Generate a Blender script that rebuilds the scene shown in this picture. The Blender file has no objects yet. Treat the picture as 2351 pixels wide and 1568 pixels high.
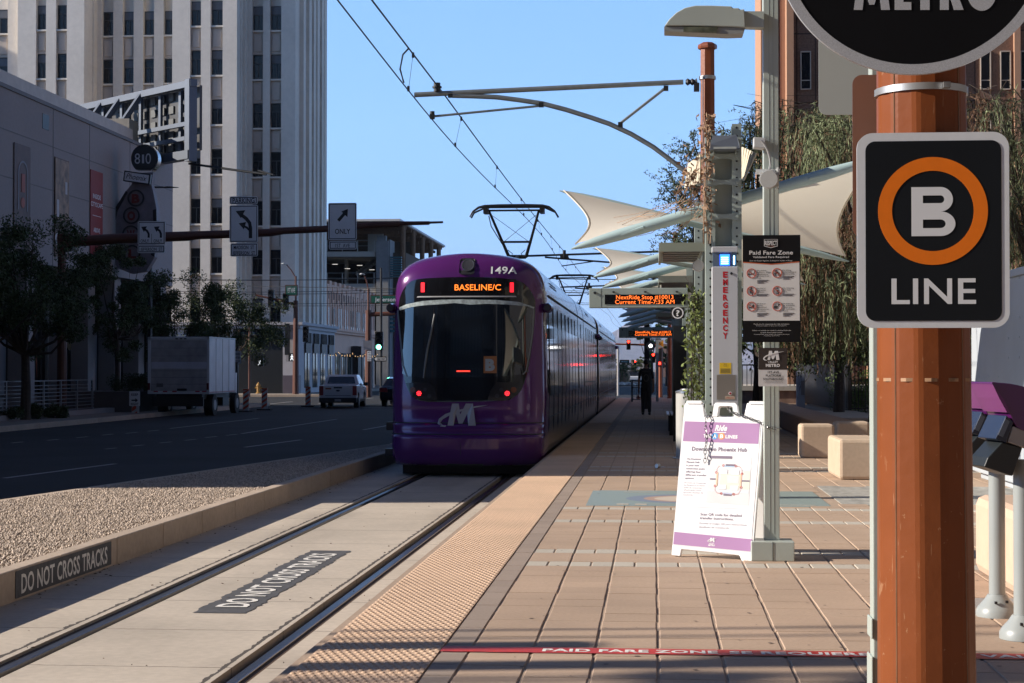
import bpy, bmesh, math, random
import numpy as np
from mathutils import Vector, Matrix
random.seed(7); RNG = np.random.default_rng(7)
SC = bpy.context.scene; COL = SC.collection
rad = math.radians
# ---------------------------------------------------------------- camera
F_PX, UC, VC = 3885.0, 1175.5, 784.0          # focal length and centre on a 2351 px wide picture
CAM = Vector((0, 0, 1.48))
TH = math.atan(324.5 / 3885); PH = math.atan(62 / 3885)
FWD = Vector((-math.sin(TH) * math.cos(PH), math.cos(TH) * math.cos(PH), math.sin(PH)))
RGT = Vector((math.cos(TH), math.sin(TH), 0)); UPV = RGT.cross(FWD)
cam = bpy.data.cameras.new('camera'); co = bpy.data.objects.new('camera', cam); COL.objects.link(co)
co.location = CAM
co.rotation_euler = Matrix((RGT, UPV, -FWD)).transposed().to_euler()
cam.sensor_width = 36; cam.lens = F_PX / 2351 * 36; cam.clip_end = 30000; cam.clip_start = 0.1
SC.camera = co
def W(u, v, Y):
    d = FWD + RGT * ((u - UC) / F_PX) + UPV * ((VC - v) / F_PX)
    return CAM + d * (Y / d.y)
def gp(u, v, zz):
    d = FWD + RGT * ((u - UC) / F_PX) + UPV * ((VC - v) / F_PX); return CAM + d * ((zz - CAM.z) / d.z)
_lu = [1175.]
def sx(u, Y): _lu[0] = u; return W(u, 846, Y).x
def sz(v, Y): return W(_lu[0], v, Y).z
def fy(u, x): return x / W(u, 846, 1.0).x * 1.0          # distance at which a wall on plane x crosses column u
# ---------------------------------------------------------------- sky and sun
EL, AZ = rad(25.6), rad(8)
SUN = Vector((-math.cos(AZ) * math.cos(EL), -math.sin(AZ) * math.cos(EL), math.sin(EL)))
w = bpy.data.worlds.new('World'); SC.world = w; w.use_nodes = True
nt = w.node_tree; bg = nt.nodes['Background']
sky = nt.nodes.new('ShaderNodeTexSky'); sky.sky_type = 'NISHITA'; sky.sun_disc = False
sky.sun_elevation = EL; sky.sun_rotation = math.atan2(SUN.x, SUN.y) % (2 * math.pi)
sky.altitude = 300; sky.air_density = 0.6; sky.dust_density = 0.0; sky.ozone_density = 6.0
# clear desert air: the sky stays an even, saturated blue down towards the horizon
tcw = nt.nodes.new('ShaderNodeTexCoord'); spw = nt.nodes.new('ShaderNodeSeparateXYZ'); nt.links.new(tcw.outputs['Generated'], spw.inputs[0])
crw = nt.nodes.new('ShaderNodeValToRGB'); nt.links.new(spw.outputs['Z'], crw.inputs[0])
SKYG = ((0.0, (.50, .53, .72)), (.06, (.74, .74, .84)), (.14, (1.28, 1.17, 1.03)), (.22, (1.58, 1.45, 1.20)), (.30, (1.85, 1.70, 1.44)), (.5, (.50, .50, .56)), (.75, (.20, .20, .24)))
while len(crw.color_ramp.elements) < len(SKYG): crw.color_ramp.elements.new(.5)
for e_, (p_, c_) in zip(crw.color_ramp.elements, SKYG): e_.position = p_; e_.color = (*[q / 2.5 for q in c_], 1)
mxw = nt.nodes.new('ShaderNodeVectorMath'); mxw.operation = 'MULTIPLY'; nt.links.new(sky.outputs[0], mxw.inputs[0]); nt.links.new(crw.outputs[0], mxw.inputs[1])
mxs = nt.nodes.new('ShaderNodeVectorMath'); mxs.operation = 'SCALE'; mxs.inputs['Scale'].default_value = 2.5; nt.links.new(mxw.outputs[0], mxs.inputs[0])
nt.links.new(mxs.outputs[0], bg.inputs[0]); bg.inputs[1].default_value = 0.15
sl = bpy.data.lights.new('sun', 'SUN'); so = bpy.data.objects.new('sun', sl); COL.objects.link(so)
sl.energy = 5.0; sl.angle = rad(0.5); sl.color = (1.0, 0.90, 0.78)
so.rotation_euler = SUN.to_track_quat('Z', 'Y').to_euler(); so.location = (-30, -5, 30)
SC.view_settings.view_transform = 'Standard'; SC.view_settings.look = 'None'
SC.view_settings.exposure = 0.75; SC.view_settings.gamma = 1
SC.cycles.use_denoising = True; SC.cycles.max_bounces = 7; SC.cycles.diffuse_bounces = 3
SC.cycles.glossy_bounces = 4; SC.cycles.transparent_max_bounces = 8
SC.cycles.caustics_reflective = False; SC.cycles.caustics_refractive = False
SC.cycles.sample_clamp_indirect = 4
# ---------------------------------------------------------------- materials
def S(r, g, b, k=1.0):
    f = lambda c: (c / 255 / 12.92 if c <= 10.3 else ((c / 255 + .055) / 1.055) ** 2.4) * k
    return (f(r), f(g), f(b))
MATS = {}
def mat(name, col, rough=.6, metal=0., var=.1, scale=3., bump=0., bscale=60., spec=.5, coat=0., emit=0., ecol=None,
        var2=0., scale2=.6, rvar=0., rnd=0., stretch=None, trans=0.):
    if name in MATS: return MATS[name]
    m = bpy.data.materials.new(name); m.use_nodes = True; t = m.node_tree; N = t.nodes; L = t.links
    p = N['Principled BSDF']; p.inputs['Roughness'].default_value = rough; p.inputs['Metallic'].default_value = metal
    p.inputs['Specular IOR Level'].default_value = spec
    if coat: p.inputs['Coat Weight'].default_value = coat; p.inputs['Coat Roughness'].default_value = .03
    if trans: p.inputs['Transmission Weight'].default_value = trans
    if emit:
        p.inputs['Emission Color'].default_value = (*(ecol or col), 1); p.inputs['Emission Strength'].default_value = emit
    tc = N.new('ShaderNodeTexCoord'); vec = tc.outputs['Object']
    if stretch:
        mp = N.new('ShaderNodeMapping'); mp.inputs['Scale'].default_value = stretch; L.new(vec, mp.inputs[0]); vec = mp.outputs[0]
    c = N.new('ShaderNodeRGB'); c.outputs[0].default_value = (*col, 1); out = c.outputs[0]
    def mul(out, src, lo, hi):
        mr = N.new('ShaderNodeMapRange'); mr.inputs[3].default_value = lo; mr.inputs[4].default_value = hi
        mr.inputs[1].default_value = .25; mr.inputs[2].default_value = .75
        L.new(src, mr.inputs[0]); mx = N.new('ShaderNodeVectorMath'); mx.operation = 'SCALE'
        L.new(out, mx.inputs[0]); L.new(mr.outputs[0], mx.inputs['Scale']); return mx.outputs[0]
    def noise(sc, det=6):
        n = N.new('ShaderNodeTexNoise'); n.inputs['Scale'].default_value = sc; n.inputs['Detail'].default_value = det
        L.new(vec, n.inputs['Vector']); return n.outputs[0]
    if var: out = mul(out, noise(scale), 1 - var, 1 + var)
    if var2: out = mul(out, noise(scale2, 3), 1 - var2, 1 + var2)
    if rnd:
        g = N.new('ShaderNodeNewGeometry')
        mr = N.new('ShaderNodeMapRange'); mr.inputs[3].default_value = 1 - rnd; mr.inputs[4].default_value = 1 + rnd
        L.new(g.outputs['Random Per Island'], mr.inputs[0]); mx = N.new('ShaderNodeVectorMath'); mx.operation = 'SCALE'
        L.new(out, mx.inputs[0]); L.new(mr.outputs[0], mx.inputs['Scale']); out = mx.outputs[0]
    L.new(out, p.inputs['Base Color'])
    if rvar:
        mr = N.new('ShaderNodeMapRange'); mr.inputs[3].default_value = max(0, rough - rvar); mr.inputs[4].default_value = rough + rvar
        L.new(noise(scale * 1.7), mr.inputs[0]); L.new(mr.outputs[0], p.inputs['Roughness'])
    if bump:
        b = N.new('ShaderNodeBump'); b.inputs['Strength'].default_value = min(1, bump); b.inputs['Distance'].default_value = .01
        L.new(noise(bscale, 4), b.inputs['Height']); L.new(b.outputs[0], p.inputs['Normal'])
    MATS[name] = m; return m
def emat(name, col, s): return mat(name, (0.01, 0.01, 0.01), .5, var=0, emit=s, ecol=col)
# ---------------------------------------------------------------- mesh builder
_TX = {}
def glyphs(s, bold, slant=0):
    k = (s, bold, slant)
    if k not in _TX:
        c = bpy.data.curves.new('t', 'FONT'); c.body = s; c.size = 1; c.resolution_u = 3; c.offset = bold; c.shear = slant
        c.space_character = 1.0 + bold * 2
        o = bpy.data.objects.new('t', c); COL.objects.link(o)
        dg = bpy.context.evaluated_depsgraph_get(); me = bpy.data.meshes.new_from_object(o.evaluated_get(dg))
        V = [(v.co.x, v.co.y) for v in me.vertices]; Fc = [tuple(p.vertices) for p in me.polygons]
        bpy.data.objects.remove(o); bpy.data.curves.remove(c); bpy.data.meshes.remove(me)
        _TX[k] = (V, Fc)
    return _TX[k]
class B:
    def __init__(s, O=None, R=None, U=None):
        s.v = []; s.f = []; s.big = []; s.nf = False
        s.O = Vector(O) if O is not None else None
        if O is not None:
            s.R = Vector(R or (1, 0, 0)).normalized(); s.U = Vector(U or (0, 0, 1)).normalized(); s.N = s.R.cross(s.U)
    def P(s, a, b, c):
        if s.O is None: s.v.append((a, b, c))
        else: s.v.append(tuple(s.O + s.R * a + s.U * b + s.N * c))
        return len(s.v) - 1
    def face(s, pts):
        s.f.append([s.P(*p) for p in pts]); return s
    def box(s, a0, b0, c0, a1, b1, c1):
        i = [s.P(a, b, c) for c in (c0, c1) for b in (b0, b1) for a in (a0, a1)]
        for q in ((0, 2, 3, 1), (4, 5, 7, 6), (0, 1, 5, 4), (2, 6, 7, 3), (0, 4, 6, 2), (1, 3, 7, 5)): s.f.append([i[k] for k in q])
        return s
    def beam(s, p0, p1, w, h, up=(0, 0, 1)):
        p0 = Vector(p0); p1 = Vector(p1); d = (p1 - p0).normalized(); r = d.cross(Vector(up))
        if r.length < 1e-4: r = Vector((1, 0, 0))
        r.normalize(); u = r.cross(d); i = []
        for p in (p0, p1):
            for a, b in ((-1, -1), (1, -1), (1, 1), (-1, 1)): i.append(s.P(*(p + r * a * w / 2 + u * b * h / 2)))
        for k in range(4): s.f.append([i[k], i[(k + 1) % 4], i[4 + (k + 1) % 4], i[4 + k]])
        s.f.append(i[3::-1]); s.f.append(i[4:]); return s
    def tube(s, pts, r, n=8, cap=True, flat=1.0):
        pts = [Vector(p) for p in pts]; m = len(pts); rs = r if isinstance(r, (list, tuple)) else [r] * m
        up = Vector((0, 0, 1)); rings = []
        for i, p in enumerate(pts):
            d = (pts[min(i + 1, m - 1)] - pts[max(i - 1, 0)]).normalized()
            a = d.cross(up)
            if a.length < .05: a = d.cross(Vector((0, 1, 0)))
            a.normalize(); b = a.cross(d)
            rings.append([s.P(*(p + (a * math.cos(t) + b * math.sin(t) * flat) * rs[i])) for t in [2 * math.pi * (k + .5) / n for k in range(n)]])
        for A, C in zip(rings, rings[1:]):
            for k in range(n): s.f.append([A[k], A[(k + 1) % n], C[(k + 1) % n], C[k]])
        if cap: s.f.append(rings[0][::-1]); s.f.append(rings[-1])
        return s
    def cyl(s, p0, p1, r, r1=None, n=14): return s.tube([p0, p1], [r, r if r1 is None else r1], n)
    def poly(s, pts, c0, c1):
        n = len(pts); A = [s.P(a, b, c0) for a, b in pts]; C = [s.P(a, b, c1) for a, b in pts]
        s.f.append(A[::-1]); s.f.append(C)
        for k in range(n): s.f.append([A[k], A[(k + 1) % n], C[(k + 1) % n], C[k]])
        return s
    def rrect(s, a0, b0, a1, b1, r, c0, c1, n=5):
        pts = []
        for cx, cy, t0 in ((a1 - r, b1 - r, 0), (a0 + r, b1 - r, 90), (a0 + r, b0 + r, 180), (a1 - r, b0 + r, 270)):
            for k in range(n + 1):
                t = rad(t0 + 90 * k / n); pts.append((cx + r * math.cos(t), cy + r * math.sin(t)))
        return s.poly(pts, c0, c1)
    def disc(s, x, y, r, c0, c1, n=32, ry=None):
        return s.poly([(x + r * math.cos(2 * math.pi * k / n), y + (ry or r) * math.sin(2 * math.pi * k / n)) for k in range(n)], c0, c1)
    def ring(s, x, y, r0, r1, c0, c1, n=40, t0=0., t1=360., ry=1.):
        m = n if t1 - t0 >= 360 else n + 1; T = [rad(t0 + (t1 - t0) * k / n) for k in range(m)]
        q = [[s.P(x + r * math.cos(t), y + ry * r * math.sin(t), c) for t in T] for r, c in ((r0, c1), (r1, c1), (r1, c0), (r0, c0))]
        for k in range(n):
            j = (k + 1) % m
            for e in range(4): A, C = q[e], q[(e + 1) % 4]; s.f.append([A[k], C[k], C[j], A[j]])
        return s
    def lathe(s, prof, cx, cy, n=24, cz=0.):
        R = [[s.P(cx + r * math.cos(2 * math.pi * k / n), cy + r * math.sin(2 * math.pi * k / n), z + cz) for k in range(n)] for r, z in prof]
        for A, C in zip(R, R[1:]):
            for k in range(n): s.f.append([A[k], A[(k + 1) % n], C[(k + 1) % n], C[k]])
        s.f.append(R[0][::-1]); s.f.append(R[-1]); return s
    def grid(s, nu, nv, fn, wrap=False):
        I = [[s.P(*fn(i / nu, j / nv)) for i in range(nu + (0 if wrap else 1))] for j in range(nv + 1)]
        m = len(I[0])
        for j in range(nv):
            for i in range(nu): s.f.append([I[j][i], I[j][(i + 1) % m], I[j + 1][(i + 1) % m], I[j + 1][i]])
        return s
    def text(s, t, a, b, h, w=None, al='c', bold=0., c=.002, slant=0., vert=False):
        """one line with cap height h (and total width w when given); a,b anchor: middle of the baseline (or its left end)"""
        V, Fc = glyphs(t, bold, slant)
        if not V: return s
        x0 = min(p[0] for p in V); x1 = max(p[0] for p in V)
        ky = h / .73; kx = ky if w is None else w / (x1 - x0)
        ox = a - (x0 + x1) / 2 * kx if al == 'c' else a - x0 * kx
        i0 = len(s.v); s.nf = True
        for x, y in V: s.P(ox + x * kx, b + y * ky, c)
        for q in Fc: s.f.append([i0 + k for k in q])
        return s
    def arrays(s, V, Fq):
        s.big.append((np.asarray(V, np.float32), np.asarray(Fq, np.int32))); return s
    def build(s, name, m, parent=None, smooth=False, bevel=0., sharp=40, world=True, recalc=True, solid=0.):
        off = Vector((0, 0, 0))
        if parent is not None and world:
            q = parent
            while q is not None: off += q.location; q = q.parent
        me = bpy.data.meshes.new(name)
        if s.big:
            V = np.concatenate([b[0] for b in s.big]); n = 0; FF = []
            for v_, f_ in s.big: FF.append(f_ + n); n += len(v_)
            FF = np.concatenate(FF); k = FF.shape[1]
            V = V - np.array(off, np.float32)
            me.vertices.add(len(V)); me.vertices.foreach_set('co', V.ravel())
            me.loops.add(FF.size); me.loops.foreach_set('vertex_index', FF.ravel())
            me.polygons.add(len(FF)); me.polygons.foreach_set('loop_start', np.arange(0, FF.size, k, dtype=np.int32))
            me.update(calc_edges=True); me.validate()
        else:
            V = s.v if off.length == 0 else [(a - off.x, b - off.y, c - off.z) for a, b, c in s.v]
            me.from_pydata(V, [], s.f); me.update()
            if recalc and not s.nf and len(s.f) < 60000:
                bm = bmesh.new(); bm.from_mesh(me); bmesh.ops.recalc_face_normals(bm, faces=bm.faces); bm.to_mesh(me); bm.free()
        if m is not None: me.materials.append(m)
        if smooth:
            me.shade_smooth()
            try: me.set_sharp_from_angle(angle=rad(sharp))
            except Exception: pass
        o = bpy.data.objects.new(name, me); COL.objects.link(o)
        if parent is not None: o.parent = parent
        if bevel:
            b = o.modifiers.new('bevel', 'BEVEL'); b.width = bevel; b.segments = 2; b.limit_method = 'ANGLE'; b.angle_limit = rad(40)
        if solid:
            b = o.modifiers.new('solid', 'SOLIDIFY'); b.thickness = solid; b.offset = 0
        return o
def tag(o, label=None, cat=None, group=None, kind=None):
    if label: o['label'] = label
    if cat: o['category'] = cat
    if group: o['group'] = group
    if kind: o['kind'] = kind
    return o
def thing(name, label, cat, loc=(0, 0, 0), group=None, rotz=0.):
    o = bpy.data.objects.new(name, None); COL.objects.link(o); o.location = loc; o.rotation_euler = (0, 0, rotz)
    o.empty_display_size = .2; return tag(o, label, cat, group)
def dup(o, loc, rotz=None, label=None, parent=None):
    c = o.copy(); COL.objects.link(c)
    if parent is None:
        c.location = loc
        if rotz is not None: c.rotation_euler = (0, 0, rotz)
        if label: c['label'] = label
    else: c.parent = parent
    for ch in list(o.children): dup(ch, None, parent=c)
    return c
X, Yv, Z = Vector((1, 0, 0)), Vector((0, 1, 0)), Vector((0, 0, 1))
# shared materials
M_GREEN = mat('pale_green_paint', (.40, .445, .405), .38, var=.06, scale=2, var2=.06, bump=.05)
M_GREEND = mat('pale_green_steel', (.33, .385, .35), .42, var=.08, scale=3)
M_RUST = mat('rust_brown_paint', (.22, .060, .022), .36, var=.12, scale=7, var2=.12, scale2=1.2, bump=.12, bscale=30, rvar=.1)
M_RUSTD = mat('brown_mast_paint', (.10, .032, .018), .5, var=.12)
M_BLACK = mat('black_paint', (.012, .012, .014), .45, var=.1)
M_BLACKG = mat('black_gloss', (.008, .008, .01), .12, var=0)
M_DARKM = mat('dark_metal', (.035, .038, .042), .45, metal=.5, var=.15)
M_GALV = mat('galvanised_steel', (.26, .29, .30), .45, metal=.7, var=.15, scale=9)
M_STEEL = mat('stainless_steel', (.55, .56, .57), .28, metal=.9, var=.1)
M_WHITE = mat('white_paint', (.78, .78, .78), .4, var=.03)
M_SIGNW = mat('sign_white', (.80, .81, .82), .45, var=.03)
M_SIGNK = mat('sign_black', (.010, .011, .014), .38, var=.1)
M_CONC = mat('concrete', (.40, .36, .31), .85, var=.10, scale=14, var2=.12, scale2=.9, bump=.25, bscale=120)
M_CONCT = mat('tan_concrete', (.50, .385, .28), .85, var=.08, scale=20, var2=.08, scale2=1.5, bump=.3, bscale=150)
M_RUBBER = mat('tyre_rubber', (.014, .014, .015), .8, var=.1)
# ================================================================ SETTING: ground, street, track, platform
def struct(o, label=None): o['kind'] = 'structure'; return o
RD = -.42
m_ground = mat('far_ground', (.16, .145, .125), .95, var=.2, scale=.4, var2=.15, scale2=.02)
struct(B().box(-6000, -60, -.60, 6000, 12000, -.47).build('ground', m_ground))
m_asph = mat('asphalt', (.030, .031, .034), .82, var=.28, scale=160, var2=.28, scale2=.35, bump=.5, bscale=400, spec=.2)
b = B()
b.box(-19.4, -20, -.5, -4.9, 86, RD); b.box(-300, 86, -.5, 300, 112, RD); b.box(-23, 112, -.5, -4, 900, RD)
b.box(-4, 112, -.5, 12, 900, RD); b.box(-300, -50, -.5, 300, -20, RD)
struct(b.build('road', m_asph))
# lane paint
m_paint = mat('road_paint', (.30, .30, .30), .7, var=.4, scale=25)
b = B(); z = RD + .004
def stripe(p, q, wd=.1):
    p = Vector((p[0], p[1], z)); q = Vector((q[0], q[1], z)); n = (q - p).cross(Z).normalized() * wd / 2
    b.f.append([b.P(*(p + n)), b.P(*(q + n)), b.P(*(q - n)), b.P(*(p - n))])
def g(u, v, zz=RD): p = gp(u, v, zz); return (p.x, p.y)
for p, q in (((10, 1098), (265, 1065)), ((390, 984), (594, 960.5)), ((555, 995.7), (773, 962.5)), ((834, 987), (890, 977)),
             ((562, 1027), (691, 1010)), ((565, 933), (672, 922))): stripe(g(*p), g(*q), .12)
for u, v in ((39, 1016), (121, 1010), (187.5, 1004), (246, 998), (301, 994), (351, 989), (253, 1030), (316, 1023), (379, 1016),
             (436, 1010), (484, 1003.5), (531, 998.5)): stripe(g(u - 12, v + 1.3), g(u + 14, v - 1.3), .10)
for y0 in (87.5, 110.5): stripe((-17, y0), (-5, y0), .3)
for k in range(3): stripe((-18 + 4 * k, 90), (-18.0 + 4 * k, 108), .12)
stripe((-16, 81.5), (-5.2, 82.5), .35); 
b.f.append([b.P(*q) for q in ((-6.8, 74, z), (-6.6, 77, z), (-6.3, 77, z), (-7.0, 79, z), (-7.7, 77, z), (-7.4, 77, z))][::-1])
tag(struct(b.build('road_markings', m_paint, recalc=True)))
# track slab in strips with sunken rail channels
def slabmat():
    m = mat('track_concrete', (.47, .41, .34), .88, var=.09, scale=18, var2=.16, scale2=.7, bump=.25, bscale=130)
    t = m.node_tree; N = t.nodes; L = t.links; p = N['Principled BSDF']
    tc = N.new('ShaderNodeTexCoord'); sp = N.new('ShaderNodeSeparateXYZ'); L.new(tc.outputs['Object'], sp.inputs[0])
    ns = N.new('ShaderNodeTexNoise'); ns.inputs['Scale'].default_value = 9; ns.inputs['Detail'].default_value = 8; L.new(tc.outputs['Object'], ns.inputs['Vector'])
    def M(op, a, c, d=None):
        x = N.new('ShaderNodeMath'); x.operation = op
        for i, q in enumerate((a, c, d)):
            if q is None: continue
            if isinstance(q, (int, float)): x.inputs[i].default_value = q
            else: L.new(q, x.inputs[i])
        return x.outputs[0]
    src = p.inputs['Base Color'].links[0].from_socket
    # transverse joints every 1.46 m, wandering black sealant beside each rail, tyre and brake dust between
    wob = M('MULTIPLY', M('SUBTRACT', ns.outputs[0], .5), .03)
    yj = M('ABSOLUTE', M('SUBTRACT', M('FRACT', M('DIVIDE', M('ADD', M('ADD', sp.outputs['Y'], wob), .02), 1.46), None), .5), None)
    joint = M('GREATER_THAN', yj, .4950)
    crack = None
    for xc in (-3.965 - .165, -2.46 - .165):
        d = M('ABSOLUTE', M('SUBTRACT', M('ADD', sp.outputs['X'], M('MULTIPLY', M('SUBTRACT', ns.outputs[0], .5), .055)), xc), None)
        c = M('LESS_THAN', d, M('MULTIPLY', ns.outputs[0], .030)); crack = c if crack is None else M('MAXIMUM', crack, c)
    dirt = N.new('ShaderNodeTexNoise'); dirt.inputs['Scale'].default_value = 1.0; dirt.inputs['Detail'].default_value = 9
    mp = N.new('ShaderNodeMapping'); mp.inputs['Scale'].default_value = (1.2, .25, 1); L.new(tc.outputs['Object'], mp.inputs[0]); L.new(mp.outputs[0], dirt.inputs['Vector'])
    df = N.new('ShaderNodeMapRange'); df.inputs[1].default_value = .5; df.inputs[2].default_value = .75; df.inputs[4].default_value = .28; L.new(dirt.outputs[0], df.inputs[0])
    fac = M('MAXIMUM', M('MULTIPLY', joint, .8), M('MAXIMUM', M('MULTIPLY', crack, .95), df.outputs[0]))
    mx = N.new('ShaderNodeMix'); mx.data_type = 'RGBA'; L.new(fac, mx.inputs[0]); L.new(src, mx.inputs[6]); mx.inputs[7].default_value = (.05, .04, .034, 1)
    L.new(mx.outputs[2], p.inputs['Base Color']); return m
m_slab = slabmat(); TZ = -.35
b = B(); RX = (-3.965, -2.46)
for x0, x1 in ((-5.0, RX[0] - .10), (RX[0] + .115, RX[1] - .115), (RX[1] + .10, -1.86)): b.box(x0, -10, -.55, x1, 88, TZ)
b.box(-5, -10, -.60, -1.86, 88, TZ - .085)
struct(b.build('track_bed', m_slab))
m_rail = mat('rail_steel', (.13, .13, .15), .34, metal=.95, var=.15, scale=30, rvar=.08)
m_railw = mat('rail_rust', (.075, .040, .022), .8, var=.25, scale=30)
for k, (xc, sd) in enumerate(((RX[0], 1), (RX[1], -1))):
    t = thing('rail', ('polished grooved steel rail on the gravel side of the concrete track bed',
                       'polished grooved steel rail on the platform side of the concrete track bed')[k], 'rail', (xc, 10, TZ), 'tram rails')
    B().box(xc - .034, -10, TZ - .075, xc + .034, 88, TZ - .004).build('rail_head', m_rail, t, bevel=.008)
    b = B(); b.box(xc - .095, -10, TZ - .08, xc - .036, 88, TZ - (.045 if sd < 0 else .02)); b.box(xc + .036, -10, TZ - .08, xc + .095, 88, TZ - (.045 if sd > 0 else .02))
    b.build('flangeway', m_railw, t)
# painted stencil on the track bed
m_patch = mat('worn_black_paint', (.075, .075, .08), .8, var=.25, scale=20, var2=.2, scale2=4)
m_sten = mat('worn_white_stencil', (.74, .72, .68), .8, var=.18, scale=25)
t = thing('track_stencil', 'white DO NOT CROSS TRACKS stencil on a black patch between the rails', 'painted sign', (-3.2, 14.6, TZ))
b = B()
L_, R_ = [], []
for k in range(61):
    y = 12.45 + 4.35 * k / 60; L_.append((-3.435 + random.uniform(-.02, .02), y)); R_.append((-3.025 + random.uniform(-.02, .02), y))
for k in range(60): b.face([(*L_[k], TZ + .004), (*R_[k], TZ + .004), (*R_[k + 1], TZ + .004), (*L_[k + 1], TZ + .004)])
b.build('paint_patch', m_patch, t)
b = B((-3.23, 14.62, TZ + .006), (0, 1, 0), (-1, 0, 0)); b.text('DO NOT CROSS TRACKS', 0, -.125, .25, 3.75, bold=.02); b.build('lettering', m_sten, t)
# median: kerbs and gravel
KX = -5.0
m_kerb = mat('kerb_concrete', (.44, .35, .27), .88, var=.10, scale=16, var2=.14, scale2=1.3, bump=.3, bscale=110, rnd=.05)
b = B(); y = 5.0
while y < 40:
    b.box(KX - .16, y + .006, -.5, KX, y + 1.49, -.10); y += 1.5
o = struct(b.build('median_kerb', m_kerb, bevel=.012))
b = B(); _a, _c = gp(900, 1026, -.2), gp(0, 1160, -.2); _d = (_c - _a) / (_c - _a).y; _e = _c + _d * (5 - _c.y)
lp = [(-5.7, 40.6), (_a.x, _a.y), (_c.x, _c.y), (_e.x, 5)]
for (x0, y0), (x1, y1) in zip(lp, lp[1:]):
    n = max(1, int(abs(y1 - y0) / 1.5))
    for k in range(n):
        pa = Vector((x0 + (x1 - x0) * k / n, y0 + (y1 - y0) * k / n, -.30)); pb = Vector((x0 + (x1 - x0) * (k + .99) / n, y0 + (y1 - y0) * (k + .99) / n, -.30))
        b.beam(pa, pb, .16, .32)
b.box(-5.75, 40.2, -.5, -5.0, 40.7, -.14)
struct(b.build('median_edge_kerb', m_kerb, bevel=.012))
t = thing('kerb_stencil', 'white DO NOT CROSS TRACKS stencil on a black patch of the kerb face', 'painted sign', (KX, 14.2, -.22))
B((KX + .003, 12.95, -.33), (0, 1, 0), (0, 0, 1)).rrect(0, 0, 2.36, .215, .01, 0, .002).build('paint_patch', m_patch, t)
b = B((KX + .006, 14.13, -.30), (0, 1, 0), (0, 0, 1)); b.text('DO NOT CROSS TRACKS', 0, 0, .155, 2.12, bold=.02, c=.001); b.build('lettering', m_sten, t)
m_grav = mat('gravel', (.46, .375, .305), .9, var=.1, scale=60, rnd=.38)
b = B(); b.f.append([b.P(*q) for q in ((-5.16, 5, -.15), (-5.16, 40.4, -.15), *[(x, y, -.15) for x, y in lp])])
struct(b.build('gravel_bed', mat('gravel_base', (.36, .30, .24), .95, var=.4, scale=45, bump=1, bscale=60)))
def stones(n, zc):
    yy = 11.5 + (40.2 - 11.5) * RNG.random(n * 2) ** 1.55; xl = np.interp(yy, [lp[3][1], lp[2][1], lp[1][1], lp[0][1]], [lp[3][0], lp[2][0], lp[1][0], lp[0][0]]) + .1; xx = -5.18 + (xl + 5.18) * RNG.random(n * 2)
    P = np.stack([xx, yy, np.full_like(xx, zc)], 1)[:n * 2]
    r = RNG.uniform(.008, .0165, len(P)); base = np.array([(1, 0, 0), (0, 1, 0), (-1, 0, 0), (0, -1, 0), (0, 0, 1), (0, 0, -1)], float)
    V = base[None] * r[:, None, None] * RNG.uniform(.55, 1.3, (len(P), 6, 1))
    a = RNG.uniform(0, 6.28, len(P)); t_ = RNG.uniform(-.7, .7, len(P)); ca, sa = np.cos(a), np.sin(a); ct, st = np.cos(t_), np.sin(t_)
    x, y_, z_ = V[..., 0], V[..., 1], V[..., 2]; x, z_ = x * ct[:, None] - z_ * st[:, None], x * st[:, None] + z_ * ct[:, None]
    x, y_ = x * ca[:, None] - y_ * sa[:, None], x * sa[:, None] + y_ * ca[:, None]
    V = np.stack([x, y_, z_], -1) + P[:, None, :] + RNG.uniform(0, .012, (len(P), 1, 1)) * np.array([0, 0, 1])
    Fc = np.array([(0, 1, 4), (1, 2, 4), (2, 3, 4), (3, 0, 4), (1, 0, 5), (2, 1, 5), (3, 2, 5), (0, 3, 5)])
    return V.reshape(-1, 3), (Fc[None] + 6 * np.arange(len(P))[:, None, None]).reshape(-1, 3)
V, Fc = stones(46000, -.145)
o = B().arrays(V, Fc).build('gravel', m_grav); tag(o, 'pale tan crushed gravel filling the median beside the tracks', 'gravel', kind='stuff')
# litter: dry leaves and bits along the kerb and slab
V = []; Fc = []
for k in range(150):
    if k < 90: x, y = KX + .03 + abs(random.gauss(0, .10)), random.uniform(12, 30)
    else: x, y = random.uniform(-4.9, -1.9), random.uniform(10, 26)
    r = random.uniform(.008, .022); a = random.uniform(0, 6.28); i = len(V)
    V += [(x + r * math.cos(a), y + r * math.sin(a), TZ + .006), (x - r * .5 * math.sin(a), y + r * .5 * math.cos(a), TZ + .012), (x - r * math.cos(a), y - r * math.sin(a), TZ + .008), (x + r * .5 * math.sin(a), y - r * .5 * math.cos(a), TZ + .016)]
    Fc.append((i, i + 1, i + 2, i + 3))
tag(B().arrays(V, Fc).build('litter', mat('dry_litter', (.07, .04, .022), .9, rnd=.8, var=0)), 'scattered dry leaves and grit along the kerb and rails', 'litter', kind='stuff')
V = []; Fc = []; rg = random.Random(9)
for k in range(260):
    x, y = rg.uniform(-.9, 4.2), 7.5 + 22 * rg.random() ** 1.6; r_ = rg.uniform(.006, .017); i = len(V)
    V += [(x + r_ * rg.uniform(.7, 1.2) * math.cos(a_ * 1.0472), y + r_ * rg.uniform(.7, 1.2) * math.sin(a_ * 1.0472), .0032) for a_ in range(6)]; Fc += [(i, i + 1, i + 2, i + 3), (i + 3, i + 4, i + 5, i)]
tag(B().arrays(V, Fc).build('gum_spots', mat('old_gum', (.13, .10, .085), .8, rnd=.5, var=0)), 'old dark chewing gum spots on the platform paving', 'litter', kind='stuff')
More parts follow.
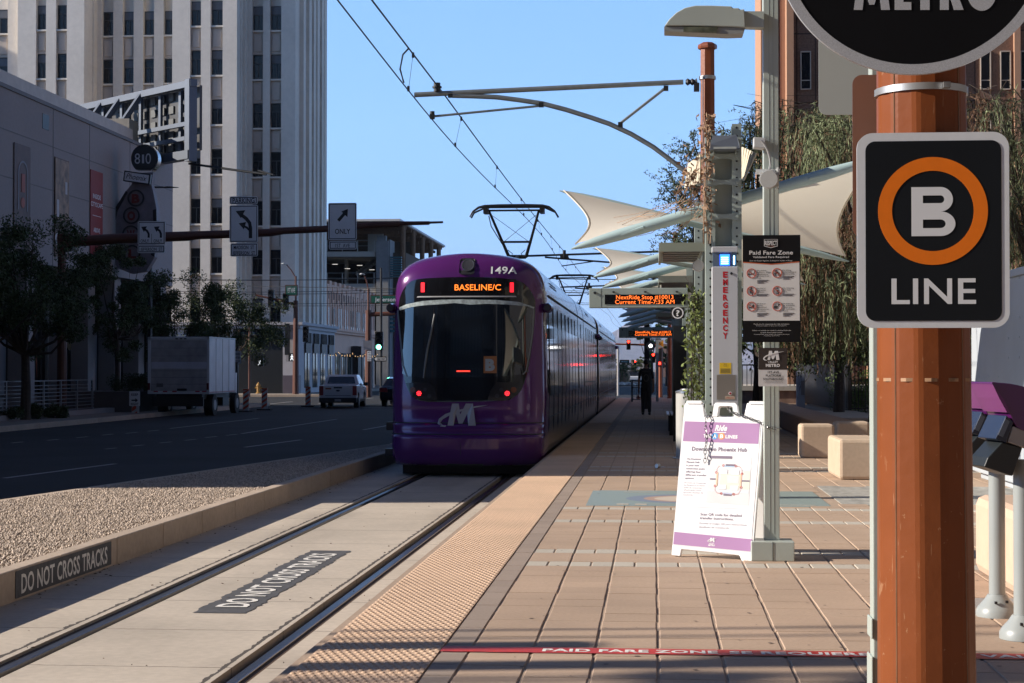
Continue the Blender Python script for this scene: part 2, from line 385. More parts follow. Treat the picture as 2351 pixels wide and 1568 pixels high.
# platform body
b = B(); b.box(-1.82, -10, -.5, -1.117, 87, -.012); b.box(-1.117, -10, -.5, 7.5, 87, -.006); b.box(7.5, -10, -.5, 60, 87, -.02)
struct(b.build('platform', mat('platform_concrete', (.36, .27, .20), .9, var=.1, scale=12, var2=.1, bump=.3)))
# pavers : one island per slab
def pav(b, x0, x1, y0, y1, z=0.0, j=.007):
    z += random.uniform(-.0018, .0018); x0 += j; x1 -= j; y0 += .0022; y1 -= .0022; e = .004
    i = [b.P(*q) for q in ((x0, y0, z - .02), (x1, y0, z - .02), (x1, y1, z - .02), (x0, y1, z - .02), (x0, y0, z - e), (x1, y0, z - e), (x1, y1, z - e), (x0, y1, z - e),
                           (x0 + e, y0 + e * .4, z), (x1 - e, y0 + e * .4, z), (x1 - e, y1 - e * .4, z), (x0 + e, y1 - e * .4, z))]
    for k in range(4): b.f.append([i[k], i[(k + 1) % 4], i[4 + (k + 1) % 4], i[4 + k]]); b.f.append([i[4 + k], i[4 + (k + 1) % 4], i[8 + (k + 1) % 4], i[8 + k]])
    b.f.append(i[8:])
GX = .3285; bands = [12.72, 13.62, 16.35, 17.72, 24.6, 25.5, 28.3, 29.7, 36.5, 37.4, 48, 49, 60, 61]
m_pav = mat('clay_pavers', (.415, .30, .215), .82, var=.09, scale=40, var2=.12, scale2=.8, bump=.25, bscale=140, rnd=.045)
m_pavg = mat('grey_pavers', (.45, .41, .345), .85, var=.08, scale=40, bump=.3, bscale=140, rnd=.05)
m_pavb = mat('border_pavers', (.30, .235, .19), .85, var=.08, scale=40, bump=.3, bscale=140, rnd=.07)
def blocked(x, y): return (-.73 < x < 1.9 and 18.3 < y < 20.6) or (1.93 < x < 2.6 and 10.35 < y < 11.15) or (2.05 < x < 4.6 and 18.6 < y < 21.6)
bp, bgp = B(), B(); y = 6.6
while y < 86:
    band = [q for q in bands if abs(q - y) < .15]
    if band:
        k = -6
        while k < 44:
            x0 = .023 + GX / 2 * k
            if x0 > -.97 and not blocked(x0 + .08, y + .1): pav(bgp, x0, x0 + GX / 2, y, y + .285)
            k += 1
        y += .285
    else:
        jog = random.uniform(-.002, .002)
        for k in range(-3, 21):
            x0 = .023 + GX * k
            if not blocked(x0 + .16, y + .15): pav(bp, x0 + jog, x0 + GX + jog, y, y + .305, j=random.uniform(.0065, .0095))
        y += .305
struct(bp.build('clay_paving', m_pav, recalc=False)); struct(bgp.build('grey_paving_bands', m_pavg, recalc=False))
b = B(); y = 6.6
while y < 86: pav(b, -1.113, -.962, y, y + .305, j=.004); y += .305
struct(b.build('border_paving', m_pavb, recalc=False))
# tactile strip
m_tac = mat('tactile_tiles', (.60, .42, .29), .8, var=.07, scale=18, var2=.12, scale2=.8, bump=.3, bscale=150)
b = B(); y = 6.6
while y < 86: b.box(-1.76, y + .002, -.03, -1.119, y + .608, .003); y += .61
t = struct(b.build('tactile_strip', m_tac))
nx = 14; ys = np.arange(6.62, 46, .057); xs = -1.76 + .018 + np.arange(nx) * .0452
gx_, gy_ = np.meshgrid(xs, ys); gx_ = gx_ + (np.arange(len(ys)) % 2)[:, None] * .0226
C = np.stack([gx_.ravel(), gy_.ravel()], 1); ang = np.arange(6) * math.pi / 3
lo = np.stack([np.cos(ang) * .0155, np.sin(ang) * .0155], 1); hi = lo * .72; top = lo * .3
Vd = np.concatenate([np.concatenate([C[:, None] + q[None], np.full((len(C), 6, 1), zz)], 2) for q, zz in ((lo, .003), (hi, .0072), (top, .0086))], 1)
q = []
for r in range(2):
    for k in range(6): q.append((r * 6 + k, r * 6 + (k + 1) % 6, r * 6 + 6 + (k + 1) % 6, r * 6 + 6 + k))
q += [(12, 13, 14, 15), (15, 16, 17, 12)]
Fd = (np.array(q)[None] + 18 * np.arange(len(C))[:, None, None]).reshape(-1, 4)
o = B().arrays(Vd.reshape(-1, 3), Fd).build('tactile_domes', m_tac, smooth=True, sharp=60); tag(o, kind='structure')
# mosaic art slab, grey slab, manhole patch, red line
def mosaic():
    m = mat('mosaic_terrazzo', (.5, .5, .5), .55, var=.2, scale=60, rnd=0)
    t = m.node_tree; N = t.nodes; L = t.links; p = N['Principled BSDF']; src = p.inputs['Base Color'].links[0].from_socket
    tc = N.new('ShaderNodeTexCoord'); mp = N.new('ShaderNodeMapping'); mp.inputs['Location'].default_value = (-.45, -19.35, 0); 
    va = N.new('ShaderNodeVectorMath'); va.operation = 'MULTIPLY'; va.inputs[1].default_value = (1 / .80, 1 / .72, 0)
    L.new(tc.outputs['Object'], mp.inputs[0]); L.new(mp.outputs[0], va.inputs[0]); ln = N.new('ShaderNodeVectorMath'); ln.operation = 'LENGTH'; L.new(va.outputs[0], ln.inputs[0])
    cr = N.new('ShaderNodeValToRGB'); L.new(ln.outputs['Value'], cr.inputs[0]); cr.color_ramp.interpolation = 'CONSTANT'
    e = cr.color_ramp.elements; e[0].position = 0; e[0].color = (.44, .37, .30, 1); e[1].position = .55; e[1].color = (.33, .22, .17, 1)
    x = e.new(.70); x.color = (.15, .18, .23, 1); x = e.new(.95); x.color = (.19, .235, .225, 1)
    mx = N.new('ShaderNodeMix'); mx.data_type = 'RGBA'; mx.blend_type = 'MULTIPLY'; mx.inputs[0].default_value = .35
    L.new(cr.outputs[0], mx.inputs[6]); L.new(src, mx.inputs[7]); sc = N.new('ShaderNodeVectorMath'); sc.operation = 'SCALE'; sc.inputs['Scale'].default_value = 1.5
    L.new(mx.outputs[2], sc.inputs[0]); L.new(sc.outputs[0], p.inputs['Base Color']); return m
o = B().box(-.73, 18.3, -.04, 1.9, 20.6, .001).build('mosaic_slab', mosaic()); tag(o, 'blue and green terrazzo art panel with a tan oval set in the paving', 'floor art')
b = B()
for x0, y0, x1, y1 in ((-.4, 18.42, -.27, 18.56), (-.2, 18.42, -.07, 18.56), (1.3, 18.5, 1.75, 18.54), (-.35, 20.3, .05, 20.34), (1.2, 20.3, 1.5, 20.36)): b.box(x0, y0, 0, x1, y1, .004)
b.build('inlay', m_pavg, o)
o = B().box(2.05, 18.6, -.04, 4.6, 21.6, .001).build('terrazzo_slab', mat('grey_terrazzo', (.33, .32, .29), .7, var=.4, scale=9, var2=.2, scale2=3)); tag(o, 'pale grey speckled terrazzo slab set in the paving by the stone blocks', 'floor art')
o = B().box(1.93, 10.35, -.04, 2.6, 11.15, .001).build('utility_slab', mat('grey_slab', (.27, .26, .25), .85, var=.15, scale=50, bump=.3)); tag(o, 'grey concrete slab around a round iron utility cover', 'utility cover')
b = B((2.30, 10.72, .001)).disc; bb = B(); bb.lathe([(.17, .001), (.17, .006), (.155, .008), (0.001, .008)], 2.30, 10.74, 28); bb.build('cover', mat('cast_iron', (.05, .05, .055), .5, metal=.6, var=.2, bump=.5, bscale=90), o)
t = thing('fare_line', 'red floor strip reading PAID FARE ZONE across the platform', 'floor sign', (1, 8.88, 0))
m_red = mat('red_floor_vinyl', (.50, .035, .02), .55, var=.2, scale=15, var2=.15, scale2=40)
b = B(); 
for k in range(40):
    x0 = -1.113 + k * .12; jit = lambda: random.uniform(-.003, .003)
    b.face([(x0, 8.80 + jit(), .004), (x0 + .12, 8.80 + jit(), .004), (x0 + .12, 8.97 + jit(), .004), (x0, 8.97 + jit(), .004)])
b.build('strip', m_red, t)
b = B((0, 8.84, .0055), (1, 0, 0), (0, 1, 0)); k = 8.85 / 3885
for s_, u0, u1 in (('PAID FARE ZONE', 1245, 1646), ('SE REQUIERE', 1672, 1988), ('VALIDAR', 2235, 2480)): b.text(s_, ((u0 + u1) / 2 - 1500) * k, 0, .085, (u1 - u0) * k, bold=.035, c=0)
b.build('lettering', m_sten, t)
# left pavement, far pavements
m_side = mat('pavement_concrete', (.20, .175, .15), .9, var=.1, scale=10, var2=.15, scale2=.4, bump=.2)
b = B(); b.box(-60, 20, -.5, -19.55, 84, RD + .16); b.box(-60, 113, -.5, -24, 300, RD + .15); b.box(-300, -60, -.5, -28, 18, RD + .02)
b.box(10, 113, -.5, 200, 300, RD + .15)
struct(b.build('pavement', m_side))
b = B()
for k in range(34): b.box(-19.57, 20 + k * 1.9, -.5, -19.4, 21.88 + k * 1.9, RD + .165)
b.box(-60, 112.7, -.5, -19, 113, RD + .16); b.box(10, 112.7, -.5, 200, 113, RD + .16)
struct(b.build('pavement_kerb', m_kerb, bevel=.015))
# ================================================================ BUILDINGS
m_mall = mat('mall_stucco', (.30, .275, .27), .9, var=.05, scale=6, var2=.06, scale2=.2, bump=.3, bscale=40)
m_glassd = mat('dark_glass', (.012, .014, .018), .04, var=0, spec=.9)
m_frame = mat('window_frame', (.05, .05, .05), .5, metal=.3, var=.1)
MX = -24.0
mall = thing('shopping_building', 'grey stucco shopping building with printed banners and ground floor glass', 'building', (MX - 10, 50, 0))
b = B(); b.box(-70, 20, 5.6, MX, 83, 11.9); b.box(-70, 20, RD, MX - 1.2, 83, 5.6); b.build('wall', m_mall, mall)
b = B(); b.box(-70, 19.9, 11.9, MX + .06, 83.08, 12.05)
for z0 in (8.6, 10.35): b.box(MX - .01, 20, z0, MX + .012, 83, z0 + .035)
for y0 in (57.5, 66, 70.4, 76, 79.5): b.box(MX - .01, y0, 5.6, MX + .012, y0 + .04, 11.9)
b.build('coping', mat('grey_trim', (.16, .15, .15), .7), mall)
b = B(); b.box(MX - .01, 64.8, 9.95 + 1.0, MX + .02, 65.5, 9.95 + 1.6); b.build('vent', M_DARKM, mall)
b = B(); b.box(MX - 3, 60, 12.05, MX - .8, 79, 12.9); b.box(MX - 2.5, 79, 12.05, MX - 1.2, 80.5, 12.5); b.build('roof_ledge', mat('pale_trim', (.55, .52, .47), .8), mall)
y = 46.
k = 0
while y < 82.6:
    b = B(); b.box(MX - 1.2, y, RD + .16, MX - .3, y + .9, 5.6); b.build('pier', m_mall, mall)
    b = B(); b.box(MX - 1.19, y + .9, .5, MX - 1.1, y + 3.6, 4.9); f = b.build('shop_window', m_glassd if k % 3 != 1 else mat('window_film', (.22, .22, .24), .5, var=.05), mall)
    b = B()
    for q in (.9, 1.8, 2.7, 3.55): b.box(MX - 1.09, y + q, .4, MX - 1.04, y + q + .05, 5.0)
    for q in (.4, 3.4, 4.9): b.box(MX - 1.09, y + .9, q, MX - 1.04, y + 3.6, q + .06)
    b.build('frame', m_frame, f); y += 3.6; k += 1
b = B((MX - 1.03, 69.6, 2.35), (0, 1, 0), (0, 0, 1)); b.text('SUNS', 0, 0, 1.15, 3.4, bold=.05); b.build('lettering', mat('gold_vinyl', (.14, .10, .05), .6), mall)
b = B((MX - 1.03, 66.6, .9), (0, 1, 0), (0, 0, 1)); b.poly([(0, 3.3), (.5, 3.3), (.25, 2.1)], 0, .01); b.poly([(.1, 1.9), (.5, .2), (.5, 1.7), (.4, 1.7), (.4, .6), (.2, 1.9)], 0, .01); b.build('window_graphic', mat('orange_vinyl', (.22, .06, .02), .6), mall)
# tall rear block of the same complex, beyond the left of the frame, and other blocks that shade the street
blk = thing('office_block', 'plain grey office block rising behind the shopping building', 'building', (-60, 45, 0))
B().box(-75, 41, 12.05, -28.5, 66, 17.6).build('wall', m_mall, blk)
for nm, lb, x0, y0, x1, y1, z1 in (('office_block', 'grey office block west of the cream tower', -150, 116, -66, 165, 34),):
    t = thing(nm, lb, 'building', ((x0 + x1) / 2, (y0 + y1) / 2, 0)); B().box(x0, y0, RD, x1, y1, z1).build('wall', m_mall, t)
m_dkt = mat('dark_tower', (.05, .05, .055), .6, var=.05)  # gridded tower known from its windscreen reflection; the other blocks added to cut skylight
for lb, x0, y0, x1, y1, z1 in (('dark glass tower with a grid of windows behind the camera', -34, -150, -2, -115, 95), ('unseen grey office tower added behind the camera to cut skylight', 8, -95, 60, -62, 66), ('unseen dark office tower added beyond the shopping street to cut skylight', -62, -150, -38, -112, 80),
                               ('unseen long office building added beside the plaza to cut skylight', 24, -60, 50, 48, 46), ('unseen dark office block added across the near junction to cut skylight', -110, -110, -40, -80, 52), ('unseen grey office slab added behind the camera to cut skylight', -6, -170, 24, -150, 70), ('unseen wide block added behind the plaza to cut skylight', 62, -110, 110, -60, 45)):
    t = thing('unseen_tower', lb, 'building', ((x0 + x1) / 2, (y0 + y1) / 2, 0)); B().box(x0, y0, RD, x1, y1, z1).build('wall', m_dkt, t)
    b = B()
    for zi in range(int(z1 / 4)):
        for xi in range(int((x1 - x0) / 3)): b.box(x0 + .6 + xi * 3, y1, zi * 4 + 1, x0 + 2.6 + xi * 3, y1 + .05, zi * 4 + 3.6)
    o = b.build('windows', mat('tower_glass', (.02, .022, .03), .08, var=0), t); o['kind'] = 'stuff'
# banners
def banner(u0, u1, zt, zb, m, label, rows=()):
    Y0, Y1 = fy(u0, MX), fy(u1, MX)
    t = thing('banner', label, 'banner', (MX, (Y0 + Y1) / 2, zb), 'banners on the grey wall')
    b = B((MX + .02, Y0, zb), (0, 1, 0), (0, 0, 1)); b.box(0, 0, 0, Y1 - Y0, zt - zb, .03); b.build('cloth', m, t); return t, Y0, Y1
t, a, c = banner(28, 65, 10, 5.9, mat('banner_brown', (.09, .04, .03), .6, var=.4, scale=1.5), 'dark brown banner with an arcade basketball hoop, leftmost of three')
b = B((MX + .055, a, 5.9), (0, 1, 0), (0, 0, 1)); b.ring(.85, 3.0, .42, .5, 0, .01, 24, 0, 180); b.box(.35, 1.6, 0, .43, 3.0, .01); b.box(1.27, 1.6, 0, 1.35, 3.0, .01); b.build('hoop_picture', mat('banner_grey', (.20, .19, .22), .6), t)
b = B((MX + .058, a, 5.9), (0, 1, 0), (0, 0, 1)); b.box(.7, 2.3, 0, 1.05, 3.0, .01); b.disc(.85, 1.9, .2, 0, .01); b.build('ball_picture', mat('banner_red', (.30, .05, .02), .6), t)
t, a, c = banner(122, 154, 10, 6.0, mat('banner_amber', (.10, .045, .022), .6, var=.6, scale=1.8), 'brown banner with a picture of people and white plates, middle of three')
b = B((MX + .055, a, 6.0), (0, 1, 0), (0, 0, 1)); b.box(0, 1.5, 0, 1.6, 3.95, .008); b.build('picture', mat('banner_picture', (.24, .15, .09), .6, var=.8, scale=2.5), t)
b = B((MX + .066, a, 6.0), (0, 1, 0), (0, 0, 1))
for q in (.2, .62, 1.0, 1.35): b.ring(q, .7, .1, .24, 0, .01, 20)
b.box(.15, 1.6, 0, .4, 2.3, .01); b.box(1.1, 2.6, 0, 1.35, 3.1, .01)
b.build('plates', mat('banner_white', (.45, .42, .42), .6), t)
t, a, c = banner(204, 232, 10, 6.35, mat('banner_crimson', (.26, .028, .025), .6, var=.1), 'red banner reading INSIDE CITYSCAPE, rightmost of three')
b = B((MX + .055, (a + c) / 2, 6.35), (0, 1, 0), (0, 0, 1))
for s_, zz in (('INSIDE', 2.45), ('CITYSCAPE', 2.1), ('ABOVE', 1.0), ('CVS', .62)): b.text(s_, 0, zz, .2, .17 * len(s_), bold=.01)
b.box(-.55, 1.7, 0, .55, 1.72, .004); b.build('lettering', M_SIGNW, t)
b = B((MX + .053, a, 5.7), (0, 1, 0), (0, 0, 1)); b.box(0, 0, 0, c - a, .64, .02); b.text('810', (c - a) / 2, .15, .35, .8, c=.03); b.build('foot_panel', M_BLACK, t)
# bowling pin blade sign
Yb = 74.0; s_ = 3885 / Yb
bw = thing('bowling_sign', 'black and white bowling pin blade sign reading 810 Phoenix BOWL', 'sign', (sx(318, Yb), Yb, sz(630, Yb)))
def dz(pts, Y, O=(0, 0)): return [(sx(u, Y) - O[0], sz(v, Y) - O[1]) for u, v in pts]
O = (0, 0)
def fb(Y): return B((0, Y, 0))
head = [(330 + 31 * math.cos(rad(t)), 364 - 33 * math.sin(rad(t))) for t in range(-50, 231, 14)]
pin = [(350, 395), (346, 424), (350, 440), (358, 480), (360, 540), (354, 590), (335, 622), (300, 628), (268, 615), (252, 580), (252, 530), (262, 480), (288, 438), (300, 424), (305, 398)]
fb(Yb).poly(dz(head, Yb), -.45, .0).build('pin_head', M_BLACK, bw); fb(Yb).poly(dz(pin, Yb), -.44, -.01).build('pin_body', mat('pin_grey', (.20, .18, .20), .6, var=.2), bw)
b = fb(Yb); P_ = [(342, 440), (350, 480), (352, 540), (346, 590), (330, 612), (300, 618), (274, 606), (260, 576), (260, 530), (269, 484), (292, 442)]
b.poly(dz([(358, 480), (360, 540), (354, 590), (346, 585), (352, 540), (350, 482)], Yb), -.02, .03); b.poly(dz([(252, 580), (252, 530), (262, 480), (288, 438), (292, 442), (269, 484), (259, 530), (260, 577)], Yb), -.02, .03); b.build('pin_outline', M_BLACK, bw)
b = fb(Yb); b.text('8', sx(314, Yb), sz(376, Yb), 26 / s_, 13 / s_, c=.02, bold=-.0); b.text('0', sx(339, Yb), sz(376, Yb), 26 / s_, 13 / s_, c=.02); b.text('1', sx(327, Yb), sz(375, Yb), 22 / s_, 5 / s_, c=.02); b.build('lettering', mat('neon_white', (.5, .5, .52), .5), bw)
b = B((sx(285, Yb), Yb - .15, sz(417, Yb)), (1, 0, -.15), (.12, 0, 1)); b.rrect(0, 0, 64 / s_, 25 / s_, .03, -.1, .1); pl = b.build('name_plate', M_BLACK, bw)
b = B((sx(285, Yb), Yb - .15, sz(417, Yb)), (1, 0, -.15), (.12, 0, 1)); b.rrect(.06, .05, 60 / s_, 22 / s_, .02, .1, .12); b.build('plate_face', mat('plate_white', (.75, .74, .74), .5), pl)
b = B((sx(285, Yb), Yb - .15, sz(417, Yb)), (1, 0, -.15), (.12, 0, 1)); b.text('Phoenix', 31 / s_, 7 / s_, .26, 50 / s_, c=.125, slant=.35); b.build('lettering', M_BLACK, pl)
for ch, uu, vv, r in (('B', 311, 455, 20), ('O', 301, 495, 20), ('W', 300, 538, 21), ('L', 303, 582, 20)):
    b = fb(Yb); b.ring(sx(uu, Yb), sz(vv, Yb), r * .82 / s_, r / s_, 0, .05); rg = b.build('letter_ring', M_DARKM, bw)
    b = fb(Yb); b.text(ch, sx(uu, Yb), sz(vv + 10, Yb), 20 / s_, 19 / s_, c=.06, bold=.05); b.build('lettering', mat('dull_red', (.16, .018, .014), .5), rg)
b = fb(Yb); b.box(sx(243, Yb), sz(464, Yb), -.3, sx(262, Yb), sz(455, Yb), -.15); b.box(sx(243, Yb), sz(560, Yb), -.3, sx(262, Yb), sz(552, Yb), -.15); b.build('bracket', M_BLACK, bw)
b = fb(Yb + .2); b.ring(sx(330, Yb), sz(364, Yb), 31 / s_, 33 / s_, -.26, .2, 40, -60, 110); b.build('metal_rim', M_STEEL, bw)
# rooftop billboard seen from behind
bb = thing('billboard', 'grey steel framed billboard seen from behind on the roof corner', 'billboard', (-25, 83, 12))
pa, pc = Vector((-22.0, 80, 0)), Vector((-31.6, 88.6, 0)); z0, z1 = 11.95, 15.35; dr = (pc - pa).normalized(); L0 = (pc - pa).length; Nn = Vector((-dr.y, dr.x, 0))
if Nn.y > 0: Nn = -Nn
def bf(): return B(pc, (pa - pc), (0, 0, 1))
f = bf(); f.box(0, z0 + .1, -.35, L0, z1 - .15, -.2); f.build('screen', M_BLACK, bb)
f = bf()
for k in range(15):
    for j in range(5):
        a = .25 + k * (L0 - .4) / 15; f.box(a, z0 + .25 + j * .62, -.19, a + .42, z0 + .62 + j * .62, -.12)
f.build('cabinet_backs', mat('cabinet_grey', (.07, .075, .075), .6, var=.2), bb)
m_blu = mat('blue_grey_steel', (.085, .105, .14), .5, metal=.2, var=.08)
f = bf(); f.box(-.3, z1 - .32, .15, L0 + .3, z1, .5); f.box(L0 - .15, z0 - .5, .1, L0 + .25, z1 + .05, .55); f.box(1.2, z0 - .4, .1, L0 + .2, z0 + .02, .6)
f.box(1.0, z0 + 1.25, .2, L0, z0 + 1.45, .4); f.box(2, z0 + .55, .2, L0 - .4, z0 + .75, .4)
for k in range(7): a = .5 + k * L0 / 7; f.box(a, z0, .0, a + .2, z1, .14)
f.build('frame', m_blu, bb)
f = B(); 
for q in (.12, .36, .5, .66):
    p = pc.lerp(pa, q); f.beam(p + Nn * .4 + Z * (z1 - .2), p + Nn * 2.6 + Z * (z0 + .1) - dr * -.0, .24, .24)
f.build('brace', m_blu, bb)
f = B(); f.box(-26.4, 80, 12.05, -25.3, 81.4, 13.6); f.build('equipment_box', mat('beige_box', (.36, .33, .28), .7), bb)
f = B(); f.tube([(-22.4, 80.2, 11.4), (-18.3, 79, 10.7)], .06); f.tube([(-18.7, 79.1, 10.9), (-17.9, 78.8, 10.65)], .1, flat=.4); tag(f.build('roof_flood_light', M_DARKM), 'thin outrigger flood light arm sticking out from the roof corner', 'light')
# ------------------------------------------------ cream tower
m_cream = mat('cream_stucco', (.72, .655, .57), .9, var=.06, scale=3, var2=.09, scale2=.25, bump=.5, bscale=8)
m_creamd = mat('cream_panel', (.50, .43, .37), .9, var=.05, scale=4)
m_wgl = mat('tower_window_glass', (.012, .013, .016), .12, var=.0, spec=.25)
m_blind = mat('window_blind', (.10, .105, .12), .5, var=.15)
TX0 = sx(677, 120)
tw = thing('cream_tower', 'tall cream art deco tower with fluted piers and paired dark windows', 'building', (-45, 125, RD))
wall, pan = B(), B()
winspec = []
RH = 3.535; ROW = [24.2 + RH * k for k in range(-5, 4)]
def col(kind, u0, u1, Y, dep=0.):
    x0, x1 = sx(u0, Y), sx(u1, Y)
    if kind == 'p': wall.box(x0, Y - dep, RD, x1, Y + 6, 46)
    else:
        wall.box(x0, Y + .55, RD, x1, Y + 6, 46)
        for z in ROW:
            wall.box(x0 - .02, Y + .05, z - 1.92, x1 + .02, Y + .4, z - 1.80)      # sill
            winspec.append((x0, x1, Y + .42, z - 1.8, z))
        wall.box(x0, Y + .3, RD, x1, Y + .6, 4.6)
for q in (('w', -30, 14, 119.5), ('p', 14, 40, 119.3), ('w', 40, 46, 119.5), ('p', 37, 79, 118.4), ('w', 79, 102, 118.4), ('p', 102, 125, 118.4), ('w', 125, 150, 118.4), ('p', 150, 190, 118.4),
          ('p', 190, 197, 119.3), ('p', 197, 212, 120.2), ('p', 212, 231, 121), ('w', 231, 257, 121), ('p', 257, 279, 121), ('w', 279, 304, 121), ('p', 304, 326, 121), ('w', 326, 351, 121), ('p', 351, 373, 121),
          ('w', 373, 398, 121), ('p', 393, 434, 118), ('w', 434, 459, 118), ('p', 459, 481, 118), ('w', 481, 509, 118), ('p', 509, 542, 118),
          ('p', 542, 551, 118.9), ('p', 551, 562, 119.4), ('p', 562, 576, 119.9), ('w', 576, 602, 120), ('p', 602, 618, 120), ('w', 618, 644, 120), ('p', 644, 677, 119.8)): col(*q)
wall.box(-90, 126, RD, TX0, 131, 46)
# west side with vertical flutes
for k, (y0, y1, d) in enumerate(((120.4, 121.2, .0), (121.2, 122.0, .35), (122.0, 122.5, .1), (122.5, 123.4, .5), (124.2, 124.9, .5), (124.9, 125.6, .15), (125.6, 126.4, .5), (127.3, 128.0, .5), (128.0, 128.6, .2), (128.6, 129.5, .45), (129.5, 131, .1))):
    wall.box(TX0 - .5, y0, RD, TX0 + d, y1, 46 - .4 * (k % 3))
wall.build('wall', m_cream, tw)
W0 = {}
def window(x0, x1, Y, z0, z1, blind):
    wd = round(x1 - x0, 2); key = (wd, blind)
    if key not in W0:
        gme = B(); gme.box(0, 0, 0, wd, .04, z1 - z0); g = gme.build('window', m_blind if blind == 2 else m_wgl, None); 
        f = B(); f.box(0, -.05, 0, wd, -.005, .06); f.box(0, -.05, 1.14, wd, -.005, 1.20); f.box(0, -.05, 0, .05, -.005, 1.8); f.box(wd - .05, -.05, 0, wd, -.005, 1.8); f.box(wd / 2 - .03, -.05, 0, wd / 2 + .03, -.005, 1.2); f.box(0, -.05, 1.74, wd, -.005, 1.8)
        fr = f.build('window_frame', m_frame, g, world=False); B().box(0, -.14, -1.72, wd, .08, -.12).box(.14, -.22, -1.5, wd - .14, -.12, -.34).build('spandrel_panel', m_creamd, g, world=False)
        if blind == 1: B().box(.05, -.03, 1.2, wd - .05, -.001, 1.74).build('blind', m_blind, g, world=False)
        W0[key] = g; g.parent = tw; g.location = Vector((x0, Y, z0)) - tw.location; return
    c = dup(W0[key], None, parent=tw); c.location = Vector((x0, Y, z0)) - tw.location
random.seed(3)
for q in winspec:
    if q[3] > 28.5: continue
    window(*q, blind=random.choice((0, 0, 0, 1, 1, 0)))
b = B()
for y0 in (123.45, 126.5):
    for z in ROW: b.box(TX0 - .3, y0, z - 1.8, TX0 + .05, y0 + .7, z)
o = b.build('side_windows', m_wgl, tw); o['kind'] = 'stuff'
# tower base with storefront
b = B(); xb = sx(677, 117.6)
b.box(-90, 117.4, RD, sx(535, 117.4), 118.2, 4.3); b.box(sx(650, 117.4), 117.3, RD, xb + .3, 131, 4.3); b.box(-90, 117.2, 4.3, xb + .45, 131, 4.55); b.box(-90, 117.0, 4.55, xb + .65, 131, 4.75)
b.build('base_wall', mat('base_stucco', (.47, .45, .46), .85, var=.06), tw)
b = B(); b.box(sx(650, 117.3), 117.22, RD, xb + .36, 118, 1.0); b.build('granite_plinth', mat('purple_granite', (.12, .10, .12), .4), tw)
b = B(); Y = 117.35; b.box(sx(545, Y), Y, RD, sx(650, Y), Y + .4, 3.6)
for uu in (560, 585, 612, 636): b.lathe([(.01, 0), (.25, .1), (.38, .3), (.35, .5), (.15, .72), (.01, .8)], sx(uu, Y), Y + .2, 12, cz=3.55)
for uu in range(548, 650, 12): b.box(sx(uu, Y), Y - .1, 3.1, sx(uu + 3, Y), Y + .1, 3.95)
b.build('storefront', mat('black_iron', (.016, .018, .02), .4, var=.1), tw)
b = B((sx(663, 117.2), 117.15, sz(815, 117.2))); b.box(-.25, 0, 0, .1, 2.2, .15); b.text('|||||', -.08, .1, 1.8, .2); b.build('blade_sign', M_BLACK, tw)
# ------------------------------------------------ pink low building beside tower
m_pink = mat('pink_stucco', (.74, .47, .35), .9, var=.05, var2=.06, bump=.2)
XL = TX0 + .15
pk = thing('pink_building', 'long low pink stucco building with crenellated roofline and narrow windows', 'building', (XL - 8, 142, RD))
b = B(); b.box(-70, 131, RD, XL, 154, 7.9); 
y = 131.1; k = 0
while y < 153.6:
    b.box(XL - .4, y, 7.9, XL + .02, y + .95, 8.45 if k % 2 else 8.15); b.box(XL - .2, y + .1, 5.0, XL + .07, y + .32, 8.0 - .5 * (k % 2)); y += 1.05; k += 1
b.box(-70, 130.9, 4.3, XL + .25, 154.1, 4.5); b.box(-70, 130.9, 4.5, XL + .38, 154.1, 4.62)
b.build('wall', m_pink, pk)
b = B()
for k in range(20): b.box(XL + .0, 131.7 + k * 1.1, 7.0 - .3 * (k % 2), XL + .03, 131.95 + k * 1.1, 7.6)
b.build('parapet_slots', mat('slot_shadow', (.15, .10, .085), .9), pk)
m_shop = mat('shop_glass', (.10, .12, .10), .05, var=0, spec=1.0, metal=.6)
ys_ = [131.6, 133.2, 134.0, 135.9, 136.9, 138.8, 139.7, 141.6, 142.5, 144.4, 145.3, 147.6, 148.5, 151.5]
for y in ys_: B().box(XL - .1, y, 4.75, XL + .04, y + .42, 6.35).build('window', m_wgl, pk)
for k in range(8):
    y = 132 + k * 2.7; f = B(); f.box(XL - .1, y, .1, XL + .05, y + 1.3, 2.5); f = f.build('shop_window', m_shop, pk)
    B().box(XL + .05, y + .6, .1, XL + .09, y + .66, 2.5).box(XL + .05, y - .1, 2.5, XL + .12, y + 1.4, 2.75).box(XL + .05, y + 1.3, RD, XL + .1, y + 1.9, 2.6).build('frame', M_BLACK, f)
for k in range(4):
    y = 119.4 + k * 2.9; XX = xb + .3; f = B(); f.box(XX - .1, y, .1, XX + .05, y + 1.6, 2.6); f = f.build('shop_window', m_shop, tw)
    g = B(); g.box(XX + .05, y - .1, 2.6, XX + .15, y + 1.7, 3.3)
    for j in range(4): g.box(XX + .05, y + j * .5, 3.3, XX + .2, y + j * .5 + .12, 4.05)
    g.box(XX + .05, y + .75, .1, XX + .09, y + .83, 2.6); g.build('iron_crest', M_BLACK, f)
b = B(); b.box(XL + .0, 142.5, RD, XL + .5, 144, 3.4); b.build('dark_portal', M_BLACK, pk); 
b = B((XL + 1.0, 141.2, 2.9)); b.box(-.9, -.45, -.1, 0, .45, .1); b.ring(-.4, 0, .2, .3, .1, .12, 16); b.build('blade_sign', M_BLACK, pk)
t = thing('string_lights', 'warm string lights hung along the pink building', 'lights', (XL + .8, 138, 2.4)); b = B(); wr = B(); pts = []
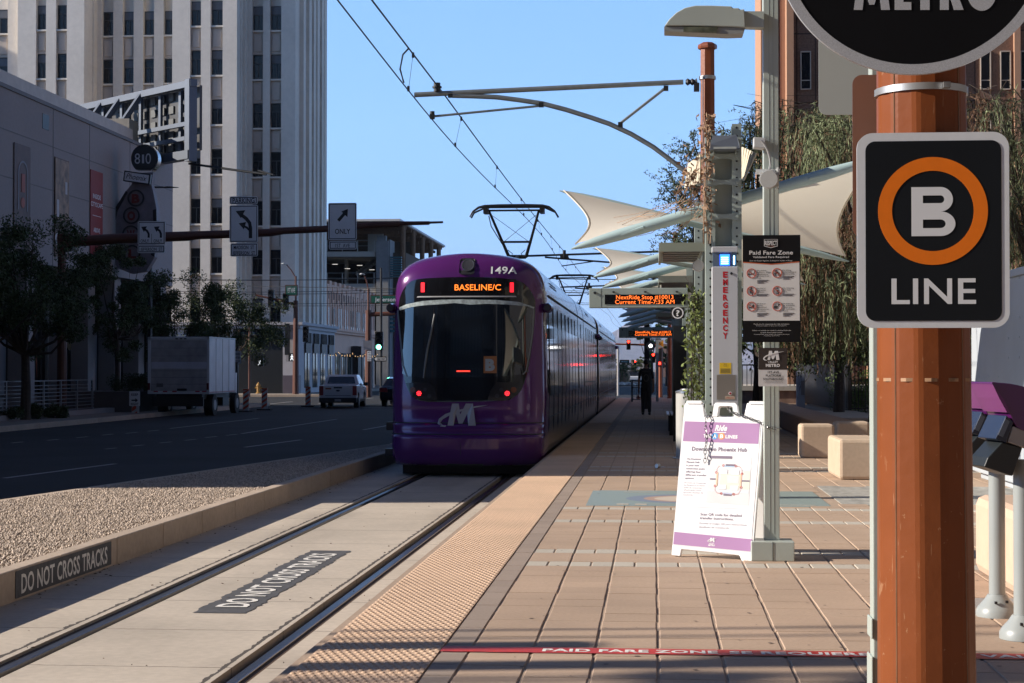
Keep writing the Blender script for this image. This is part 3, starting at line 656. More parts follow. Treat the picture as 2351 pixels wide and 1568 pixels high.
for k in range(8):
    ya, yb_ = 126 + k * 3, 129 + k * 3; xa = XL + (.3 if k % 2 else 1.9); xc_ = XL + (1.9 if k % 2 else .3)
    for j in range(5):
        q = j / 5; pts.append((xa + (xc_ - xa) * q, ya + 3 * q, 2.75 - .9 * q * (1 - q)))
wr.tube(pts, .012, 4); wr.build('cable', M_BLACK, t)
for p in pts: b.lathe([(.001, -.03), (.032, 0), (.001, .03)], p[0], p[1], 6, cz=p[2] - .06)
b.build('bulbs', emat('bulb_glow', (1, .62, .3), 1.1), t)
# ------------------------------------------------ parking structure
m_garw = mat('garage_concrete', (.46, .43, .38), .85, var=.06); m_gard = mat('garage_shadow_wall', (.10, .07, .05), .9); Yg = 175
gz = lambda v: sz(v, Yg); gX = lambda u: sx(u, Yg)
gr = thing('parking_garage', 'open concrete parking garage with stairs, railings and a steel truss roof', 'building', (-40, 190, RD))
b = B(); b.box(-75, Yg, gz(590), gX(862), Yg + 30, gz(577)); b.box(-75, Yg, gz(674), gX(862), Yg + 30, gz(651)); b.box(-75, Yg + .3, gz(770), gX(895), Yg + 30, gz(760)); b.box(gX(822), Yg + 6, gz(577), gX(857), Yg + 7, gz(524))
b.box(gX(775), Yg + 4, gz(651), gX(780), Yg + 5, gz(590)); b.build('floor_slabs', m_garw, gr)
b = B(); b.box(gX(864), Yg - .2, RD, gX(892), Yg + 1.4, gz(553)); b.box(gX(858), Yg + 2, gz(556), gX(878), Yg + 3, gz(537)); b.box(gX(892), Yg, RD, gX(895.5), Yg + 3, gz(550)); b.build('pier', mat('garage_grey', (.25, .25, .25), .85), gr)
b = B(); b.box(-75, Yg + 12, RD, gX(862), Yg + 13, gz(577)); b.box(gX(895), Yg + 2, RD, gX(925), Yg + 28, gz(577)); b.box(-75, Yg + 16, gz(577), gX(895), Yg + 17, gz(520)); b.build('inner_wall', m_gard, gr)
b = B()
for v0 in (552, 626):
    for vv in (v0, v0 + 12): b.box(gX(748), Yg - .1, gz(vv + 1.2), gX(862), Yg, gz(vv))
    for uu in (750, 785, 820, 858): b.box(gX(uu), Yg - .1, gz(v0 + 25), gX(uu + 1.5), Yg, gz(v0))
b.build('railing', mat('rail_grey', (.45, .45, .43), .5), gr)
b = B(); p0, p1 = Vector((gX(800), Yg + 5, gz(628))), Vector((gX(846), Yg + 5, gz(592))); b.beam(p0, p1, .2, .5)
for k in range(9): q = p0.lerp(p1, k / 9); b.box(q.x, q.y - .6, q.z + .1, q.x + .45, q.y + .6, q.z + .5)
b.build('stairs', m_garw, gr)
b = B()
for k in range(9): b.box(gX(895.5), Yg - .1, gz(592 + k * 5.5), gX(921), Yg + .6, gz(589 + k * 5.5))
for k in range(9): b.box(gX(895.5), Yg - .1, gz(690 + k * 9), gX(921), Yg + .6, gz(685 + k * 9))
b.build('teal_louvres', mat('teal_louvre', (.05, .15, .18), .5), gr)
b = B(); b.box(-75, Yg - 2, gz(511), gX(925), 211, gz(506)); b.build('roof', mat('white_roof', (.62, .62, .6), .7), gr)
b = B(); m_tr = mat('truss_brown', (.20, .11, .06), .8, var=.2); b.box(-75, Yg - 1.5, gz(514), gX(924), 210, gz(512.5))
for k in range(9):
    y = Yg + 3 + k * 3.8; b.beam((-60, y, gz(517)), (gX(923), y, gz(516)), .3, .5); b.beam((-60, y, gz(530)), (gX(905), y, gz(528)), .25, .3)
    for j in range(8): b.beam((gX(905) - j * 1.2, y, gz(529)), (gX(905) - j * 1.2 - .6, y, gz(517)), .1, .1)
for k in range(5): b.cyl((gX(918), Yg + 2 + k * 7.5, RD), (gX(918), Yg + 2 + k * 7.5, gz(514)), .28)
b.build('roof_trusses', m_tr, gr)
b = B()
for k in range(4): b.box(gX(750 + k * 25), Yg + 3 + k, gz(603 + 9 * (k % 2)), gX(762 + k * 25), Yg + 3.2 + k, gz(602 + 9 * (k % 2)))
b.build('strip_lamps', emat('strip_lamp_glow', (1, .96, .88), .6), gr)
# ------------------------------------------------ brown panelled building on the right
m_peach = mat('peach_column', (.42, .235, .145), .85, var=.05, scale=3, bump=.2); m_brn = mat('exposed_aggregate', (.19, .105, .07), .95, var=.35, scale=12, bump=.8, bscale=25)
Yr = 80; rX = lambda u: sx(u, Yr); rz = lambda v: sz(v, Yr)
cb = thing('brown_building', 'tall brown aggregate building with peach columns and slit windows', 'building', (14, 86, 0))
b = B(); b.box(rX(1822), Yr, RD, 34, Yr + 5, 40); b.build('wall', m_brn, cb)
b = B(); b.box(rX(1750), Yr + .5, RD, rX(1764), Yr + 5, 40); b.box(rX(1764), Yr + 2.5, RD, rX(1795), Yr + 5, 40); b.box(rX(1795), Yr + .6, RD, rX(1807), Yr + 4, 40); b.box(rX(1807), Yr - .3, RD, rX(1823), Yr + 4, 40)
for uu in (1990, 2150, 2330): b.box(rX(uu), Yr - .25, RD, rX(uu + 14), Yr + .1, 40)
b.build('columns', m_peach, cb)
b = B()
for k in range(12): b.box(rX(1823), Yr - .012, .9 + k * 3.25, 34, Yr + .02, .96 + k * 3.25)
for uu in (1830, 1873, 2061, 2240): b.box(rX(uu), Yr - .012, RD, rX(uu) + .05, Yr + .02, 40)
b.build('panel_joints', mat('joint_shadow', (.06, .035, .025), .9), cb)
W1 = None
for uu in (1839.5, 1886, 1932, 2020, 2066, 2112, 2190, 2253, 2299, 2345):
    for k in range(-1, 6):
        z0 = rz(206.4) + 3.25 * (k - 3) 
        if z0 < 1 or z0 > 20: continue
        if W1 is None:
            b = B(); b.box(.04, -.02, .05, .45, .05, 1.76); W1 = b.build('window', m_wgl, cb, world=False)
            f = B(); f.box(0, -.1, 0, .045, .02, 1.81); f.box(.445, -.1, 0, .49, .02, 1.81); f.box(0, -.1, 0, .49, .02, .05); f.box(0, -.1, 1.76, .49, .02, 1.81); f.box(.04, -.06, .42, .45, .0, .46); f.build('window_frame', mat('pale_frame', (.50, .42, .34), .6), W1, world=False); w_ = W1
        else: w_ = dup(W1, None, parent=cb)
        w_.location = Vector((rX(uu), Yr, z0)) - cb.location
# ================================================================ TRAM
TXC, TY0, THW, TL = -3.15, 28.3, 1.325, 27.4
def t_hw(z):
    h = THW - .02 * max(0, 1 - z) - .015 * max(0, z - 1)
    if z > 2.6: t = min(1, (z - 2.6) / .86); h *= max(0., 1 - t ** 3.3) ** (1 / 3.1)
    if z < .05: h -= .05 * (.05 - z) / .2
    return h
def t_yf(z):
    y = .09 * max(0, min(z - 1.0, 1.7)) + .015
    if z > 2.55: y += .42 * ((min(z, 3.46) - 2.55) / .91) ** 5
    if z < .56: y -= .06 * min(1, (.56 - z) / .03)
    if z < .37: y -= .09 * min(1, (.37 - z) / .04)
    if z < .0: y += .1 * (-z / .15) ** 2
    return y
def t_F(x, z):
    h = max(t_hw(z), .05); X_ = min(abs(x) / h, .9995)
    return t_yf(z) + (.14 * X_ ** 2 + .66 * (1 - (1 - X_ ** 4.6) ** (1 / 4.6))) * min(1, h / .5)
def onface(u, v):
    Y = 28.2
    for _ in range(8):
        p = W(u, v, Y); Y = TY0 + t_F(p.x - TXC, p.z)
    return p.x - TXC, p.z
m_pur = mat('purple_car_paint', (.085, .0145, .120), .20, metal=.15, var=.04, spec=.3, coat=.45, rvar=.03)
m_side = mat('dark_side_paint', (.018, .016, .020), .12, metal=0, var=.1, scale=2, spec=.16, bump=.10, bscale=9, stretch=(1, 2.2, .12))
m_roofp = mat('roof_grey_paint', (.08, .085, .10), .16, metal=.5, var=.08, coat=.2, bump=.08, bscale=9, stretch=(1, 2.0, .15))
m_wind = mat('windshield_glass', (.006, .008, .012), .03, var=0, spec=1.0, coat=1.0)
m_mask = mat('mask_black', (.007, .007, .009), .10, var=0, coat=.6)
YC = 1.45
def cabshell():
    b = B(); zs = [-.15, -.08, .0, .15, .30, .329, .331, .369, .371, .45, .529, .531, .559, .562, .8, 1.0, 1.4, 1.8, 2.2, 2.5, 2.65, 2.8, 2.92, 3.02, 3.12, 3.2, 3.27, 3.33, 3.38, 3.42, 3.44, 3.457]
    N = 26; rows = []
    for z in zs:
        h = t_hw(z); row = []
        row.append((-h, YC, z))
        for k in range(N + 1):
            a = math.pi * k / N; c = math.cos(a); sx_ = -h * math.copysign(abs(c) ** .62, c)
            y = t_F(sx_, z)
            row.append((sx_, min(y, YC), z))
        row.append((h, YC, z)); rows.append([b.P(*q) for q in row])
    for A, C in zip(rows, rows[1:]):
        for k in range(len(A) - 1): b.f.append([A[k], A[k + 1], C[k + 1], C[k]])
    b.f.append(rows[0]); b.f.append(rows[-1]); return b
def prof():
    pts = []
    for z in (-.15, .0, .35, .9, 1.5, 2.1, 2.6, 2.85, 3.02, 3.14, 3.24, 3.31, 3.37, 3.42, 3.445, 3.46): pts.append((t_hw(min(z, 3.4595)), z))
    return pts
def shell(y0, y1, lo, hi, inset=0.):
    P_ = [p for p in prof() if lo - 1e-6 <= p[1] <= hi + 1e-6]; b = B()
    R = [(x - inset, z) for x, z in P_]; full = R + [(-x, z) for x, z in R[::-1]] if hi > 3.4 else None
    n = max(1, int((y1 - y0) / 1.4))
    def strip(ring):
        q = [[b.P(x, y0 + (y1 - y0) * j / n, z) for x, z in ring] for j in range(n + 1)]
        for A, C in zip(q, q[1:]):
            for k in range(len(A) - 1): b.f.append([A[k], A[k + 1], C[k + 1], C[k]])
        return q
    if full: q = strip(full); 
    else: strip(R); strip([(-x, z) for x, z in R])
    return b
def patch(pts, eps, cut=.07):
    """flat outline (x,z) laid on the curved front"""
    bm = bmesh.new(); vs = [bm.verts.new((x, 0, z)) for x, z in pts]; bm.faces.new(vs)
    for ax, i in ((Vector((1, 0, 0)), 0), (Vector((0, 0, 1)), 2)):
        lo = min(v.co[i] for v in bm.verts); hi = max(v.co[i] for v in bm.verts); c = lo + cut
        while c < hi: bmesh.ops.bisect_plane(bm, geom=bm.verts[:] + bm.edges[:] + bm.faces[:], plane_co=ax * c, plane_no=ax); c += cut
    bmesh.ops.triangulate(bm, faces=bm.faces)
    b = B(); bm.verts.index_update()
    for v in bm.verts: b.P(v.co.x, t_F(v.co.x, v.co.z) - eps, v.co.z)
    for f in bm.faces: b.f.append([v.index for v in f.verts])
    bm.free(); b.nf = True; return b
def onf(b, eps=0.):
    b.v = [(x, t_F(x, y) - eps - c, y) for x, y, c in b.v]; return b
def crop(x, y): return onface(861 + x * .3661, 545.3 + y * .3661)
def smooth_poly(pts, n=4):
    out = []; m = len(pts)
    for i in range(m):
        p0, p1, p2, p3 = (Vector(pts[(i + k - 1) % m]) for k in range(4))
        for j in range(n):
            t = j / n; out.append(tuple(.5 * ((2 * p1) + (p2 - p0) * t + (2 * p0 - 5 * p1 + 4 * p2 - p3) * t * t + (3 * p1 - p0 - 3 * p2 + p3) * t ** 3)))
    return out
def cab(t, front):
    """one cab: front = the end the photograph shows; the other ends get the same parts"""
    cb_ = cabshell().build('cab_shell', m_pur, t, smooth=True, sharp=50, world=False)
    mk = [(150, 420), (166, 350), (205, 292), (262, 262), (400, 252), (560, 248), (760, 252), (900, 272), (960, 312), (1000, 380), (1006, 430), (998, 560), (982, 700), (966, 800), (946, 880), (915, 960), (870, 1000), (812, 1022), (560, 1030), (320, 1028), (240, 1002), (200, 940), (176, 850), (158, 700), (150, 560)]
    mk = [crop(*p) for p in mk]; mid = sum(p[0] for p in mk) / len(mk)
    patch(smooth_poly(mk, 3), .006).build('front_mask', m_mask, t, smooth=True, world=False)
    ws = [crop(*p) for p in ((158, 455), (300, 425), (560, 408), (820, 415), (990, 447), (990, 560), (975, 700), (955, 800), (930, 856), (560, 880), (200, 868), (180, 800), (166, 650))]
    wsp = patch(smooth_poly(ws, 3), .012).build('windscreen', m_wind, t, smooth=True, world=False)
    edge = [crop(*p) for p in ((150, 440), (200, 418), (300, 398), (420, 390), (560, 388), (760, 392), (900, 404), (1000, 436), (996, 448), (960, 432), (820, 420), (700, 416), (600, 421), (500, 411), (420, 418), (300, 426), (230, 436), (156, 458))]
    patch(edge, .016, .05).build('windscreen_seal', mat('peeling_sealant', (.34, .40, .40), .5, var=.5, scale=18), wsp, world=False)
    for sd in (0, 1):
        q = ((148, 455), (166, 650), (182, 800), (205, 868), (196, 872), (172, 800), (156, 650), (138, 460)) if sd == 0 else ((1000, 440), (992, 600), (975, 720), (950, 840), (930, 862), (924, 856), (944, 836), (966, 716), (982, 600), (990, 448))
        patch([crop(*p) for p in q], .016, .05).build('glass_edge', mat('glass_edge_grey', (.16, .18, .19), .35), wsp, world=False)
    # wiper
    b = B(); pts = [(375, 480), (352, 600), (330, 700), (315, 800), (305, 880)]; P3 = []
    for p in pts: x, z = crop(*p); P3.append((x, t_F(x, z) - .035, z))
    b.tube(P3, [.012, .016, .018, .016, .012], 6)
    b.build('wiper', mat('wiper_grey', (.13, .14, .15), .4), t, world=False)
    # destination display
    x0, z0 = crop(252, 368); x1, z1 = crop(900, 262)
    dsp = onf(B().rrect(x0, z0, x1, z1, .06, .012, .03), 0); 
    dsp = patch([(x0 + .05, z0), (x1 - .05, z0), (x1, z0 + .06), (x1, z1 - .06), (x1 - .05, z1), (x0 + .05, z1), (x0, z1 - .06), (x0, z0 + .06)], .014).build('destination_display', M_BLACKG, t, world=False)
    xa, za = crop(500, 331); xb_, zb = crop(790, 292)
    onf(B().text('BASELINE/C', (xa + xb_) / 2, za, zb - za, xb_ - xa, bold=.01), .018).build('lettering', emat('amber_led', (1, .20, .02), 1.3), dsp, world=False)
    for q0, q1 in ((289, 312), (847, 870)):
        xa, za = crop(q0, 343); xb_, zb = crop(q1, 283); onf(B().box(xa, za, 0, xb_, zb, .006), .02).build('marker_light', emat('red_led', (1, .01, .02), 1.6), t, world=False)
    x0, z0 = crop(262, 376); x1, z1 = crop(888, 366); patch([(x0, z0), (x1, z0), (x1 - .02, z1), (x0 + .02, z1)], .016).build('display_trim', mat('trim_grey', (.5, .5, .5), .4), dsp, world=False)
    # head lamp in the roof
    x0, z0 = crop(527, 232); x1, z1 = crop(630, 130); hl = onf(B().rrect(x0, z0, x1, z1, .05, 0, .02), .0).build('roof_headlight', M_BLACK, t, world=False)
    xc, zc = crop(585, 172); onf(B().lathe([(.115, .0), (.115, .010), (.10, .014), (.09, .006), (.04, .002), (.001, .002)], xc, zc, 24), .02).build('lens', mat('lens_grey', (.10, .10, .11), .12, metal=.6, var=0), hl, world=False)
    xc, zc = crop(808, 226); onf(B().text('149A', xc, zc, .125, .435, bold=.018), .006).build('lettering', M_SIGNW, t, world=False)
    # lower light clusters
    for sd, cx, red, am, g1, g2 in ((0, 290, (277, 977), (238, 955), (315, 953), (342, 993)), (1, 810, (830, 977), (870, 955), (792, 955), (766, 993))):
        pod = ((192, 912), (340, 908), (372, 940), (390, 1012), (300, 1022), (232, 1000)) if sd == 0 else ((762, 908), (908, 908), (888, 975), (858, 1004), (800, 1024), (706, 1020), (724, 960))
        cl = patch([crop(*p) for p in pod], .012).build('light_cluster', mat('lamp_housing', (.022, .02, .022), .15), t, world=False)
        for q, r, m_ in ((am, .048, mat('amber_lens', (.16, .04, .012), .25)), (g1, .032, mat('lens_grey', (.10, .10, .11), .12, metal=.6)), (g2, .036, mat('lens_grey', (.10, .10, .11), .12, metal=.6))):
            xc, zc = crop(*q); onf(B().disc(xc, zc, r, 0, .012, 16), .014).build('lens', m_, cl, world=False)
        xc, zc = crop(*red); b = B(); b.disc(xc, zc, .012, .012, .02, 8)
        for k in range(7): b.disc(xc + .031 * math.cos(k * .8976), zc + .031 * math.sin(k * .8976), .0105, .012, .02, 8)
        onf(b, .012).build('tail_light', emat('tail_red', (1, .02, .03), 3.0), cl, world=False)
        onf(B().disc(xc, zc, .048, 0, .006, 16), .012).build('lens', mat('red_lens', (.10, .004, .006), .2), cl, world=False)
    # emblem
    ex, ez = crop(540, 1104); b = B()
    mlogo(b, ex - .0, ez, .40); onf(b, .004).build('emblem', mat('emblem_grey', (.30, .29, .32), .4), t, world=False)
    # placard and dash light behind the glass
    x0, z0 = crop(681, 850); x1, z1 = crop(764, 744); pl = onf(B().box(x0, z0, 0, x1, z1, .004), .016).build('line_placard', mat('placard_orange', (.34, .12, .03), .6, var=.05), t, world=False)
    onf(B().text('B', (x0 + x1) / 2, z0 + .05, z1 - z0 - .1, .16, bold=.06), .024).build('lettering', mat('placard_grey', (.32, .36, .36), .6), pl, world=False)
    x0, z0 = crop(512, 842); x1, z1 = crop(597, 834); onf(B().box(x0, z0, 0, x1, z1, .003), .016).build('dash_light', emat('dash_red', (1, .05, .03), 1.2), t, world=False)
    # side cameras, couplers, cab side glass, seams
    for sd in (-1, 1):
        b = B(); b.tube([(sd * 1.22, .62, 2.52), (sd * 1.33, .60, 2.52)], [.07, .08], 12); b.tube([(sd * 1.35, .50, 2.52), (sd * 1.35, .46, 2.52), (sd * 1.35, .70, 2.52), (sd * 1.35, .78, 2.52)], [.02, .07, .09, .04], 14)
        c = b.build('side_camera', m_pur, t, smooth=True, world=False); B().tube([(sd * 1.35, .455, 2.52), (sd * 1.35, .44, 2.52)], [.062, .058], 14).build('lens', mat('lens_grey', (.10, .10, .11), .12, metal=.6), c, world=False)
        xx = lambda z: sd * (t_hw(z) + .004)
        b = B(); b.f.append([b.P(xx(z), y, z) for y, z in ((1.02, 1.05), (1.42, 1.05), (1.42, 2.35), (1.0, 2.35))]); b.build('cab_side_window', m_wind, t, world=False)
    b = B(); b.box(-.30, -.06, -.15, .30, .1, -.05); b.box(-1.43, .55, .42, -1.28, .75, .56); b.box(-1.45, .55, -.02, -1.28, .8, .10); b.build('coupler_cover', M_BLACK, t, world=False)
    b = B()
    onf(B().box(-1.2, .362, .0, 1.2, .368, .004), .002)
    for z in (.372, .562):
        P3 = [(x, t_F(x, z + .004) - .004, z) for x in [-1.3 + 2.6 * k / 40 for k in range(41)]]; b.tube(P3, .013, 4)
    x_, _ = crop(540, 1200); b.tube([(x_, t_F(x_, z) - .004, z) for z in (.545, .45, .38)], .004, 4); b.tube([(x_, t_F(x_, z) - .004, z) for z in (.35, .2, .05, -.1)], .004, 4)
    b.build('panel_seams', mat('seam_black', (.006, .005, .008), .6), t, world=False)
def mlogo(b, cx, cy, h):
    """slanted M crossed by a comet-like swoosh; h = height of the M"""
    k = h / 100.; P = lambda x, y: (cx + (x - 96) * k, cy + (50 - y) * k)
    L_ = [(40, 100), (58, 8), (86, 8), (92, 54), (116, 8), (146, 8), (160, 100), (128, 100), (122, 50), (102, 92), (86, 92), (74, 52), (66, 100)]
    b.poly([P(*q) for q in L_], 0, .003)
    sw = [(210, 14), (150, 26), (100, 40), (50, 56), (18, 74), (8, 88), (20, 98), (36, 100), (30, 106), (10, 104), (-4, 92), (2, 72), (28, 52), (70, 38), (120, 26), (160, 18)]
    b.poly([P(*q) for q in sw], .003, .005)
def tramcar(loc, label):
    t = thing('tram_car', label, 'tram', loc, 'tram cars coupled at the platform')
    return t
car = tramcar((TXC, TY0, 0), 'purple nosed light rail car numbered 149A, the nearer of the coupled two')
cab(car, True)
for y0, y1 in ((YC, 13.0), (13.28, 16.4), (16.68, TL - YC)):
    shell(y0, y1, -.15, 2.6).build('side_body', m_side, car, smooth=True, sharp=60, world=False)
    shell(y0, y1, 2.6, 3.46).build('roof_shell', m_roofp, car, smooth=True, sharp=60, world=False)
for y0 in (13.0, 16.4): 
    b = shell(y0, y0 + .28, -.15, 3.46, .035); b.build('bellows', M_BLACK, car, smooth=True, world=False)
b = B(); sbk = B(); glass = []
for sd in (-1, 1):
    x_ = lambda z, e: sd * (t_hw(z) + e)
    for (y0, y1) in ((YC, 13.0), (13.28, 16.4), (16.68, TL - YC)):
        sbk.tube([(x_(2.76, .004), y0, 2.76), (x_(2.76, .004), y1, 2.76)], .018, 4); sbk.tube([(x_(.62, .004), y0, .62), (x_(.62, .004), y1, .62)], .009, 4)
    for y in (1.46, 2.9, 4.35, 5.75, 7.2, 8.6, 10.1, 11.5, 14.8, 18.2, 19.7, 21.1, 22.5, 24.0, 25.4):
        sbk.tube([(x_(z, .003), y, z) for z in (-.1, .5, 1.2, 2.0, 2.6)], .011, 4)
    for y0, y1 in ((1.7, 2.8), (3.0, 4.25), (4.45, 5.65), (5.85, 7.1), (7.3, 8.5), (8.7, 10.0), (10.2, 11.4), (11.6, 12.8), (13.6, 14.7), (14.9, 16.1), (17.0, 18.1), (18.3, 19.6), (19.8, 21.0), (21.2, 22.4), (22.6, 23.9), (24.1, 25.3)):
        zz = (1.0, 1.6, 2.25); b = B(); I = [[b.P(x_(z, .006), y, z) for z in zz] for y in (y0, y1)]
        for k in range(2): b.f.append([I[0][k], I[1][k], I[1][k + 1], I[0][k + 1]])
        b.build('side_window', mat('side_window_glass', (.005, .006, .008), .06, var=0, spec=.22), car, world=False)
    for k in range(26):
        y = 2.6 + k * .16 + (0 if k < 13 else 14); sbk.box(x_(3.0, -.03), y, 2.98, x_(3.0, .01), y + .1, 2.995); sbk.box(x_(3.0, -.03), y, 3.03, x_(3.0, -.005), y + .1, 3.045)
sbk.build('seams', mat('seam_black', (.006, .005, .008), .6), car, world=False)
b = B(); b.box(-1.15, .6, -.33, 1.15, TL - .6, -.14)
for y in (2.2, 4.2, 13.6, 15.8, 23.4, 25.4):
    for sd in (-1, 1): b.cyl((sd * .69, y, -.02), (sd * .80, y, -.02), .33)
b.build('underframe', M_BLACK, car, world=False)
# pantograph (head at local y ~ 9.85)
pn = B(); y0 = 9.85; hz = 5.16
pn.tube([(-1.0, y0, hz - .24), (-.93, y0, hz - .12), (-.80, y0, hz - .03), (-.66, y0, hz), (-.3, y0, hz + .012), (.3, y0, hz + .012), (.66, y0, hz), (.80, y0, hz - .03), (.93, y0, hz - .12), (1.0, y0, hz - .24)], [.014, .022, .03, .036, .036, .036, .036, .03, .022, .014], 8)
pn.tube([(-1.0, y0 + .3, hz - .24), (-.93, y0 + .3, hz - .12), (-.66, y0 + .3, hz), (.66, y0 + .3, hz), (.93, y0 + .3, hz - .12), (1.0, y0 + .3, hz - .24)], .022, 6)
pn.tube([(-.60, y0 + .1, hz - .09), (.60, y0 + .1, hz - .09)], .022, 6)
for sd in (-1, 1):
    pn.box(sd * .64 - .05, y0 - .03, hz - .16, sd * .64 + .05, y0 + .33, hz - .02)
    pn.tube([(sd * .56, y0 + .1, hz - .12), (sd * .34, y0 + .75, 4.45), (sd * .20, y0 + 1.1, 4.08)], [.028, .032, .04], 6)
    pn.tube([(sd * .50, y0 + .1, hz - .2), (-sd * .30, y0 + .8, 4.40)], .006, 4)
    pn.tube([(sd * .16, y0 + 1.1, 4.05), (sd * .10, y0 + .9, 4.14), (sd * .20, y0 + .8, 4.22)], .008, 4)
pn.tube([(-.36, y0 + .72, 4.40), (.36, y0 + .72, 4.40)], .025, 6)
pn.tube([(-.2, y0 + 1.1, 4.08), (.2, y0 + 1.1, 4.08)], .05, 8)
pn.tube([(0, y0 + 1.1, 4.08), (.1, y0 - .9, 3.5)], .05, 8); pn.tube([(-.58, y0 + .15, hz - .2), (-.53, y0 + .2, 4.72), (-.15, y0 + 1.0, 4.05)], .012, 5)
pn.box(-.5, y0 - 1.2, 3.36, .5, y0 + .3, 3.50); pn.build('pantograph', M_BLACK, car, world=False)
car2 = dup(car, (TXC, TY0 + 28.6, 0), label='second light rail car coupled behind the near one, farther from the camera')
# rear cabs (turned about the car centre) for both cars
for c, L_ in ((car, 'rear'), (car2, 'rear')):
    for ch in list(c.children):
        if ch.name.split('.')[0] in ('cab_shell', 'front_mask', 'windscreen', 'side_camera', 'cab_side_window', 'light_cluster', 'wiper'):
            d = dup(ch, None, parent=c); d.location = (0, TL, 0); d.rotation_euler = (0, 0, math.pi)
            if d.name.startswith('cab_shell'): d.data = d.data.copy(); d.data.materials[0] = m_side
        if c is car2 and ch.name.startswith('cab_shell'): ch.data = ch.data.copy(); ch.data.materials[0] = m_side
# ================================================================ OVERHEAD LINE
m_wire = mat('wire_dark', (.03, .032, .036), .5, metal=.5)
def ocs_pole(x, Y, ztop, r0, r1, label, m=M_RUST):
    t = thing('overhead_line_pole', label, 'pole', (x, Y, 0), 'overhead line poles along the platform')
    n = 8; b = B(); b.tube([(x, Y, 0), (x, Y, ztop)], [r0, r1], n); b.build('shaft', m, t)
    b = B(); b.lathe([(r1 + .03, 0), (r1 + .035, .03), (r1 + .03, .06), (r1 - .02, .09)], x, Y, 8, cz=ztop - .02); b.build('cap', m, t); return t
PX = .80
def arm(t, Y, z1, near=True):
    s_ = 3885 / Y; b = B()
    q = lambda u, v, dy=0: (sx(u, 25) , Y + dy, 1.48 + (846 - v) * 25 / 3885)
    b.tube([q(951, 211), q(1570, 190)], .038, 10); b.build('top_tube', M_GALV, t, smooth=True)
    b = B(); b.tube([q(1575, 190), q(1580, 190), q(1586, 190), q(1590, 190), q(1596, 190), q(1602, 189)], [.03, .055, .03, .055, .03, .05], 10); b.box(PX - .2, Y - .05, z1 - .06, PX - .12, Y + .05, z1 + .06); b.build('insulator', M_DARKM, t)
    pts = [q(1032, 213), q(1040, 214), q(1090, 216), q(1140, 219), q(1190, 226), q(1245, 235), q(1300, 250), q(1355, 268), q(1400, 284), q(1450, 308), q(1500, 338), q(1545, 372), q(1590, 408), q(1620, 430)]
    b = B(); b.tube(pts, .036, 10); b.build('curved_tube', M_GALV, t, smooth=True)
    B().tube([q(1530, 202), q(1422, 285)], .022, 8).build('strut', M_GALV, t); B().tube([q(1245, 240), q(990, 262)], .018, 8).build('steady_arm', M_GALV, t)
    b = B()
    for u, v in ((1530, 204), (1425, 286), (1243, 238), (1034, 213), (992, 262)): b.box(*[c - .035 for c in q(u, v)], *[c + .035 for c in q(u, v)]); 
    b.cyl(q(1003, 205), q(1003, 184), .05); b.cyl(q(1003, 196), q(1003, 192), .07); b.cyl(q(992, 250), q(992, 268), .035)
    b.build('clamp', M_DARKM, t)
P1 = ocs_pole(PX, 25, sz(98, 25), .125, .108, 'rust brown overhead line pole rising behind the emergency column')
arm(P1, 25, sz(190, 25))
b = B()
for v in (190, 186): b.lathe([(.118, -.012), (.124, -.012), (.124, .012), (.118, .012)], PX, 25, 12, cz=sz(v, 25))
b.tube([(PX - .07, 24.89, 3.0), (PX - .07, 24.89, sz(186, 25))], .008, 5); b.build('strap', M_STEEL, P1)
for Y, lb in ((61, 'third overhead line pole, half hidden by the platform canopies'), (84.5, 'farthest overhead line pole near the platform end')):
    P2 = ocs_pole(PX, Y, 6.3, .125, .108, lb); b = B(); b.tube([(PX, Y, 5.7), (-4.6, Y, 5.55)], .04, 8); b.tube([(PX, Y, 4.4), (-1.5, Y, 5.3), (-3.9, Y, 5.5)], .035, 8); b.tube([(-2, Y, 5.36), (-3.3, Y, 5.18)], .02, 6); b.cyl((-3.2, Y, 5.5), (-3.2, Y, 5.75), .06); b.box(-3.35, Y - .05, 5.45, -3.05, Y + .05, 5.62); b.build('bracket_arm', M_DARKM, P2)
t = thing('overhead_wires', 'pair of overhead wires with droppers running above the track', 'wires', (-3.2, 40, 5.2))
b = B(); ys_ = [-6, 5.1, 17, 25, 34, 45, 61, 72, 84.5, 110, 150, 220]
msg = lambda Y: 5.70 - .09 * math.sin(min(1, max(0, (Y - 25) / 36)) * math.pi) if 25 < Y < 61 else 5.69
stg = lambda Y: -3.2 + .10 * math.sin(Y * .17)
YS = [-6 + k * 2.0 for k in range(110)]
b.tube([(stg(Y), Y, 5.2) for Y in YS], .0085, 6); b.build('contact_wire', m_wire, t)
b = B(); b.tube([(-3.2, Y, msg(Y)) for Y in YS], .0105, 6); b.build('messenger_wire', m_wire, t)
for Y in [13, 22.4, 28.1, 34.6, 41, 47, 53, 58, 64, 70, 76]:
    b = B(); b.tube([(-3.2, Y, msg(Y)), (stg(Y), Y, 5.2)], .0035, 4); b.box(-3.215, Y - .02, msg(Y) - .05, -3.185, Y + .02, msg(Y) + .02); b.box(stg(Y) - .015, Y - .02, 5.19, stg(Y) + .015, Y + .02, 5.26); b.build('dropper', m_wire, t)
b = B(); b.tube([(-3.2, 22.0, msg(22)), (-3.27, 21.95, 5.6), (-3.30, 21.9, 5.4), (-3.25, 21.9, 5.22)], .012, 6); b.build('jumper', m_wire, t)
b = B()
for Y, z0, zr in ((100, 6.4, .2), (103, 6.4, .2), (106, 5.9, .1), (109, 7.6, 0), (96, 6.9, .1)):
    b.tube([(-60 + k * 4, Y + k * .2, z0 - .25 * math.sin(math.pi * (k % 6) / 6)) for k in range(24)], .02, 4)
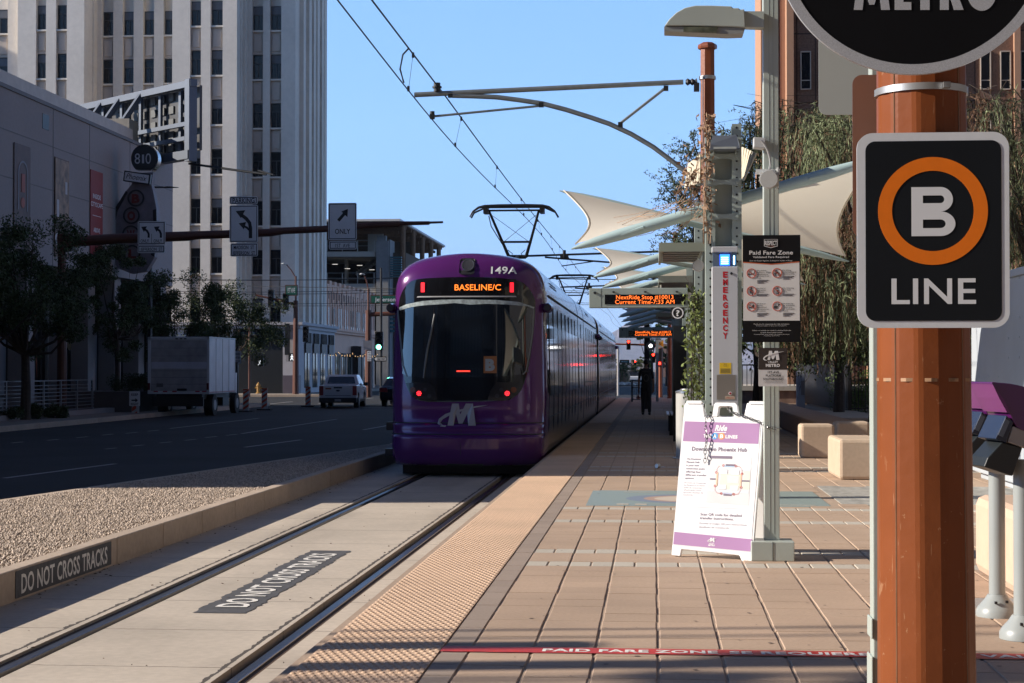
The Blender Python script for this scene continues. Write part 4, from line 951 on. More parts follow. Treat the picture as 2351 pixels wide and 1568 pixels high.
b.tube([(-27, 100, 6.5), (-3.2, 92, 5.6), (6, 96, 6.6)], .02, 4); b.tube([(-27, 110, 5.6), (-3.2, 104, 5.4), (8, 108, 6.2)], .02, 4)
tag(b.build('cross_street_wires', m_wire), 'thin overhead wires strung across the junction in front of the cream tower', 'wires')
# ================================================================ PLATFORM FURNITURE
# ---- near pole with the line sign
def rbox(b, u0, u1, v0, v1, Y, y0, y1): p, q = W(u0, v1, Y), W(u1, v0, Y); return b.box(p.x, y0, p.z, q.x, y1, q.z)
NX, NY = W(2113, 500, 5.1).x, 5.1
def frontal(u, v, Y): return B(W(u, v, Y))
np_ = thing('transit_pole', 'scuffed rust orange octagonal pole carrying the B LINE sign', 'pole', (NX, NY, 0), 'overhead line poles along the platform')
b = B(); b.tube([(NX + .016, NY, -.02), (NX - .006, NY, 4.0)], [.149, .120], 12)
def scuffed():
    m = mat('scuffed_rust_paint', (.205, .060, .020), .36, var=.10, scale=5, var2=.08, scale2=1.2, bump=.12, bscale=25, rvar=.1, spec=.18)
    t = m.node_tree; N = t.nodes; L = t.links; p = N['Principled BSDF']; src = p.inputs['Base Color'].links[0].from_socket
    tc = N.new('ShaderNodeTexCoord')
    fs = []
    for sc, th, st in ((9, .645, (1, 1, 1)), (40, .67, (1, 1, 1)), (12, .655, (6, 6, .5))):
        mp = N.new('ShaderNodeMapping'); mp.inputs['Scale'].default_value = st; L.new(tc.outputs['Object'], mp.inputs[0])
        n = N.new('ShaderNodeTexNoise'); n.inputs['Scale'].default_value = sc; n.inputs['Detail'].default_value = 9; n.inputs['Roughness'].default_value = .62; L.new(mp.outputs[0], n.inputs['Vector'])
        g_ = N.new('ShaderNodeMapRange'); g_.inputs[1].default_value = th; g_.inputs[2].default_value = th + .02; L.new(n.outputs[0], g_.inputs[0]); fs.append(g_.outputs[0])
    a = N.new('ShaderNodeMath'); a.operation = 'MAXIMUM'; L.new(fs[0], a.inputs[0]); L.new(fs[1], a.inputs[1])
    c = N.new('ShaderNodeMath'); c.operation = 'MAXIMUM'; L.new(a.outputs[0], c.inputs[0]); L.new(fs[2], c.inputs[1])
    e = N.new('ShaderNodeMath'); e.operation = 'MULTIPLY'; e.inputs[1].default_value = .55; L.new(c.outputs[0], e.inputs[0])
    mx = N.new('ShaderNodeMix'); mx.data_type = 'RGBA'; L.new(e.outputs[0], mx.inputs[0]); L.new(src, mx.inputs[6]); mx.inputs[7].default_value = (.36, .20, .11, 1); L.new(mx.outputs[2], p.inputs['Base Color']); return m
o = b.build('shaft', scuffed(), np_, bevel=.014); o.modifiers[0].angle_limit = rad(20)
def colz(v): return W(2113, v, 4.97).z
b = B()
for v, h in ((197, .010),): b.lathe([(.130, -h), (.1365, -h), (.1365, h), (.130, h)], NX + .003, NY, 24, cz=colz(v))
b.box(NX + .045, NY - .145, colz(203), NX + .065, NY - .125, colz(190)); b.build('steel_band', mat('band_steel', (.45, .46, .47), .38, metal=.7, var=.1), np_, smooth=True, sharp=50)
b = B(); b.lathe([(.130, -.005), (.1385, -.005), (.1385, .005), (.130, .005)], NX + .008, NY, 12, cz=colz(872)); b.build('worn_band', mat('worn_tan', (.30, .17, .09), .6, var=.5, scale=30), np_)
b = B()
for a_ in (225, 315): c_, s_ = math.cos(rad(a_)), math.sin(rad(a_)); b.tube([(NX + .016 + .146 * c_, NY + .146 * s_, 0), (NX - .006 + .1185 * c_, NY + .1185 * s_, 4.0)], .0025, 5)
b.v = b.v; b.build('seam_strip', mat('seam_tan', (.20, .10, .05), .5, var=.4, scale=8), np_)
YS_ = 4.915
def bigB(b, a, z, k, c):
    R_ = lambda x0, y0, x1, y1: b.box(a + x0 * k, z + y0 * k, c, a + x1 * k, z + y1 * k, c + .001)
    R_(0, 0, 26, 114); R_(26, 94.5, 66, 114); R_(26, 38.5, 66, 76.5); R_(26, 0, 66, 18.5)
    b.ring(a + 66 * k, z + 85.5 * k, 9 * k, 28.5 * k, c, c + .001, 20, -90, 90); b.ring(a + 66 * k, z + 28.5 * k, 11.9 * k, 34 * k, c, c + .001, 24, -90, 90, ry=.838)
def signf(u, v): p = W(u, v, YS_); return p.x, p.z
ls = thing('line_sign', 'black B LINE sign with an orange ring on the rust pole', 'sign', (NX, YS_, W(2113, 753, YS_).z))
x0, z0 = signf(1968.5, 753); x1, z1 = signf(2316.5, 302); b = B((0, YS_, 0)); b.rrect(x0, z0, x1, z1, .045, -.006, 0, 8); b.build('plate', mat('reflective_white', (.64, .665, .69), .42, var=.03, scale=40), ls)
xa, za = signf(1988, 737); xb_, zb = signf(2298.5, 321.5); b = B((0, YS_, 0)); b.rrect(xa, za, xb_, zb, .028, 0, .0012, 8); b.build('panel', mat('sign_black_near', (.008, .010, .013), .45, var=.15, scale=3, spec=.2), ls)
xc, zc = signf(2141.5, 484.3); k = (x1 - x0) / 348; b = B((0, YS_, 0)); b.ring(xc, zc, 93.5 * k, 125.5 * k, .0012, .0022, 72); b.build('ring', mat('sign_orange', (.78, .175, .006), .4, var=.05, scale=30), ls)
b = B((0, YS_, 0)); xt, zt = signf(2144.5, 542); bigB(b, xt - 51.5 * k, zt, k, .0012); xt, zt = signf(2143.5, 697); b.text('LINE', xt, zt, 61.5 * k, 193 * k, bold=.012, c=.0018); b.build('lettering', mat('sign_text_white', (.68, .70, .72), .42, var=.03), ls)
b = B(); b.box(x0 + .12, YS_ + .006, z1 - .12, x1 - .12, YS_ + .03, z1 - .09); b.box(x0 + .12, YS_ + .006, z0 + .09, x1 - .12, YS_ + .03, z0 + .12); b.build('bracket', M_STEEL, ls)
def heavy(b, k):
    q = lambda u, v: (W(u, 23 - v, 4.88).x, W(u, 23 - v, 4.88).z); H = 88
    P_ = lambda pts: b.poly([q(*p) for p in pts], .0012, .0022)
    P_([(1960, 0), (1972, H), (1984, H), (2001, 40), (2019, H), (2031, H), (2043, 0), (2023, 0), (2018, 46), (2007, 12), (1996, 12), (1985, 46), (1980, 0)])
    P_([(2054, 0), (2054, H), (2092, H), (2092, 70), (2074, 70), (2074, 54), (2089, 54), (2089, 36), (2074, 36), (2074, 18), (2092, 18), (2092, 0)])
    P_([(2113, 0), (2113, 70), (2098, 70), (2098, H), (2150, H), (2150, 70), (2134, 70), (2134, 0)])
    P_([(2158, 0), (2158, H), (2190, H), (2205, 78), (2207, 58), (2196, 42), (2212, 0), (2190, 0), (2179, 36), (2178, 36), (2178, 0)])
    x, z = q(2254, 44); b.ring(x, z, 15 * k, 33 * k, .0012, .0022, 40, ry=1.38)
YR_ = 4.88; xc, zc = W(2098, -146, YR_).x, W(2098, -146, YR_).z; k = YR_ / 3885
rs = thing('round_sign', 'large black round sign with a silver rim, cut off by the frame top', 'sign', (xc, YR_, zc))
b = B((0, YR_, 0)); b.disc(xc, zc, 311 * k, -.012, 0, 96); b.build('plate', M_BLACK, rs)
b = B((0, YR_, 0)); b.ring(xc, zc, 291 * k, 314 * k, -.013, .003, 110)
m_ref = mat('silver_reflective', (.40, .41, .43), .35, var=.28, scale=420); b.build('rim', m_ref, rs)
b = B((0, YR_, 0)); b.disc(xc, zc, 291 * k, 0, .001, 90); b.build('face', mat('round_face_black', (.004, .004, .005), .5, var=.2, spec=.15), rs)
b = B((0, YR_, 0)); p = W(2120, 23, YR_); heavy(b, k); b.text('VALLEY', p.x, p.z + 105 * k, 60 * k, 240 * k, bold=.018, c=.0012); mlogo(b, p.x, p.z + 260 * k, 150 * k); b.build('lettering', m_ref, rs)
# ---- backs of the signs on the pale post behind
sp_ = thing('sign_post', 'pale green post half hidden behind the rust pole', 'post', (.76, 5.55, 0))
xl = W(2003.5, 1100, 5.5).x
b = B(); b.box(xl, 5.5, 0, xl + .06, 5.58, 3.4); b.box(xl - .008, 5.49, W(0, 1440, 5.5).z, xl + .0, 5.59, W(0, 1395, 5.5).z + .0); b.box(xl - .008, 5.49, .42, xl + .0, 5.6, .56); b.build('post_shaft', M_GREEN, sp_, bevel=.004)
Yp = 5.47
p0, p1 = W(1958, 545, Yp), W(2110, 170, Yp); b = B((0, Yp, 0)); b.rrect(p0.x, p0.z, p1.x, p1.z, .03, -.004, 0, 6); tag(b.build('brown_sign_back', mat('anodised_brown', (.30, .165, .115), .35, metal=.4, var=.1, scale=3)), 'back of a brown sign plate on the pale post beside the rust pole', 'sign')
Yp = 6.2; p0, p1 = W(1880, 264, Yp), W(2060, -60, Yp); b = B((0, Yp, 0)); b.rrect(p0.x, p0.z, p1.x, p1.z, .03, -.004, 0, 6); tag(b.build('grey_sign_back', mat('sign_back_grey', (.40, .42, .39), .5, var=.04)), 'back of a pale grey sign plate under the round sign', 'sign')
t = thing('sign_post', 'thin pale post holding the grey sign plate high up', 'post', (.8, 6.25, 0)); B().box(.835, 6.21, 0, .885, 6.27, 3.6).build('post_shaft', M_GREEN, t)
# ---- ticket validators
m_vg = mat('validator_grey', (.29, .315, .31), .35, var=.05); m_vp = mat('validator_purple', (.085, .012, .10), .28, var=.05, coat=.4)
def vf(x, y): return (1894 + .506 * x - 1500, 774.9 + .506 * y - 846)
def validator(Y, label):
    cx = 2.048 if Y > 10 else 2.016; t = thing('ticket_validator', label, 'ticket validator', (cx, Y, 0), 'ticket validators on posts')
    b = B(); b.lathe([(.125, 0), (.125, .035), (.110, .06), (.075, .10), (.056, .13)], cx, Y, 28); b.build('base', m_vg, t, smooth=True)
    b = B(); b.cyl((cx, Y, .12), (cx, Y, .98), .048, .048, 20); b.build('post', m_vg, t, smooth=True)
    b = B(); b.box(cx - .035, Y - .11, .085, cx - .02, Y - .09, .10); b.box(cx + .03, Y - .1, .09, cx + .045, Y - .085, .105); b.build('base_notch', M_BLACK, t)
    s2 = 3885 / 9.5; q = lambda x, y: (((1894 + .506 * x) - 2345) / s2 , 1.48 - ((774.9 + .506 * y) - 846) / s2)
    F_ = lambda: B((cx, Y, 0), (1, .25, 0), (0, 0, 1))
    hood = smooth_poly([q(700, 206), (q(735, 202)), q(820, 212), q(925, 245), q(985, 300), q(960, 395), q(905, 418), q(862, 416), q(818, 396), q(790, 350), q(752, 275)], 3)
    b = F_(); b.poly(hood, -.15, .13); h_ = b.build('hood', m_vp, t, bevel=.006)
    b = F_(); b.poly([q(700, 210), q(752, 275), q(778, 330), q(766, 332), q(730, 270)], -.15, .145); b.build('hood_lip', mat('validator_purple_light', (.15, .022, .14), .3), h_)
    b = F_(); b.poly([q(800, 392), q(862, 414), q(900, 418), q(868, 492), q(776, 462)], -.12, .125); b.build('grey_body', mat('body_taupe', (.30, .28, .26), .5), t, bevel=.005)
    b = F_(); b.poly([q(770, 345), q(802, 375), q(770, 465), q(718, 448)], -.10, .128); r_ = b.build('reader', mat('reader_navy', (.012, .02, .045), .25), t, bevel=.004)
    b = F_(); b.poly([q(764, 358), q(784, 372), q(752, 440), q(730, 430)], .128, .131); b.build('reader_screen', mat('reader_label', (.12, .15, .19), .3), r_)
    b = F_(); b.poly([q(756, 462), q(852, 488), q(805, 612), q(672, 570), q(690, 530)], -.10, .11); b.build('lower_cover', mat('flap_black', (.012, .016, .018), .4), t, bevel=.006)
    return t
validator(9.5, 'ticket validator with a purple hood cut off by the right edge of the frame'); validator(10.35, 'ticket validator with a purple hood half hidden behind the rust pole')
# ---- seat wall, big cabinet
b = B(); b.box(2.33, 8.2, 0, 6.5, 12.6, .565); tag(b.build('seat_wall', mat('peach_concrete', (.56, .40, .29), .85, var=.06, scale=8, bump=.3, bscale=110), bevel=.07), 'smooth peach concrete seat wall behind the ticket validators', 'wall')
cb = thing('equipment_cabinet', 'large grey riveted steel equipment cabinet behind the ticket validators', 'cabinet', (5.2, 19.5, 0))
m_cab = mat('cabinet_blue_grey', (.42, .46, .50), .45, var=.05, scale=2, bump=.05)
b = B(); b.box(4.3, 15.2, .10, 6.4, 23.4, 2.58); b.box(4.4, 15.3, 0, 6.3, 23.3, .1); b.build('body', m_cab, cb, bevel=.015)
b = B(); b.box(4.26, 15.1, 2.58, 6.45, 23.5, 2.66); b.build('roof', m_cab, cb)
for yy in (19.8, 22.6, 16.6): b = B((4.30, yy, 2.66), (0, -1, 0)); b.ring(0, .02, .07, .11, -.012, .012, 20, 0, 180); b.box(-.2, -.03, -.012, .2, .03, .012); b.build('lifting_lug', m_cab, cb)
b = B()
for yy in [15.4 + .62 * k for k in range(13)]:
    for zz in [.2 + .235 * k for k in range(11)]:
        if (int(yy * 10) + int(zz * 10)) % 2 or zz > 2.4 or zz < .25: b.lathe([(.014, 0), (.012, .008), (.001, .012)], 0, 0, 8); i0 = len(b.v) - 24; b.v[i0:] = [(4.3 - p[2], yy + p[0], zz + p[1]) for p in b.v[i0:]]
o = b.build('rivets', m_cab, cb, smooth=True); o['kind'] = 'stuff'
b = B((4.297, 21.3, 2.22), (0, -1, 0)); b.box(-.2, -.12, 0, .2, .13, .004); b.build('sticker', mat('sticker_blue', (.05, .10, .32), .5), cb)
b = B((4.293, 21.3, 2.22), (0, -1, 0)); b.box(-.14, .0, 0, .05, .09, .002); b.box(.02, -.09, 0, .16, -.02, .002); b.build('sticker_print', M_SIGNW, cb)
# ---- stone blocks and benches
def block(x0, x1, y0, y1, h, label, rz=0):
    cx, cy = (x0 + x1) / 2, (y0 + y1) / 2; t = thing('stone_block', label, 'block seat', (cx, cy, 0), 'tan block seats', rz)
    B().box(x0 - cx, y0 - cy, .0, x1 - cx, y1 - cy, h).build('block', M_CONCT, t, world=False, bevel=.045); return t
block(2.42, 2.97, 28.2, 28.8, .56, 'tan rounded stone block seat in full sun, the one nearest the lamp post')
block(3.15, 3.72, 29.6, 30.2, .56, 'tan rounded stone block seat half hidden behind the sunny one')
block(2.46, 3.05, 22.8, 24.3, .54, 'tan stone block seat striped with shadows beside the rust pole')
b = B(); b.box(3.15, 31.5, 0, 4.0, 53, .44); tag(b.build('stone_bench', mat('brown_stone', (.48, .29, .19), .85, var=.1, bump=.3), bevel=.04), 'long low brown stone bench running back behind the block seats', 'bench')
b = B(); b.box(4.3, 46, 0, 6.3, 54, .16); tag(b.build('planter_kerb', M_CONCT, bevel=.03), 'low pale kerb at the foot of the black fence', 'kerb')
# ---- lamp post with its signs
LX0, LX1, LY = W(1755, 1200, 13.25).x, W(1790, 1200, 13.25).x, 13.25
lp_ = thing('lamp_post', 'pale green square lamp post with a shoebox lamp behind the folding sign', 'lamp post', ((LX0 + LX1) / 2, LY + .06, 0))
zt = W(0, 12, LY).z; b = B(); b.box(LX0, LY, .1, LX1, LY + .13, zt); b.build('shaft', M_GREEN, lp_, bevel=.004)
b = B()
for q in (.35, .62): b.box(LX0 + (LX1 - LX0) * q, LY - .0015, .2, LX0 + (LX1 - LX0) * q + .003, LY + .0, zt)
b.build('groove', M_GREEND, lp_)
p0 = W(1725, 1282, 13.13); p1 = W(1824, 1240, 13.13); b = B(); b.box(p0.x, 13.13, .0, p1.x, 13.42, .15); b.build('base_box', M_GREEN, lp_, bevel=.006); b = B(); xm = (p0.x + p1.x) / 2; b.box(xm - .002, 13.127, 0, xm + .002, 13.13, .15); b.disc; b.build('base_seam', M_BLACK, lp_)
def lq(x, y, Y=13.3): p = W(1492.4 + x * .2928, y * .2928, Y); return p.x, p.z
b = B((0, 13.19, 0)); up = [lq(*q) for q in ((112, 232), (150, 180), (205, 128), (270, 92), (350, 74), (480, 74), (632, 80), (642, 94), (690, 94), (697, 106), (732, 102), (738, 190), (740, 246), (640, 240), (260, 232))]
hd = thing('lamp_head_dummy', '', '', (0, 0, 0)); bpy.data.objects.remove(hd)
b.poly(up, -.16, .04); h_ = b.build('lamp_head', M_GREEN, lp_, bevel=.012)
b = B((0, 13.19, 0)); b.poly([lq(*q) for q in ((110, 236), (738, 246), (724, 290), (600, 294), (112, 272))], -.15, .03); b.build('lamp_skirt', mat('lamp_skirt_grey', (.26, .27, .255), .45), h_)
b = B((0, 13.15, 0)); b.poly([lq(*q) for q in ((262, 240), (528, 244), (512, 286), (258, 276))], -.1, .0015); b.build('lamp_glass', mat('lamp_glass_old', (.13, .14, .10), .2, var=.5, scale=14), h_)
b = B((0, 13.19, 0)); b.poly([lq(*q) for q in ((732, 110), (886, 112), (886, 236), (736, 232))], -.11, -.0); b.build('lamp_arm', M_GREEN, lp_)
b = B((0, 13.2, 0)); b.poly([lq(*q) for q in ((806, 1092), (898, 1098), (892, 1180), (806, 1170))], -.1, .03); b.build('junction_box', mat('light_grey_paint', (.52, .53, .52), .4), lp_, bevel=.005)
b = B(); C_ = [lq(*q) for q in ((862, 1125), (885, 1150), (912, 1200), (930, 1260), (932, 1310), (926, 1345))]; b.tube([(x, 13.14, z) for x, z in C_], .009, 6); b.build('cable', mat('cable_grey', (.3, .3, .3), .5), lp_)
hx, hz_ = lq(910, 1440); ht = thing('loudspeaker', 'round pale grey loudspeaker on the lamp post', 'loudspeaker', (hx, 13.05, hz_))
b = B(); b.tube([(hx + .03, 13.25, hz_ + .05), (hx, 12.98, hz_)], [.058, .074], 22); b.build('housing', mat('light_grey_paint', (.52, .53, .52), .4), ht)
b = B(); b.tube([(hx, 12.978, hz_), (hx - .001, 12.972, hz_ - .001)], [.068, .066], 22); b.build('grille', mat('speaker_grille', (.36, .37, .36), .6, var=.1, scale=200), ht)
b = B()
for k in range(11): a = rad(-10 + k * 20); b.tube([(hx + .03 + .058 * math.cos(a), 13.24, hz_ + .05 + .058 * math.sin(a)), (hx + .074 * math.cos(a), 12.99, hz_ + .074 * math.sin(a))], .005, 4)
b.box(hx - .085, 13.18, hz_ + .06, hx + .1, 13.20, hz_ + .1); b.box(hx + .07, 13.05, hz_ - .05, hx + .082, 13.22, hz_ + .1); b.build('ribs', mat('light_grey_paint', (.5, .5, .5)), ht)
# fare notice
YF = 13.17
def pf(x, y): p = W(1664.6 + .2562 * x, 516.6 + .2562 * y, YF); return p.x, p.z
def FB(c=0): return B((0, YF - c, 0))
fn = thing('fare_notice', 'tall black and white Paid Fare Zone notice on the lamp post', 'sign', (pf(417, 1050)[0], YF, pf(417, 1050)[1]))
a0, a1 = pf(160, 1050), pf(675, 88); b = FB(); b.box(a0[0], a0[1], -.004, a1[0], a1[1], 0); b.build('plate', mat('notice_black', (.006, .006, .007), .5, var=.1, spec=.2), fn)
b = FB(.001); b.poly([pf(*q) for q in ((163, 858), (670, 856), (666, 334), (415, 356), (163, 338))], 0, .001); b.build('white_field', mat('notice_white', (.66, .66, .64), .5, var=.02), fn)
b = FB(.0025); b.poly([pf(*q) for q in ((163, 338), (415, 356), (666, 334), (666, 326), (415, 348), (163, 330))], 0, .0005); m_or = mat('notice_orange', (.55, .12, .04), .5); b.build('orange_rule', m_or, fn)
k = .2562 * YF / 3885
def T(b, s, x, y, h, w, al='c', bold=0., slant=0.): p = pf(x, y); b.text(s, p[0], p[1], h * k, w * k, al, bold, c=.002, slant=slant)
b = FB(.001); T(b, 'RESPECT', 410, 180, 40, 108, bold=.03); b.box(*pf(350, 130), 0, *pf(470, 127), .002); b.box(*pf(350, 192), 0, *pf(353, 130), .002); b.box(*pf(468, 192), 0, *pf(471, 130), .002); b.poly([pf(350, 190), pf(410, 206), pf(470, 190), pf(470, 186), pf(410, 201), pf(350, 186)], 0, .002)
T(b, 'Paid Fare Zone', 413, 264, 36, 384, bold=.018); T(b, 'Validated Fare Required', 411, 295, 18, 318, bold=.012); T(b, 'Zona de Pasajes Pagados. Se Requiere Validar el Pasaje', 410, 324, 10, 378, slant=.2)
T(b, 'Thank you for respecting the ride and others.', 416, 892, 10, 318); T(b, 'Gracias por respetar el viaje y a los otros pasajeros.', 415, 906, 7, 268, slant=.2); T(b, 'Failure to comply can result in removal from the', 418, 949, 10, 340); T(b, 'system, fines and/or arrest.', 417, 968, 10, 194); T(b, 'El incumplimiento puede resultar en la remocion del sistema,', 418, 983, 7, 314, slant=.2); T(b, 'en multas y/o en el arresto.', 418, 995, 7, 140, slant=.2)
b.build('lettering', mat('notice_text_white', (.68, .68, .67), .5), fn)
b = FB(.001); T(b, 'THE RIDE', 410, 192, 7, 60); b.build('small_lettering', m_or, fn)
b = FB(.002)
for (cx, cy, lines, sub) in ((237, 433, ('No alcohol,', 'tobacco, illegal', 'substances or', 'smoking of any', 'type.'), 3), (466, 430, ('No biking,', 'rollerblading or', 'skateboarding.'), 3), (237, 592, ('No loud or', 'disruptive', 'behavior.'), 2), (468, 590, ('No littering.', 'Use trash', 'cans.'), 2), (237, 730, ('No food or', 'drinks.', 'Spill-proof', 'containers are', 'permitted.'), 3), (468, 728, ('No loitering', 'or soliciting.', 'Travel must', 'be destination', 'based.'), 3)):
    y = cy - 20
    for l_ in lines: T(b, l_, cx + 50, y, 11, len(l_) * 7.6, 'l', bold=.012); y += 16.5
    for j in range(sub): q0, q1 = pf(cx + 50, y + 2), pf(cx + 50 + (100, 86, 60)[j], y - 3); b.box(q0[0], q0[1], 0, q1[0], q1[1], .002); y += 12
b.build('rule_text', mat('notice_text_dark', (.05, .05, .055), .5), fn)
b = FB(.002)
for cx, cy in ((237, 433), (466, 430), (237, 592), (468, 590), (237, 730), (468, 728)):
    x, z = pf(cx, cy); b.ring(x, z, 37 * k, 43 * k, 0, .003, 24)
    sl = 1 if cy < 700 or cx < 300 else 0
    if sl: a = rad(-38); c_, s_ = math.cos(a), math.sin(a); r = 38 * k; w_ = 2.6 * k; b.poly([(x - r * c_ - w_ * s_, z - r * s_ * 1 + w_ * c_), (x + r * c_ - w_ * s_, z + r * s_ + w_ * c_), (x + r * c_ + w_ * s_, z + r * s_ - w_ * c_), (x - r * c_ + w_ * s_, z - r * s_ - w_ * c_)], .002, .003)
b.build('prohibition_rings', mat('notice_ring_red', (.52, .10, .06), .5), fn)
b = FB(.002); pk_ = lambda pts: b.poly([pf(*q) for q in pts], 0, .0015)
pk_([(205, 446), (262, 442), (262, 434), (205, 438)]); pk_([(258, 432), (262, 410), (256, 400), (262, 398), (268, 412), (263, 432)])
for x in (446, 486): p = pf(x, 446); b.ring(p[0], p[1], 8 * k, 12 * k, 0, .0015, 14)
pk_([(446, 444), (462, 424), (478, 426), (486, 446), (480, 446), (474, 432), (464, 432), (450, 446)]); p = pf(458, 410); b.disc(p[0], p[1], 6 * k, 0, .0015, 10); pk_([(450, 420), (470, 416), (482, 426), (466, 426), (458, 440), (452, 436)])
pk_([(224, 612), (222, 580), (230, 572), (246, 580), (250, 600), (246, 630), (238, 630), (240, 606), (228, 614)]); p = pf(236, 566); b.disc(p[0], p[1], 8 * k, 0, .0015, 10)
pk_([(460, 620), (460, 580), (482, 580), (482, 620), (474, 620), (474, 600), (468, 600), (468, 620)]); p = pf(470, 566); b.disc(p[0], p[1], 7 * k, 0, .0015, 10)
pk_([(215, 745), (215, 735), (240, 733), (240, 745)]); pk_([(244, 745), (242, 718), (262, 716), (260, 745)]); pk_([(250, 716), (250, 704), (253, 704), (253, 716)])
pk_([(440, 748), (440, 726), (462, 722), (472, 728), (472, 744), (462, 750)]); p = pf(484, 712); b.disc(p[0], p[1], 13 * k, 0, .0015, 12, ry=6 * k); pk_([(470, 726), (480, 716), (486, 718), (476, 730)])
b.build('pictograms', mat('notice_text_dark', (.05, .05, .055), .5), fn)
# platform name sign
ns_ = thing('platform_name_sign', 'small brown and white sign reading 1ST AVE PLATFORM SOUTHBOUND on the lamp post', 'sign', (pf(430, 1445)[0], YF, pf(430, 1445)[1]))
a0, a1 = pf(300, 1445), pf(558, 1100); b = FB(); b.rrect(a0[0], a0[1], a1[0], a1[1], .006, -.004, 0); b.build('plate', mat('notice_grey', (.60, .60, .59), .5), ns_)
a0, a1 = pf(300, 1296), pf(558, 1100); b = FB(); b.rrect(a0[0], a0[1], a1[0], a1[1], .006, 0, .001); b.build('brown_field', mat('notice_brown', (.030, .022, .019), .5), ns_)
b = FB(.001); mlogo(b, pf(430, 1165)[0], pf(430, 1165)[1], 88 * k); T(b, 'VALLEY', 428, 1235, 18, 92, bold=.03); T(b, 'METRO', 428, 1270, 26, 124, bold=.05); b.build('lettering', mat('notice_text_white', (.68, .68, .67), .5), ns_)
b = FB(.001); T(b, '1ST AVE', 433, 1328, 19, 98, bold=.03); T(b, 'PLATFORM', 433, 1358, 19, 132, bold=.03); T(b, 'SOUTHBOUND', 433, 1390, 19, 178, bold=.03)
for q in range(16): p = pf(350 + q * 11, 1404 + 4 * (q % 2)); b.disc(p[0], p[1], 2.5 * k, 0, .002, 6)
b.build('raised_lettering', mat('notice_text_dark', (.05, .05, .055), .5), ns_)
# ---- folding A frame sign
A21 = rad(21); OA = W(1541, 1277, 13.4); OA.z = 0.0; RA = Vector((math.cos(A21), -math.sin(A21), 0)); BK = Vector((math.sin(A21), math.cos(A21), 0)); T15 = rad(15)
UA = BK * math.sin(T15) + Z * math.cos(T15); WA, HA = .665, 1.25
af = thing('folding_sign', 'white folding sidewalk sign reading Ride the A B Lines beside the lamp post', 'sidewalk sign', tuple(OA + RA * WA / 2 + BK * .3))
def AB(c=0): return B(OA + RA.cross(UA) * c, RA, UA)
def aq(x, y):
    f = (y - 487) / 965; xl = 375 - f * 88; return ((x - xl) / (500 - 2 * f) * WA, HA * (1 - f))
m_pl = mat('white_plastic', (.83, .83, .83), .42, var=.02, bump=.05)
def panel(b):
    L_ = [(288, 1443), (343, 1447), (352, 1404), (706, 1424), (722, 1462), (783, 1466)]
    hi = [(877, 487), (765, 487), (745, 575), (500, 577), (488, 495), (478, 487), (382, 487), (372, 500)]
    b.poly([aq(*q) for q in L_ + hi], -.028, 0)
    return b
panel(AB()).build('front_panel', m_pl, af, bevel=.006)
b = AB(); L3 = [(548, 576), (560, 500), (572, 487), (690, 488), (702, 500), (712, 576), (684, 576), (676, 514), (666, 508), (598, 508), (588, 514), (578, 576)]; b.poly([aq(*q) for q in L3], -.045, .004); b.build('handle', m_pl, af)
OB = OA + BK * (2 * HA * math.sin(T15) + .03); UB = -BK * math.sin(T15) + Z * math.cos(T15)
bb_ = B(OB, RA, UB); bb_.poly([(0, 0), (.08, 0), (.1, .06), (WA - .1, .06), (WA - .08, 0), (WA, 0), (WA, HA), (WA - .14, HA), (WA - .17, HA - .11), (.17, HA - .11), (.14, HA), (0, HA)], 0, .028); bb_.build('rear_panel', m_pl, af, bevel=.006)
b = AB(); 
for x0 in (385, 780): a0, c0 = aq(x0, 487); b.rrect(a0, HA - .012, a0 + .13, HA + .012, .008, -.05, .01)
b.build('hinge', m_pl, af)
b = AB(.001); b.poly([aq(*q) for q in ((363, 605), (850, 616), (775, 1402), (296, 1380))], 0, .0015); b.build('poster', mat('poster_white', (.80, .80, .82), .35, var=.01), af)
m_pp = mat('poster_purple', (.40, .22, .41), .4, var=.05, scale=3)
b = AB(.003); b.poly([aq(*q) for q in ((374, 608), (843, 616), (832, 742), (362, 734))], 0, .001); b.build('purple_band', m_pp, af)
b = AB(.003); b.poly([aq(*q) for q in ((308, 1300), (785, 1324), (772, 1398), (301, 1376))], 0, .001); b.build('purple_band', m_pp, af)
kA = WA / 498
def TA(b, s, x, y, h, w, al='c', bold=0., slant=0.): a, c = aq(x, y); b.text(s, a, c, h * kA, w * kA, al, bold, c=.0008, slant=slant)
b = AB(.004); TA(b, 'Ride', 602, 664, 34, 76, bold=.05, slant=.25); TA(b, 'THE', 516, 708, 20, 48, bold=.05); TA(b, 'LINES', 667, 711, 20, 75, bold=.05); a, c = aq(560, 672); b.box(a, c - .008, 0, a + .1, c - .002, .001)
mlogo(b, *aq(542, 1338), 26 * kA); TA(b, 'VALLEY', 538, 1364, 8, 34, bold=.03); TA(b, 'METRO', 538, 1376, 9, 40, bold=.05)
b.build('lettering', m_pl, af)
for (x, col_, ch) in ((563, (.10, .38, .75), 'A'), (606, (.80, .33, .10), 'B')):
    b = AB(.004); a, c = aq(x, 699); b.disc(a, c, 20 * kA, 0, .001, 24); dsc = b.build('line_dot', mat('dot_' + ch.lower(), col_, .5), af)
    b = AB(.0055); TA(b, ch, x, 711, 24, 22, bold=.04); b.build('letter', m_pl, dsc)
m_pt = mat('poster_text_grey', (.20, .16, .22), .5)
b = AB(.003); TA(b, 'Downtown Phoenix Hub', 590, 792, 24, 342, bold=.03)
for j, l_ in enumerate(('The Downtown', 'Phoenix Hub', 'is your new', 'connection point', 'offering four', 'different transfer', 'options.')): TA(b, l_, 387 - j * 2, 850 + j * 20, 11, len(l_) * 7.3, 'l', bold=.01)
